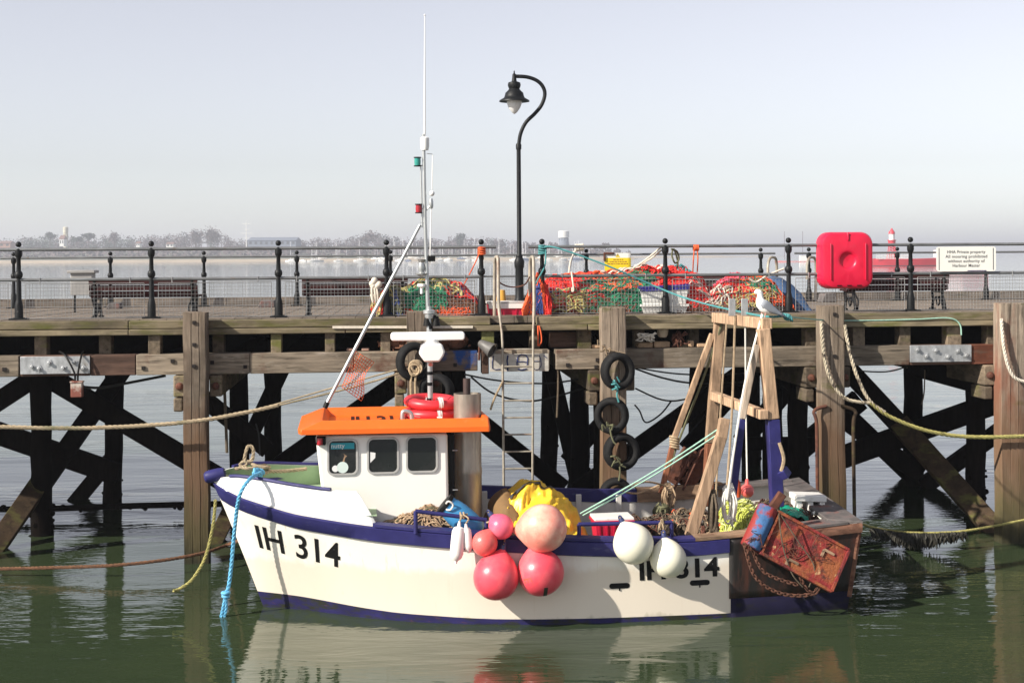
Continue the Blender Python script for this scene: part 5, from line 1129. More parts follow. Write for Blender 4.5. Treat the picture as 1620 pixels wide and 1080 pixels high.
# tangle round the trawl door and clutter in the stern
b = MB(); rg = random.Random(41)
for k in range(15):
    x, y = rg.uniform(1178, 1300), 0; f = (x-1178)/122; y = 842+f*34+rg.uniform(-30, 22)
    p = [Bp(x+rg.uniform(-16, 16), y+rg.uniform(-12, 14), 1.545+rg.uniform(0, .02)) for _ in range(4)]
    b.tube(catmull(p, 5), rg.uniform(.003, .006), 5)
one('wire_tangle', b, m_rust, 'thin dark wire tangle spread over the face of the trawl door', 'wire')
fn = heap_fn(lambda a, c_, z: B(5.55+a, -.85+c_, .62+z), .85, 1.5, [(0, .05), (.2, .26), (.5, .34), (.8, .28), (1, .05)], 23.0, .09)
th = thing('net_heap', 'dark brown net and chain heap on the stern deck round the gantry feet', 'netting', B(5.95, 0, .6)); b = MB(); b.surf(fn, 18, 18); b.build('net_core', m_netbase, th, sharp=180)
b = MB(); strands(b, fn, 150, 9, .05, .010, rg, .05, 1.0); b.build('dark_net', m_dkcord, th); b = MB(); strands(b, fn, 45, 8, .05, .010, rg, .05, 1.0); b.build('rusty_net', m_rust, th); b = MB(); strands(b, fn, 22, 9, .05, .009, rg, .06, .8); b.build('tan_net', m_tanrope, th); b = MB(); strands(b, fn, 16, 8, .04, .010, rg, .06, .8); b.build('orange_net', m_orange, th)
fn = heap_fn(lambda a, c_, z: B(6.62+a, -.35+c_, .92+z), .75, 1.0, [(0, .06), (.3, .18), (.6, .16), (1, .03)], 29.0, .06)
th = thing('net_heap', 'low dark net heap with blue and rusty twine beside the stern fish box', 'netting', B(6.95, .1, .9)); b = MB(); b.surf(fn, 16, 16); b.build('net_core', m_netbase, th, sharp=180)
b = MB(); strands(b, fn, 80, 9, .05, .009, rg, .04, 1.0); b.build('dark_net', m_dkcord, th); b = MB(); strands(b, fn, 40, 8, .05, .009, rg, .04, 1.0); b.build('rusty_net', m_rust, th)
# rusty dredge frame propped on the far bulwark
th = thing('dredge', 'dark rusty steel dredge frame propped on the far bulwark behind the gantry', 'dredge', Bp(1095, 770, -1.15))
for (x0, y0, x1, y1) in ((1060, 762, 1092, 712), (1088, 766, 1117, 716)):
    b = MB(); p, q_ = Bp(x0, y0, -1.2), Bp(x1, y1, -1.2); b.beam(p, q_, .06, .20, BS); b.build('side_plate', m_rust, th, bevel=.008)
b = MB(); p, q_ = Bp(1074, 764, -1.25), Bp(1104, 715, -1.25); b.beam(p, q_, .22, .02, BT); b.build('back_plate', m_rust, th)
for f in (.15, .5, .85): b = MB(); b.beam(Bp(lerp(1060, 1092, f), lerp(762, 712, f), -1.15), Bp(lerp(1088, 1117, f), lerp(766, 716, f), -1.15), .03, .03, BT); b.build('cross_bar', m_rust, th)
for x in (1084, 1098): b = MB(); b.tube([Bp(x-18, 775, -1.1), Bp(x+12, 712, -1.1), Bp(x+18, 708, -1.1)], .016, 6); b.build('tow_bar', m_rust, th)
# life rings on the roof
m_lrd = mat('red_life_ring', (0.66, 0.03, 0.04), rough=.4, var=.1, scale=4)
for k, (x, y, lab) in enumerate(((682, 652, 'red life ring lying flat on the roof, lower of two'), (684, 636, 'red life ring lying on top of another on the orange roof'))):
    c = Bp(x, y, -.12); c.z = zf+.08+.135*k
    th = thing('life_ring', lab, 'life ring', c, 0, 'red life rings stacked on the roof'); b = MB(); b.torus(c, .28, .075, (0.05*k, -.06*k, 1), 36, 12, .85); b.build('ring', m_lrd, th)
    for a in (-1.2, 2.0): b = MB(); p = c+V3((.28*cos(a), .28*sin(a), 0)); b.torus(p, .078, .006, V3((-sin(a), cos(a), 0)), 16, 6); b.lathe([(.079, -.03), (.079, .03)], p, 16, V3((-sin(a), cos(a), 0)), cap=False, sy=1.0); b.build('band', m_whpl, th)
# blue bow rope, mooring ropes
m_bluer = mat('sky_blue_rope', (0.12, 0.40, 0.62), rough=.75, var=.25, scale=30); m_yelr = mat('mossy_yellow_rope', (0.30, 0.27, 0.09), rough=.9, var=.3, scale=25); m_manila = mat('grey_manila_rope', (0.33, 0.26, 0.17), rough=.9, var=.25, scale=25, spots=[((.12, .12, .06), 2, .55, .7, (1, 1, 1))])
b = MB(); pts = [Bp(412, 748, .35), Bp(396, 757, .62), Bp(381, 778, .74), Bp(374, 810, .62), Bp(369, 860, .50), Bp(363, 920, .45), Bp(357, 940, .45)]
b.rope(catmull(pts, 8), .024); e = pts[-1]
for dx in (-7, 1): b.rope(catmull([e, Bp(357+dx*.6, 962, .45), Bp(352+dx*.5, 985, .45), Bp(355+dx*.3, 1000, .45)], 6), .020)
b.torus(e+V3((0, 0, .02)), .035, .022, (0, 0, 1), 14, 8); b.torus(e+V3((0, 0, -.02)), .032, .02, (0.2, 0, 1), 14, 8)
for k in range(7): b.torus(Bp(404+1.5*k, 746+2*(k % 3), .32-.03*k), .036, .017, V3((cos(k*1.9), sin(k*1.3), .5*sin(k*2.3)+.3)), 14, 7)
one('rope', b, m_bluer, 'sky blue rope hanging from the bow down into the water', 'rope')
b = MB(); b.rope(catmull([Bp(x, y, t) for x, y, t in ((372, 742, .1), (390, 735, .1), (387, 725, .1), (391, 708, .1), (396, 705, .1), (401, 712, .1), (398, 728, .1), (385, 730, .1), (380, 736, .1), (392, 741, .15), (410, 738, .1), (420, 736, 0), (425, 745, 0), (415, 750, .1))], 6), .022)
for k in range(5): b.torus(Bp(405+3*k, 737+k, .05), .07, .02, V3((.5-.2*k, .3, 1)), 18, 8)
b.rope(catmull([Bp(418, 745, -.1), Bp(450, 745, -.3), Bp(485, 741, -.4)], 6), .024)
one('rope_coil', b, m_manila, 'tan rope tied in loops round the bow post', 'rope')
line([Bp(341, 790, 0.02), Bp(337, 830, .0), Bp(325, 880, 0), Bp(305, 915, .1), Bp(284, 931, .15), Bp(274, 934, .2)], .020, m_yelr, 'mossy yellow rope curving from the bow into the water', tw=True)
line([Bp(392, 850, -.1), pv(368, 858, -1.0), pv(330, 872, -1.2), pv(270, 884, -1.4), pv(190, 893, -1.5), pv(100, 897, -1.4), pv(-40, 900, -1.2)], .024, mat('weedy_brown_rope', (.13, .06, .03), rough=.95, var=.5, scale=25, bump=.6), 'weedy brown rope trailing along the water left of the bow', tw=True)
line([pv(-30, 674, -1.0), pv(90, 677, -1.0), pv(190, 675, -1.0), pv(300, 667, -1.0), pv(375, 655, -.95), pv(440, 641, -.9)], .030, m_manila, 'thick grey mooring rope crossing in front of the left fender pile', tw=True)
line([pv(440, 641, -.9), pv(560, 612, -.85), pv(655, 583, -.8)], .014, m_manila, 'thin tail of the mooring rope rising to the tyre behind the radar', tw=True)
line([pv(400, 650, -.9), pv(520, 615, -.88), pv(652, 578, -.82)], .012, m_manila, 'second thin line rising to the tyre behind the radar')
line([Bp(766, 773, -1.33), Bp(880, 775, -1.4), Bp(1000, 776, -1.4), Bp(1040, 772, -1.4)], .018, m_yelr, 'mossy rope stretched along the far gunwale behind the tarpaulin', tw=True)
m_flag = mat('orange_net_twine', (0.62, 0.12, 0.04), rough=.85, var=.2)
b = MB(); fnf = lambda u, v: Bp(lerp(lerp(563, 541, v), lerp(592, 566, v), u)-6*sin(v*5)*u, lerp(lerp(556, 612, v), lerp(573, 634, v), u), .3+.05*sin(u*5+v*7))
for k in range(9): b.tube([fnf(k/8, j/14) for j in range(15)], .0045, 4)
for k in range(15): b.tube([fnf(j/8, k/14) for j in range(9)], .0045, 4)
one('net_scrap', b, m_flag, 'scrap of orange net fluttering from the mast stay', 'netting')

# ------------------------------------------------------------------ herring gull on the gantry head
m_gw = mat('gull_white', (0.80, 0.80, 0.79), rough=.8, var=.04, scale=20, bump=.1); m_gg = mat('gull_grey', (0.27, 0.29, 0.33), rough=.75, var=.12, scale=18, stretch=(1, 1, 3), bump=.1); m_gk = mat('gull_black', (.02, .02, .022), rough=.7); m_gp = mat('gull_pink', (.55, .28, .24), rough=.6); m_gy = mat('gull_yellow', (.65, .42, .06), rough=.5)
tg = .72; G = lambda x, y, dt=0: Bp(x, y, tg+dt); kk = 16.9/FPX
gull = thing('gull', 'white and grey gull standing on the wooden gantry head', 'gull', G(1206, 512))
b = MB(); sp = [((1194, 465.5), .6, .6), ((1195, 463.0), 3.0, 2.8), ((1197.5, 461.8), 4.9, 4.6), ((1200.5, 462.5), 5.4, 5), ((1202.5, 465.5), 5.0, 4.7), ((1202.6, 469.5), 5.0, 4.8), ((1202.5, 474), 6.6, 6.2), ((1204.5, 480), 9.2, 8.6), ((1209, 485), 10.2, 9.6), ((1215, 488.5), 9.0, 8.8), ((1221.5, 491), 6.4, 6.8), ((1228, 493.6), 3.6, 4.5), ((1234, 496), 2.0, 3.6), ((1239, 498), 1.0, 3.0)]
pts = [G(*p[0]) for p in sp]; vs = []; n = 16
for i, p in enumerate(pts):
    d = (pts[min(i+1, len(pts)-1)]-pts[max(i-1, 0)]).normalized(); x = d.cross(BT).normalized()
    for k in range(n): a = 2*pi*k/n; vs.append(p+x*(cos(a)*sp[i][1]*kk)+BT*(sin(a)*sp[i][2]*kk))
fs = [(i*n+k, i*n+(k+1) % n, (i+1)*n+(k+1) % n, (i+1)*n+k) for i in range(len(pts)-1) for k in range(n)]+[tuple(range(n)), tuple((len(pts)-1)*n+k for k in range(n))]
b.add(vs, fs); b.build('body', m_gw, gull, sharp=180)
for s in (1, -1):
    b = MB(); wp = [((1206, 478), 5.5), ((1211, 482), 7.6), ((1218, 487), 7.0), ((1226, 492), 5.0), ((1235, 497), 2.6), ((1243, 501.5), .5)]; vs = []; P_ = [G(p[0][0], p[0][1], s*(8.8-.9*i)*kk*(1 if i < 3 else 1-.18*(i-2))) for i, p in enumerate(wp)]
    for i, p in enumerate(P_):
        d = (P_[min(i+1, 5)]-P_[max(i-1, 0)]).normalized(); x = d.cross(BT).normalized()
        for k in range(10): a = 2*pi*k/10; vs.append(p+x*(cos(a)*wp[i][1]*kk)+BT*(s*sin(a)*2.2*kk))
    b.add(vs, [(i*10+k, i*10+(k+1) % 10, (i+1)*10+(k+1) % 10, (i+1)*10+k) for i in range(5) for k in range(10)]+[tuple(range(10)), tuple(50+k for k in range(10))]); b.build('wing', m_gg, gull, sharp=180)
    b = MB(); b.tube([G(1233, 497.5, s*3*kk), G(1246, 503, s*1.0*kk)], [2.2*kk, .5*kk], 6); b.build('wing_tip', m_gk, gull)
    b = MB(); b.tube([G(1209+3*s, 492, s*3*kk), G(1207+3*s, 500, s*3*kk), G(1208+3*s, 509, s*3*kk)], [1.4*kk, .7*kk, .65*kk], 6); f = G(1208+3*s, 509.5, s*3*kk)
    for a in (-.5, 0, .5): b.tube([f, f+(-BS*cos(a)+BT*sin(a))*.045], [.006, .004], 5)
    b.build('leg', m_gp, gull)
    b = MB(); b.ball(G(1197.2, 461.3, s*4.5*kk), .6*kk, 8, 6); b.build('eye', m_gk, gull)
b = MB(); b.tube([G(1195.5, 464.3), G(1191, 465.2), G(1187.5, 466.6)], [1.6*kk, 1.2*kk, .4*kk], 8); b.build('beak', m_gy, gull)
# ------------------------------------------------------------------ things on and under the pier
m_tyre = mat('tyre_rubber', (0.009, 0.009, 0.0095), rough=0.8, spec=0.25, var=0.35, scale=8, bump=0.15, spots=[((0.035, 0.032, 0.03), 4, .6, .8, (1, 1, 1))])
m_tealr = mat('teal_twine', (0.06, 0.24, 0.25), rough=.8, var=.3, scale=25)
def tyre(px, py, v, rx, ry, label, tilt=0.0, grp='tyres hung on the fender piles'):
    c = pv(px, py, v); R = ry*c.y/FPX; ax = (PV*cos(tilt)+PU*sin(tilt)).normalized()
    th = thing('tyre', label, 'tyre', c-V3((0, 0, R)), 0, grp)
    b = MB(); n = 40; Zv = V3((0, 0, 1)); X = Zv.cross(ax).normalized(); prof = [(.60, -.06), (.64, -.085), (.74, -.10), (.86, -.098), (.95, -.08), (.99, -.055), (1.0, 0), (.99, .055), (.95, .08), (.86, .098), (.74, .10), (.64, .085), (.60, .06), (.66, .03), (.80, .0), (.66, -.03)]
    vs = []; m = len(prof)
    for i in range(n):
        a = 2*pi*i/n; d = X*cos(a)*(rx/ry)+Zv*sin(a)
        for r_, w in prof: vs.append(c+d*(R*r_)+ax*(w*1.0))
    b.add(vs, [(i*m+k, ((i+1) % n)*m+k, ((i+1) % n)*m+(k+1) % m, i*m+(k+1) % m) for i in range(n) for k in range(m)]); b.build('tyre_carcass', m_tyre, th, sharp=60)
    b = MB()
    for k in (-1, 0, 1): b.lathe([(R*1.002, -.006), (R*1.006, 0), (R*1.002, .006)], c+ax*(k*.035), 40, ax, cap=False, sx=rx/ry if abs(ax.cross(V3((0, 1, 0))).normalized().x) > .5 else 1)
    return th, c, R
for a in [(977, 587, -.90, 27.5, 30, 'black tyre highest on the split fender pile, under the rope stitch', -.25), (967.5, 657, -.90, 27.5, 29, 'black tyre second from the top on the split fender pile', .3), (983, 714, -.90, 29, 30, 'black tyre third down the split fender pile, overlapping the pale gap', -.2), (975, 783, -.92, 27, 28, 'black tyre lowest on the split fender pile, mostly behind the far gunwale', 0),
          (655, 572, -.90, 29, 31, 'black tyre behind the radar, higher of the pair by the mast', -.3), (691, 617, -.95, 28, 26, 'black tyre behind the mast, lower of the pair by the radar', .35)]: tyre(*a)
def tie(pts, v, r, m, label, cat='rope', name='rope_tie'):
    b = MB(); b.tube(catmull([pv(x, y, v) for x, y in pts], 5), r, 6); rr = random.Random(int(pts[0][0]*3+pts[0][1]))
    for k in range(6): c = pv(pts[0][0]+rr.uniform(-8, 8), pts[0][1]+rr.uniform(-6, 10), v-.02); b.tube(catmull([c, c+V3((rr.uniform(-.06, .06), -.02, rr.uniform(-.02, .06))), c+V3((rr.uniform(-.06, .06), 0, rr.uniform(-.09, .03)))], 4), r*.9, 5)
    return one(name, b, m, label, cat)
tie([(973, 604), (977, 615), (976, 625), (979, 636)], -1.03, .013, m_tealr, 'teal twine lashing between the top and second tyres')
tie([(966, 672), (966, 684), (970, 697), (974, 702)], -1.03, .012, m_oliv, 'green twine lashing between the second and third tyres')
tie([(979, 728), (981, 745), (979, 760)], -1.03, .012, m_oliv, 'olive twine lashing below the third tyre')
tie([(954, 548), (960, 553), (975, 556), (989, 559)], -.77, .008, m_twine, 'thin cord stitched across the split fender pile above the top tyre')
b = MB(); c = pv(657, 582, -1.02)
for k in range(7): b.torus(c+V3((.02*sin(k*2), 0, .03*cos(k*1.7))), .075, .016, V3((.3*sin(k), 1, .3*cos(k*2))), 16, 6)
for dx in (-4, 3): b.tube(catmull([c+V3((dx*.008, 0, 0)), pv(654+dx, 605, -1.0), pv(655+dx, 640, -.98)], 5), .016, 6)
one('rope_knot', b, m_cord, 'tan mooring knot tied round the tyre behind the radar', 'rope')

# boarding ladder
lad = thing('ladder', 'rusty pipe ladder with hooped handrails hanging down the pier front', 'ladder', pv(819, 520, -.5))
m_lad = mat('ladder_pipe', (0.36, 0.32, 0.26), rough=.6, metal=.3, var=.35, scale=7, spots=[((.16, .07, .04), 4, .52, .68, (1, 1, .5))])
LZ = lambda y: pz(819, y, -.52)
for xt, xh, xb in ((795, 786, 797), (843.5, 842, 842.5)):
    b = MB(); zt = pz(xh, 410, -.2)
    pts = [pv(xh-3.5, 514, -.05), pv(xh-3.5, 430, -.06), W(pu(xh-2, 412, -.12), -.12, zt), W(pu(xh, 410, -.2), -.2, zt+.03), W(pu(xh+2, 412, -.28), -.28, zt), pv(xh+2.5, 432, -.34), pv(xh+3, 480, -.40), pv(lerp(xh, xt, .9), 528, -.52)]
    pts = catmull(pts, 6)+[pv(xt, 545, -.54), pv(lerp(xt, xb, .5), 650, -.54), pv(xb, 768, -.54)]; b.tube(pts, [.026 if p.z > DECK-.05 else .018 for p in pts], 10); b.build('stile', m_lad, lad)
for y in (552.5, 579.5, 606, 633.5, 660.5, 687, 714, 741): b = MB(); b.tube([pv(795.5, y+.3, -.54), pv(843, y-.3, -.54)], .013, 8); b.build('rung', m_lad, lad)
b = MB(); b.rope(catmull([pv(795, 604, -.56), pv(790, 614, -.56), pv(782, 630, -.5), pv(776, 648, -.45)], 5), .016); one('rope', b, m_cord, 'tan rope tied to the left side of the pipe ladder', 'rope')
for px, lab in ((1222, 'left'), (1279, 'right')):
    pass
rl = thing('ladder', 'pipe ladder hoops at the far rail opening, seen behind the right net heap', 'ladder', W(pu(1250, 470, 7.6), 7.6, dz(7.6)))
for x in (1222, 1284):
    b = MB(); b.tube(catmull([pv(x-7, 442, 7.4), pv(x-7, 420, 7.4), pv(x-4, 409, 7.5), pv(x+1, 407, 7.6), pv(x+6, 412, 7.7), pv(x+7, 440, 7.8), pv(x+6, 478, 7.8)], 5), .028, 8); b.build('handrail_hoop', m_lad, rl)
b = MB(); b.tube([pv(1218, 470, 7.9), pv(1292, 470, 7.9)], .02, 6); b.build('rung', m_lad, rl)

# signs
m_signw = mat('sign_white', (0.80, 0.78, 0.72), rough=.4, var=.03); m_signk = mat('sign_ink', (0.10, 0.10, 0.11), rough=.5, var=.1); m_signy = mat('sign_yellow', (0.78, 0.58, 0.02), rough=.4, var=.05)
def sign_plate(c, X, N, w, h, m, par, name, r=.02, th=.006):
    b = MB(); b.prism(rrect(w, h, r), c, X, V3((0, 0, 1)), -N, th); return b.build(name, m, par)
def sign_text(body, c, X, N, w, h, m, par, y, hh, name='sign_lettering'):
    vs, fs, (x0, x1, y0, y1) = text_polys(body, 1.0, .006, 1.05); b = MB()
    b.add([c+X*(w*((v.x-x0)/(x1-x0)-.5))+V3((0, 0, y+v.y*hh))+N*.003 for v in vs], fs); b.build(name, m, par, smooth=False)
v = -.06; p0, p1 = pv(1481.5, 429.5, v), pv(1575.5, 390, v); c = (p0+p1)/2; w = (p1-p0).dot(PU); h = p1.z-p0.z
sg = thing('notice_sign', 'white private property mooring notice fixed to the front railing', 'sign', V3((c.x, c.y, p0.z)))
sign_plate(c, PU, -PV, w, h, m_signw, sg, 'sign_board', .04)
b = MB()
for x in (-.455, .455): b.prism(rrect(.012, h*.9, .005), c+PU*(w*x)-PV*.0015, PU, V3((0, 0, 1)), PV, .001)
b.build('sign_border', m_signk, sg)
b = MB(); b.prism(rrect(w*.32, .012, .004), c+PU*(w*.18)-PV*.0015+V3((0, 0, -h*.475)), PU, V3((0, 0, 1)), PV, .001); b.build('sign_edge_mark', m_blue_p, sg)
b = MB(); b.box(c+PV*.02+V3((0, 0, h*.42)), w*.9, .03, .03, (PU, PV, V3((0, 0, 1)))); b.build('sign_clip', m_galv, sg)
for i, (t_, f) in enumerate((('HHA Private property', .64), ('All mooring prohibited', .70), ('without authority of', .62), ('Harbour Master', .46))):
    sign_text(t_, c, PU, -PV, w*f, h, m_signk, sg, h*(.235-.185*i), .066)
v = 7.6; p0, p1 = pv(956.5, 428, v), pv(998, 400, v); c = (p0+p1)/2; w = (p1-p0).dot(PU); h = p1.z-p0.z
sg = thing('warning_sign', 'yellow and white warning sign on the far railing above the net heap', 'sign', V3((c.x, c.y, p0.z)))
sign_plate(c+V3((0, 0, h*.36)), PU, -PV, w, h*.28, m_signw, sg, 'sign_top', .01); sign_plate(c-V3((0, 0, h*.14)), PU, -PV, w, h*.72, m_signy, sg, 'sign_board', .01)
b = MB(); b.add([c+PU*x*w+V3((0, 0, z*h))-PV*.003 for x, z in ((-.09, .26), (.09, .26), (0, .48))], [(0, 1, 2)]); b.build('warning_triangle', m_signy, sg, smooth=False)
b = MB(); b.add([c+PU*x*w+V3((0, 0, z*h))-PV*.005 for x, z in ((-.015, .33), (.015, .33), (.02, .43), (-.02, .43))], [(0, 1, 2, 3)]); b.build('exclamation_mark', m_signk, sg, smooth=False)
b = MB()
m_signr = mat('sign_red_ink', (.30, .10, .03), rough=.5)
for i, (f, y) in enumerate(((.34, .12), (.62, .0), (.80, -.12))):
    u = -f/2
    rr = random.Random(i)
    while u < f/2:
        L = rr.uniform(.03, .11); b.box(c+PU*((u+L/2)*w)-PV*.002+V3((0, 0, y*h)), L*w, .001, h*.045, (PU, PV, V3((0, 0, 1)))); u += L+.025
b.build('sign_line', m_signr, sg, smooth=False)
b = MB()
for k in range(14): b.ball(c+PU*(-w*.5+k*.02 if k < 10 else -w*.5)+V3((0, -.01, h*.47 if k < 10 else h*(.42-.08*(k-9)))), .025, 6, 5)
one('rust_cluster', b, m_rust, 'brown flaking growth on the corner of the yellow warning sign', 'growth')

# red lifebuoy housing
m_hous = mat('red_housing', (0.66, 0.008, 0.045), rough=.38, var=.06, scale=3, bump=.02, spots=[((.58, .03, .06), 4, .6, .8, (1, 1, 1))])
v = -.12; p0, p1 = pv(1296.5, 457, v), pv(1379, 367, v); c = (p0+p1)/2; w = (p1-p0).dot(PU); h = p1.z-p0.z
lh = thing('lifebuoy_housing', 'red plastic lifebuoy housing hung on the railing', 'lifebuoy housing', V3((c.x, c.y, p0.z)))
b = MB(); po = [p for a, c__ in zip(rrect(w, h, .17, 8), rrect(w, h, .17, 8)[1:]+rrect(w, h, .17, 8)[:1]) for p in ([a] if math.dist(a, c__) < .1 else [(lerp(a[0], c__[0], f/8), lerp(a[1], c__[1], f/8)) for f in range(8)])]; n = len(po); Z = V3((0, 0, 1))
lay = [(.16, .95), (.16, 1.0), (.02, 1.0), (-.05, .985), (-.10, .93), (-.115, .84), (-.115, .52)]
for d, k in lay: b.v += [c+PU*(x*k)+Z*(y*k)+PV*d for x, y in po]
rc = .112; circ = []
for i in range(n):
    a = math.atan2(po[i][1], po[i][0]); circ.append((cos(a), sin(a)))
for d, r_ in ((-.116, .22), (-.118, .16), (-.115, rc+.02), (-.108, rc+.008), (-.088, rc*.95), (-.083, rc*.8), (-.081, .005)): b.v += [c+PU*(x*r_)+Z*(y*r_)+PV*d for x, y in circ]
L_ = len(lay)+7
for k in range(L_-1):
    for j in range(n): l = (j+1) % n; b.f.append((k*n+j, k*n+l, (k+1)*n+l, (k+1)*n+j)); b.m.append(0)
b.f.append(tuple(n-1-j for j in range(n))); b.m.append(0)
b.build('housing_shell', m_hous, lh, sharp=32)
b = MB(); b.box(c+Z*(h*.42)-PV*.105, .03, .05, h*.14, (PU, PV, Z)); b.build('top_rib', m_hous, lh, bevel=.01)
for s in (-1, 1): b = MB(); b.beam(c+PU*(s*w*.33)+Z*h*.30-PV*.112, c+PU*(s*w*.33)-Z*h*.34-PV*.112, .012, .05, PV); b.build('side_ridge', m_hous, lh, bevel=.006)
for s in (-1, 0, 1): b = MB(); b.box(c+PU*(s*.15+.02)-Z*(h*.44)-PV*.085, .07, .06, .014, (PU, PV, Z)); b.build('drain_slot', m_black, lh)

# grey utility box, stone blocks, yellow bucket
m_utl = mat('grey_cabinet', (.30, .29, .28), rough=.6, var=.12, scale=5)
c = pv(131.5, 449, 4.2); th = thing('utility_box', 'grey metal utility box on legs behind the first bench', 'utility box', V3((c.x, c.y, dz(4.2))))
b = MB(); b.box(c, .36, .3, .38, (PU, PV, Z)); b.build('cabinet', m_utl, th, bevel=.01); b = MB(); b.box(c+Z*.21, .46, .38, .05, (PU, PV, Z)); b.build('cap_plate', m_utl, th, bevel=.008)
for s in (-1, 1): b = MB(); zb = dz(4.2); b.beam(c+PU*(.14*s)-Z*.18, V3((c.x, c.y, 0))+PU*(.14*s+(.06 if s > 0 else 0))+Z*zb, .03, .03, PV); b.build('leg', m_iron, th)
for px, wpx, hpx, v, lab in ((421, 27, 11, 6.6, 'squat grey stone block near the far kerb left of the small net heap'), (1312, 24, 14, 6.6, 'sloping concrete block on deck behind the red lifebuoy box'), (178, 22, 9, 6.6, 'low grey stone block behind the first bench')):
    base = W(pu(px, 480, v), v, dz(v)); k = base.y/FPX; b = MB(); b.prism([(-wpx/2*k, 0), (wpx/2*k, 0), (wpx*.47*k, hpx*k), (-wpx*.3*k, hpx*k)], base, PU, Z, PV, .35); one('stone_block', b, m_sternd, lab, 'block', bevel=.015)
m_yelp = mat('yellow_plastic', (.62, .33, .05), rough=.5, var=.12, scale=5)
c = pv(793, 479, 1.2); th = thing('bucket', 'upturned yellow bucket standing on the red and white fish box', 'bucket', c); b = MB(); b.lathe([(.085, 0), (.087, .02), (.08, .03), (.062, .19), (.055, .20), (0, .20)], c, 20); b.build('bucket_body', m_yelp, th); b = MB(); b.torus(c+Z*.012, .087, .008, (0, 0, 1), 20, 6); b.build('rim', m_yelp, th)
# fish boxes
c = pv(803, 510, .22); c.z = DECK-.12; th = crate('fish_box', 'red fish box with a white rim standing in the ladder gap', c, PU, PV, .60, .36, .30, m_redpl, m_whpl, 'fish box')
b = MB(); b.box(c+Z*.265-PV*.185, .58, .02, .10, (PU, PV, Z)); b.build('white_band', m_whpl, th, bevel=.004)
m_bluepl = mat('blue_plastic_rim', (.035, .03, .26), rough=.45, var=.15)
c = pv(1048, 497, .25); c.z = DECK; XX = (PU+Z*.03).normalized(); crate('fish_box', 'lower white fish box under the blue rimmed one in the net heap', c, PU, PV, .70, .4, .12, m_whpl, m_whpl, 'fish box', ribs=0)
c2 = c+Z*.13; b = None; th = crate('fish_box', 'white fish box with a blue rim resting on another in the net heap', c2, (PU+Z*.045).normalized(), PV, .72, .42, .27, m_whpl, m_bluepl, 'fish box', ribs=0)
b = MB(); b.box(c2+Z*.245-PV*.213, .74, .012, .07, ((PU+Z*.045).normalized(), PV, Z)); b.build('blue_band', m_bluepl, th, bevel=.003)

# net heaps
m_rednet = mat('red_net_twine', (0.62, 0.028, 0.022), rough=.85, var=.35, scale=10); m_grnet = mat('green_net_twine', (0.012, 0.17, 0.085), rough=.85, var=.35, scale=10); m_brnet = mat('brown_net_twine', (0.16, 0.065, 0.035), rough=.9, var=.4, scale=10); m_bluenet = mat('blue_net_twine', (0.03, 0.06, 0.22), rough=.85, var=.3, scale=10); m_yelnet = mat('straw_rope', (0.42, 0.36, 0.14), rough=.85, var=.25, scale=14); m_whrope = mat('off_white_rope', (0.62, 0.56, 0.47), rough=.85, var=.15, scale=16)
def pheap(px0, px1, v0, vl, envpx, seed, rough=.06):
    ua, ub = pu(px0, 490, v0+.2), pu(px1, 490, v0+.2); L = ub-ua; k = 21.2/FPX
    f0 = heap_fn(lambda a, c_, z: W(ua+a, v0+c_, DECK-.02+z), L, vl, [(f, h*k) for f, h in envpx], seed, rough)
    return lambda u, v: f0(u, max(0, v)**1.7)
def heap(label, fn, layers, nets, seed, base_m=None):
    rg = random.Random(seed); c = fn(.5, .5); th = thing('net_heap', label, 'netting', V3((c.x, c.y, DECK)))
    b = MB(); b.surf(fn, 46, 22); b.build('net_core', base_m or m_netbase, th, sharp=180)
    bs = {}
    for name, m, u0, u1, v0, v1, nu, nv, r in nets:
        b = bs.setdefault(name, (MB(), m))[0]; netpatch(b, fn, u0, u1, v0, v1, nu, nv, r, rg)
    for name, m, n, steps, dl, r, lift, wig, u0, u1, v0, v1 in layers:
        b = bs.setdefault(name, (MB(), m))[0]; strands(b, fn, n, steps, dl, r, rg, lift, wig, u0, u1, v0, v1)
    for name, (b, m) in bs.items(): b.build(name, m, th)
    return th
fn1 = pheap(612, 762, .10, 1.2, [(0, 12), (.08, 34), (.2, 46), (.4, 52), (.6, 51), (.8, 44), (.93, 28), (1, 8)], 2.0, .045)
heap('small heap of green and red trawl net behind the left rail by the mast', fn1, [
    ('green_net', m_grnet, 260, 9, .035, .008, .03, .9, .03, .62, .04, .62), ('brown_net', m_brnet, 150, 9, .035, .007, .02, .9, .35, .97, .02, .5), ('red_net', m_rednet, 14, 8, .04, .008, .03, .8, .03, .25, .02, .12), ('red_net', m_rednet, 80, 8, .04, .009, .03, .6, .66, .96, .3, .62), ('orange_net', m_orange, 60, 7, .03, .008, .03, 1.0, .55, .85, .005, .07), ('straw_rope', m_yelnet, 14, 16, .05, .012, .05, .5, .1, .75, .35, .65), ('blue_net', m_bluenet, 14, 8, .04, .007, .03, .8, .7, .95, .35, .6), ('red_net', m_rednet, 24, 7, .05, .009, .03, .5, .22, .42, .48, .64)],
    [('green_net', m_grnet, .06, .6, .08, .6, 20, 12, .005), ('brown_net', m_brnet, .4, .97, .02, .5, 20, 12, .005)], 31)
fn2 = pheap(585, 640, .02, .5, [(0, 14), (.25, 40), (.5, 52), (.8, 46), (1, 20)], 5.0, .04)
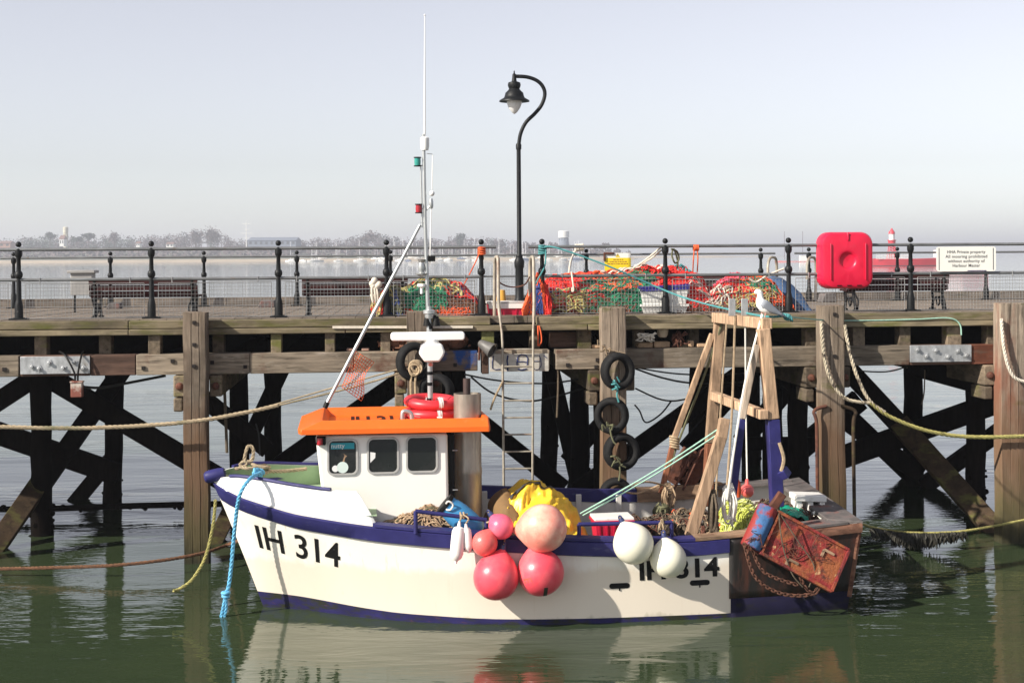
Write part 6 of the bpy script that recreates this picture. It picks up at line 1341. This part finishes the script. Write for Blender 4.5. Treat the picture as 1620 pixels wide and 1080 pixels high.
heap('narrow bundle of red net and straw rope at the post beside the small heap', fn2, [('red_net', m_rednet, 70, 8, .06, .008, .03, .7, .05, .5, .05, .5), ('straw_rope', m_yelnet, 22, 10, .07, .010, .04, .6, .02, .6, .02, .5), ('olive_net', m_oliv, 60, 8, .06, .008, .03, .9, .3, .97, .05, .5), ('blue_net', m_bluenet, 14, 8, .06, .008, .03, .8, .45, .9, .02, .4)], [], 32)
fnM = pheap(838, 1128, .12, 1.7, [(0, 26), (.06, 48), (.14, 56), (.26, 63), (.45, 64), (.62, 70), (.75, 74), (.88, 70), (.95, 56), (1, 30)], 9.0, .055)
heap('large heap of red, green and orange nets right of the ladder', fnM, [
    ('red_net', m_rednet, 480, 9, .022, .009, .03, .9, .02, .38, .07, .62), ('green_net', m_grnet, 420, 9, .022, .009, .03, .9, .30, .66, .03, .42), ('orange_net', m_orange, 110, 8, .02, .009, .035, .7, .34, .60, .22, .40), ('orange_net', m_orange, 90, 8, .02, .009, .035, .7, .12, .5, .5, .64), ('red_net', m_rednet, 420, 9, .02, .010, .035, .8, .72, .985, .05, .62), ('red_net', m_rednet, 90, 9, .02, .009, .035, .8, .5, .8, .48, .64), ('brown_net', m_brnet, 190, 9, .02, .008, .03, 1.0, .12, .55, .01, .14), ('rusty_net', m_brnet, 120, 9, .02, .008, .03, 1.0, .76, .98, .01, .08), ('straw_rope', m_yelnet, 26, 14, .025, .012, .05, .55, .04, .30, .06, .28), ('off_white_rope', m_whrope, 26, 12, .025, .012, .05, .5, .52, .76, .52, .66), ('pale_twine', m_whrope, 14, 10, .02, .010, .05, .6, .84, .99, .16, .40), ('blue_net', m_bluenet, 40, 8, .02, .008, .03, .8, .03, .24, .14, .34), ('olive_net', m_oliv, 70, 8, .02, .009, .03, .8, .4, .66, .3, .5), ('teal_net', m_tealr, 20, 8, .02, .008, .04, .8, .0, .2, .52, .64), ('teal_net', m_tealr, 26, 8, .012, .010, .05, .9, .84, .90, .5, .6)],
    [('red_net', m_rednet, .06, .36, .14, .6, 34, 16, .006), ('green_net', m_grnet, .32, .66, .06, .45, 30, 16, .006), ('red_net', m_rednet, .74, .98, .12, .6, 26, 16, .006)], 33)
fnR = pheap(1092, 1254, .12, 1.3, [(0, 22), (.15, 34), (.35, 52), (.55, 60), (.75, 56), (.9, 40), (1, 14)], 14.0, .045)
heap('heap of red and green net against the post behind the gull', fnR, [('red_net', m_rednet, 190, 9, .035, .008, .03, .8, .05, .6, .1, .62), ('orange_net', m_orange, 120, 9, .035, .008, .035, .7, .5, .97, .1, .6), ('green_net', m_grnet, 60, 9, .03, .008, .04, .6, .55, .85, .3, .5), ('straw_rope', m_yelnet, 40, 10, .04, .009, .04, .7, .3, .8, .05, .3), ('pink_twine', m_pink, 26, 10, .035, .009, .05, .8, .35, .55, .45, .64), ('off_white_rope', m_whrope, 14, 12, .04, .011, .06, .5, .0, .4, .1, .4), ('brown_net', m_brnet, 80, 9, .03, .008, .03, .9, .05, .5, .01, .16)], [('red_net', m_rednet, .08, .95, .1, .6, 30, 14, .006)], 34)
fnO = pheap(826, 868, -.12, .55, [(0, 10), (.3, 50), (.6, 62), (.85, 50), (1, 22)], 17.0, .05)
heap('orange and blue net bundle spilling over beside the ladder', fnO, [('orange_net', m_orange, 130, 9, .07, .008, .03, .7, .03, .7, .02, .55), ('blue_net', m_bluenet, 45, 8, .06, .009, .035, .8, .3, .6, .02, .3), ('red_net', m_rednet, 80, 8, .07, .008, .03, .8, .6, .98, .02, .6)], [], 35)
m_btarp = mat('blue_canvas', (.045, .10, .21), rough=.75, var=.25, scale=6, bump=.4)
fnB = pheap(1215, 1279, .75, .9, [(0, 56), (.35, 58), (.6, 46), (.85, 30), (1, 6)], 19.0, .03)
b = MB(); b.surf(fnB, 30, 24); one('tarpaulin', b, m_btarp, 'blue canvas bundle slumped behind the railing post right of the gull', 'tarpaulin', sharp=180)
fnD = pheap(612, 700, -.2, .6, [(0, 10), (1, 10)], 3, .02)

# ropes on the railings
line([pv(858, 392, -.03), pv(880, 392, -.1), pv(960, 420, -.2), pv(1080, 470, -.5), Bp(1195, 498, .3), Bp(1237, 500, .6)], .014, m_tealr, 'teal rope running from the black post down to the gantry head', sub=8)
line([Bp(1237, 500, .6), pv(1300, 506, -.8), pv(1360, 507, -.47), pv(1450, 505, -.47), pv(1500, 503, -.47), pv(1518, 512, -.47), pv(1521, 530, -.47)], .011, m_mint, 'pale green line from behind the gull along the kerb to the right', sub=8)
b = MB()
for k in range(7): b.torus(Bp(1240+2*k, 500+.6*k, .6), .035, .011, V3((1, .3*sin(k), .4*cos(k))), 12, 6)
one('rope_knot', b, m_tealr, 'teal rope knot on the line just behind the gull tail', 'rope')
b = MB(); p = pv(858, 395, 0)
for k in range(5): b.torus(p+V3((0, 0, .05-.025*k)), .055, .012, V3((.2*sin(k), .2*cos(k), 1)), 16, 6)
b.tube(catmull([p+V3((.05, -.04, 0)), pv(862, 420, -.1), pv(852, 440, -.08), pv(846, 452, -.15)], 5), .011, 6); one('rope_tie', b, m_tealr, 'teal rope wound round the post right of the ladder', 'rope')
b = MB(); p = pv(762, 395, 0)
for k in range(4): b.torus(p+V3((0, 0, .02-.025*k)), .05, .013, V3((.2*sin(k), .2*cos(k), 1)), 16, 6)
b.tube(catmull([p+V3((-.03, -.04, -.04)), pv(752, 415, .0), pv(742, 435, .1), pv(734, 450, .2)], 5), .010, 5); one('rope_tie', b, m_orange, 'orange twine wound round the post left of the ladder', 'rope')
b = MB(); p = pv(1101, 392, 0)
for k in range(4): b.torus(p+PU*(.02*k-.03), .04, .012, PU, 14, 6)
for dx in (-4, 3): b.tube(catmull([p+PU*(dx*.006), pv(1101+dx, 410, -.03), pv(1100+dx, 430, .1)], 5), .010, 5)
one('rope_tie', b, m_orange, 'orange twine knotted on the top rail above the big net heap', 'rope')
b = MB()
for x0, y0 in ((911, 392), (918, 391)):
    for k in range(3): b.torus(pv(x0+k*2, y0, 7.6), .06, .02, PU, 14, 6)
b.tube(catmull([pv(908, 398, 7.5), pv(901, 425, 6), pv(900, 445, 3), pv(906, 450, 1), pv(907, 458, -.08)], 6), .018, 6); b.tube(catmull([pv(910, 398, 7.5), pv(903, 412, 5), pv(899, 440, 3)], 6), .018, 6); b.tube(catmull([pv(904, 430, -.04), pv(906, 445, -.09), pv(907.5, 458, -.09), pv(905.5, 461, -.09), pv(905, 455, -.08)], 5), .012, 6)
one('rope', b, m_whrope, 'white rope tied on the far rail and trailing over the red net', 'rope')
for x0, y0, x1, y1, v0, v1, lab in ((1046, 391, 995, 428, .0, .7, 'off white rope slanting from the post down to the top of the net heap'), (1046, 396, 1010, 420, .05, .7, 'second off white rope slanting from the post under the first')): line([pv(x0, y0, v0), pv((x0+x1)/2, (y0+y1)/2+2, (v0+v1)/2), pv(x1, y1, v1)], .013, m_whrope, lab)
b = MB(); b.tube(catmull([pv(1062, 394, .1), pv(1071, 398, .15), pv(1074, 410, .2), pv(1068, 416, .2), pv(1063, 404, .2), pv(1066, 394, .2), pv(1072, 412, .25), pv(1071, 425, .3)], 6), .014, 6); one('rope', b, m_oliv, 'drab rope loop hanging from the top rail beside the centre post', 'rope')
b = MB(); p = pv(590, 448, -.06)
for k in range(5): b.ball(p+V3((rg.uniform(-.05, .1), 0, rg.uniform(-.06, .06))), .05, 10, 8)
for dx in (-2, 3, 7): b.tube(catmull([p+PU*.005*dx, pv(590+dx, 462, -.1), pv(592+dx*.8, 478, -.08), pv(589+dx, 465, -.06)], 5), .016, 6)
one('rope_knot', b, m_whrope, 'pale knotted rope hanging over the lower rail left of the small net heap', 'rope')
b = MB(); b.tube(catmull([pv(789, 446, -.2), pv(800, 452, -.1), pv(815, 454, 0), pv(830, 450, -.1), pv(838, 438, -.2)], 6), .011, 6); one('chain', b, m_rust, 'rusty chain slung between the ladder handrails', 'chain')
b = MB()
for dx in (0, 5): b.tube(catmull([pv(851+dx*.4, 515, -.47), pv(851+dx, 528, -.49), pv(851+dx*1.1, 540, -.49), pv(851+dx*.3, 547, -.48)], 5), .011, 5)
one('twine_loop', b, m_orange, 'orange twine loop dangling over the fascia right of the ladder', 'twine')
b = MB(); b.beam(pv(526, 517.5, -.475), pv(748, 517, -.475), .03, .035, V3((0, 0, 1))); one('pole', b, m_whrope, 'long pale pole lying along the kerb behind the radar', 'pole')
b = MB(); b.tube(catmull([pv(1240, 425, .2), pv(1215, 435, .2), pv(1196, 446, .2), pv(1185, 440, .2)], 5), .016, 6); one('rope', b, m_whrope, 'off white rope draped on the right net heap by the far ladder', 'rope')
# under the deck edge: bricks, pots, junk on the beam
m_bricky = mat('weathered_block', (.42, .28, .17), rough=.9, var=.3, scale=9, bump=.3, rnd=.15); m_pot = mat('cream_pot', (.55, .44, .32), rough=.6, var=.12, scale=5)
BZ = 2.880
def block(px0, px1, y0, label, cat='block', m=None, v=-.3, name='wood_block'):
    ua, ub = pu(px0, 550, v), pu(px1, 550, v); h = max(.04, pz(px0, y0, v)-BZ); b = MB(); b.box(W((ua+ub)/2, v+.1, BZ+h/2), ub-ua, .2, h, (PU, PV, Z)); return one(name, b, m or m_bricky, label, cat, bevel=.012)
block(1009, 1033, 542, 'tan timber block on the beam just right of the top tyre'); block(1035, 1060, 540.5, 'pale timber block on the beam under the small cream pot'); block(1075, 1088, 543, 'short brown offcut on the beam right of the rusty lump', m=m_joist); block(1089, 1098, 539, 'small upright tan block on the beam among the offcuts'); block(1103, 1118, 543, 'flat tan offcut on the beam left of the gantry strut')
block(936, 952, 545, 'pale offcut on the beam left of the split fender pile'); block(548, 560, 553, 'red brick on the beam behind the mast stay, left one', 'brick', m_brick, name='brick'); block(572, 584, 553, 'red brick on the beam behind the mast stay, right one', 'brick', m_brick, name='brick')
c = W(pu(1049, 540, -.25), -.22, BZ+.145); b = MB(); b.lathe([(.055, 0), (.075, .03), (.085, .09), (.088, .125), (.094, .13), (.094, .145), (.08, .145), (.07, .05), (0, .04)], c, 20, cap=False); one('flower_pot', b, m_pot, 'small cream pot standing on a timber block on the beam', 'pot')
def lump(px, v, w, h, m, label, cat, seed, name, z0=BZ):
    rgl = random.Random(seed); c = W(pu(px, 550, v), v, z0); b = MB()
    b.surf(lambda u, q: c+V3((w*cos(2*pi*u)*sin(pi*q)*(1+.4*noise.noise(V3((cos(2*pi*u), sin(2*pi*u), q*3+seed)))), .12*sin(2*pi*u)*sin(pi*q), h*.5*(1-cos(pi*q))*(1+.25*noise.noise(V3((u*5, q*5, seed)))))), 18, 12, True)
    for _ in range(14):
        p = c+V3((rgl.uniform(-w, w), -.1, rgl.uniform(.02, h*.9))); b.tube(catmull([p, p+V3((rgl.uniform(-.08, .08), -.04, rgl.uniform(-.06, .08))), p+V3((rgl.uniform(-.12, .12), 0, rgl.uniform(-.08, .05)))], 4), .012, 5)
    one(name, b, m, label, cat, sharp=180)
lump(1071, -.2, .08, .22, m_rust, 'rusty tangled lump on the beam beside the cream pot', 'scrap', 2, 'scrap_lump'); lump(1021, -.3, .09, .08, m_whrope, 'crumpled pale rope lying on the tan timber block by the top tyre', 'rope', 4, 'rope_scrap', BZ+.12); lump(1290, -.15, .10, .22, m_capw, 'brown rotten lump in the bay left of the right fender pile', 'scrap', 6, 'scrap_lump')
lump(628, -.2, .17, .25, m_brnet, 'brown net stuffed in the bay left of the radar', 'netting', 7, 'net_bundle'); lump(716, -.2, .24, .26, m_brnet, 'brown net stuffed in the bay right of the radar', 'netting', 8, 'net_bundle')
b = MB(); b.box(W(pu(893, 540, -.1), 0, BZ+.12), .44, .3, .22, (PU, PV, Z)); b.box(W(pu(893, 540, -.1), -.155, BZ+.22), .46, .03, .03, (PU, PV, Z)); one('crate', b, m_beamred, 'dark red wooden crate tucked in the bay right of the ladder', 'crate', bevel=.01)
# floodlight, hanging rusty box, cables
c = pv(772, 550, -.55); th = thing('floodlight', 'grey floodlight clamped to the beam beside the ladder', 'floodlight', c); ax = V3((.75, -.35, -.45)).normalized()
b = MB(); b.lathe([(.03, -.16), (.055, -.14), (.075, -.06), (.105, .06), (.115, .08), (.11, .085), (.09, .05), (0, .03)], c, 20, ax, cap=False); b.build('lamp_body', mat('lamp_grey', (.10, .095, .09), rough=.5, var=.3, scale=9), th); b = MB(); b.lathe([(.0, .075), (.106, .075)], c, 20, ax, cap=False); b.build('lens', m_pane, th); b = MB(); b.tube([c-ax*.1, c+V3((-.12, .05, .02)), c+V3((-.13, .08, -.18))], .018, 6); b.build('bracket', m_rust, th)
c = pv(122, 616, -.55); th = thing('junction_box', 'rusty white junction box hanging on cables under the left beam', 'junction box', c)
m_rbox = mat('rust_stained_box', (.50, .44, .38), rough=.7, var=.15, scale=5, spots=[((.20, .06, .04), 3.0, .46, .56, (1, 1, 1))])
b = MB(); b.box(c, .155, .12, .21, (PU, PV, Z)); b.build('box_body', m_rbox, th, bevel=.012); b = MB(); b.box(c+Z*.11, .17, .14, .02, (PU, PV, Z)); b.build('lid', m_rbox, th)
for dx in (-28, 10): b = MB(); b.tube(catmull([c+PU*.01*dx*.1+Z*.11, pv(122+dx*.15, 590, -.58), pv(122+dx*.5, 570, -.55), pv(122+dx*.75, 560, -.47), pv(122+dx, 556, -.3)], 6), .014, 6); b.build('cable', m_black, th)
m_cable = mat('black_cable', (.012, .012, .013), rough=.6)
for pts, v, r_, lab in [([(133, 612), (160, 613), (200, 606), (262, 594)], .2, .022, 'black pipe running under the beam from the hanging box'), ([(735, 592), (790, 602), (870, 606), (955, 592)], .6, .014, 'black cable sagging under the painted board, upper'), ([(745, 596), (780, 622), (830, 634), (875, 628), (955, 604)], .8, .016, 'black cable sagging lower under the ladder'), ([(1005, 583), (1050, 598), (1100, 606), (1180, 604)], .6, .016, 'black cable sagging right of the tyres, lower'), ([(1005, 581), (1060, 590), (1120, 593), (1180, 590)], .6, .013, 'black cable sagging right of the tyres, upper'),
      ([(1005, 614), (1040, 630), (1065, 634), (1090, 630)], .4, .014, 'frayed black rope looping right of the second tyre'), ([(1062, 634), (1045, 655), (1022, 668), (1012, 650), (1004, 640)], .4, .013, 'frayed black rope hanging back to the tyre pile'), ([(355, 610), (357, 660), (359, 716)], .0, .022, 'brown rope end hanging straight down beside the left fender pile'), ([(405, 670), (410, 690), (411, 720)], .3, .012, 'thin black cord hanging behind the bow ropes'), ([(1340, 585), (1400, 588), (1440, 578)], .3, .012, 'thin black cable right of the right fender pile'), ([(1463, 585), (1462, 620), (1458, 640)], .1, .010, 'thin rusty line hanging below the right splice plate'), ([(880, 560), (883, 600), (881, 660)], -.4, .014, 'frayed reddish rope hanging between the beams right of the ladder')]:
    line([pv(x, y, v) for x, y in pts], r_, m_cable if 'black' in lab else m_dkcord, lab, 'cable' if 'cable' in lab else ('pipe' if 'pipe' in lab else 'rope'), 'cable' if 'cable' in lab else ('conduit_pipe' if 'pipe' in lab else 'rope'))
# ropes on the right-hand piles
m_wrap = mat('pale_wrapped_rope', (.44, .38, .28), rough=.85, var=.3, scale=14, spots=[((.08, .06, .045), 6, .52, .6, (1, 1, 1))])
line([pv(1299, 508, -.80), pv(1303, 560, -.82), pv(1314, 600, -.84), pv(1334, 628, -.86), pv(1360, 636, -.86), pv(1378, 637, -.86)], .026, m_wrap, 'stained pale mooring rope looped down the left side of the right fender pile', tw=True)
line([pv(1336, 514, -.74), pv(1345, 560, -.8), pv(1358, 600, -.84), pv(1376, 634, -.86), pv(1400, 652, -.86)], .026, m_wrap, 'stained pale mooring rope hanging down the right side of the right fender pile', tw=True)
line([pv(1376, 636, -.86), pv(1410, 660, -.86), pv(1470, 682, -.86), pv(1540, 691, -.86), pv(1640, 689, -.86)], .030, m_yelr, 'mossy thick rope sagging from the right fender pile to the right edge', tw=True)
line([pv(1584, 504, -.8), pv(1588, 550, -.84), pv(1597, 585, -.86), pv(1612, 601, -.86), pv(1650, 608, -.86)], .024, m_whrope, 'pale rope looped over the fender pile at the right edge', tw=True)
m_weed = mat('black_seaweed', (.016, .014, .008), rough=.7, var=.5, scale=12)
th = thing('weedy_rope', 'low mooring rope hung with black seaweed right of the stern', 'rope', pv(1480, 845, -1.0))
pts = catmull([Bp(1358, 826, 1.1), pv(1385, 835, -1.1), pv(1440, 842, -1.1), pv(1510, 841, -1.1), pv(1570, 832, -1.05), pv(1640, 818, -1.0)], 12); b = MB(); b.rope(pts, .018); b.build('rope_core', m_yelr, th)
b = MB(); rg = random.Random(77)
for _ in range(520):
    i = rg.randrange(10, len(pts)-22); p = pts[i].lerp(pts[i+1], rg.random()); l = rg.uniform(.08, .24)*(1 if 18 < i < len(pts)-30 else .7); q1 = p+V3((rg.uniform(-.05, .05), rg.uniform(-.05, .05), -l*.5)); q2 = V3((q1.x+rg.uniform(-.04, .04), q1.y, p.z-l)); b.tube([p, q1, q2], [.016, .018, .005], 4)
b.build('seaweed', m_weed, th)
# iron straps down the right fender pile and spikes of old iron
for px, lab in ((1292, 'rusty iron pipe standing left of the right fender pile'), (1350, 'mossy iron pipe standing right of the right fender pile')):
    b = MB(); b.tube(catmull([pv(1318+(px-1318)*.4, 642, -.78), pv(px-(4 if px < 1318 else -3), 650, -.8), pv(px, 672, -.82), pv(px+1, 760, -.82), pv(px+2, 830, -.82)], 5), .026, 8); one('iron_pipe', b, m_rust if px < 1318 else m_weedy_sunlit, lab, 'pipe')

# ------------------------------------------------------------------ vessels out in the estuary
m_lsred = mat('lightship_red', (.55, .03, .05), rough=.5, var=.1, scale=.3); m_lsdk = mat('lightship_dark', (.10, .06, .07), rough=.6)
def lightship():
    Y = 430; L0, L1 = at(1372, 420, Y), at(1562, 420, Y); L = L1.x-L0.x; th = thing('lightship', 'large red lightship with a lattice lantern tower out in the haze', 'ship', V3(((L0.x+L1.x)/2, Y, 0)))
    zt = lambda u: 2.1+.5*(2*u-.6)**2*1.2
    def hl(u, v, s): x = lerp(L0.x, L1.x, u); return V3((x, Y+s*3.4*max(.03, sin(pi*min(.97, max(.03, u)))**.5)*(.7+.3*v), lerp(-.6, zt(u)+ (3.3 if u > .75 else 0)*max(0, (u-.75)/.25)*.4, v)))
    b = MB(); b.mi = 0
    for s in (-1, 1): b.surf(lambda u, v: hl(u, v, s), 30, 4)
    b.surf(lambda u, v: hl(u, 1, 2*v-1), 30, 1); b.build('hull', m_lsred, th)
    b = MB()
    for s in (-1, 1): b.surf(lambda u, v: hl(u, v*.28, s)+V3((0, s*.03, 0)), 30, 1)
    b.build('boot_stripe', m_lsdk, th)
    cx = at(1411, 400, Y).x; zz = lambda y: at(1411, y, Y).z
    b = MB()
    for i, j in ((-1, -1), (1, -1), (1, 1), (-1, 1)): b.tube([(cx+i*1.2, Y+j*1.2, 2), (cx+i*.7, Y+j*.7, zz(388))], .14, 5)
    for k in range(5): z0 = lerp(2.5, zz(388), k/5); z1 = lerp(2.5, zz(388), (k+1)/5); w = lerp(1.2, .7, k/5); b.tube([(cx-w, Y-w, z0), (cx+w*.9, Y-w*.9, z1)], .09, 4); b.tube([(cx+w, Y-w, z0), (cx-w*.9, Y-w*.9, z1)], .09, 4); b.tube([(cx-w, Y-w, z0), (cx+w, Y-w, z0)], .09, 4)
    b.build('lattice_tower', m_lsred, th)
    b = MB(); b.lathe([(1.1, zz(388)), (1.1, zz(381)), (1.3, zz(381)), (1.3, zz(379.5)), (.9, zz(379.5))], (cx, Y, 0), 16); b.build('gallery', m_lsred, th)
    b = MB(); b.lathe([(.85, zz(379.5)), (.85, zz(370))], (cx, Y, 0), 16); b.build('lantern', m_white, th)
    b = MB(); b.lathe([(1.0, zz(370)), (.9, zz(367)), (.4, zz(363.5)), (.15, zz(361))], (cx, Y, 0), 16); b.build('lantern_roof', m_lsred, th)
    b = MB()
    for k in range(24): x = lerp(at(1384, 400, Y).x, at(1440, 400, Y).x, k/23); b.tube([(x, Y-2.2, 2), (x, Y-2.2, zz(401))], .05, 4)
    for y in (401, 405, 409): b.tube([(at(1384, 400, Y).x, Y-2.2, zz(y)), (at(1440, 400, Y).x, Y-2.2, zz(y))], .05, 4)
    b.build('guard_rail', m_white, th)
    b = MB(); b.box((at(1500, 400, Y).x, Y, 3.6), 8, 3, 2.2); b.build('deckhouse', m_white, th)
lightship()
Y = 640; th = thing('pilot_launch', 'low red launch with white cabin and two thin masts left of the lifebuoy box', 'launch', V3((at(1265, 415, Y).x, Y, 0)))
x0, x1 = at(1226, 415, Y).x, at(1306, 415, Y).x; zz = lambda y: at(1265, y, Y).z
def pl(u, v, s): return V3((lerp(x0, x1, u), Y+s*2*max(.03, sin(pi*min(.97, max(.03, u)))**.5), lerp(-.3, zz(413)+.4*abs(2*u-1)**3, v)))
b = MB()
for s in (-1, 1): b.surf(lambda u, v: pl(u, v, s), 20, 2)
b.surf(lambda u, v: pl(u, 1, 2*v-1), 20, 1); b.build('hull', m_lsred, th)
b = MB()
for s in (-1, 1): b.surf(lambda u, v: pl(u, lerp(.62, .78, v), s)+V3((0, s*.04, 0)), 20, 1)
b.build('white_stripe', m_white, th)
b = MB(); b.box((at(1272, 415, Y).x, Y, (zz(413)+zz(405))/2), at(1279, 1, Y).x-at(1265, 1, Y).x, 2.4, zz(405)-zz(414)); b.build('cabin', m_white, th)
for x in (1241, 1270): b = MB(); b.tube([(at(x, 400, Y).x, Y, 1), (at(x, 400, Y).x, Y, at(x, 366, Y).z)], .09, 5); b.build('mast', m_lsdk, th)
# ------------------------------------------------------------------ haze over the estuary
hz_m = bpy.data.materials.new('estuary_haze'); hz_m.use_nodes = True; hn = hz_m.node_tree.nodes; hl = hz_m.node_tree.links
hn.remove(hn['Principled BSDF']); pvn = hn.new('ShaderNodeVolumePrincipled')
pvn.inputs['Color'].default_value = (0.88, 0.91, 1.0, 1); pvn.inputs['Density'].default_value = 0.00045; pvn.inputs['Anisotropy'].default_value = 0.2
hl.new(pvn.outputs[0], hn['Material Output'].inputs['Volume'])
b = MB(); b.box((0, 2950, 22), 6800, 6100, 46); o = b.build('haze', hz_m, smooth=False); tag(o, kind='stuff')
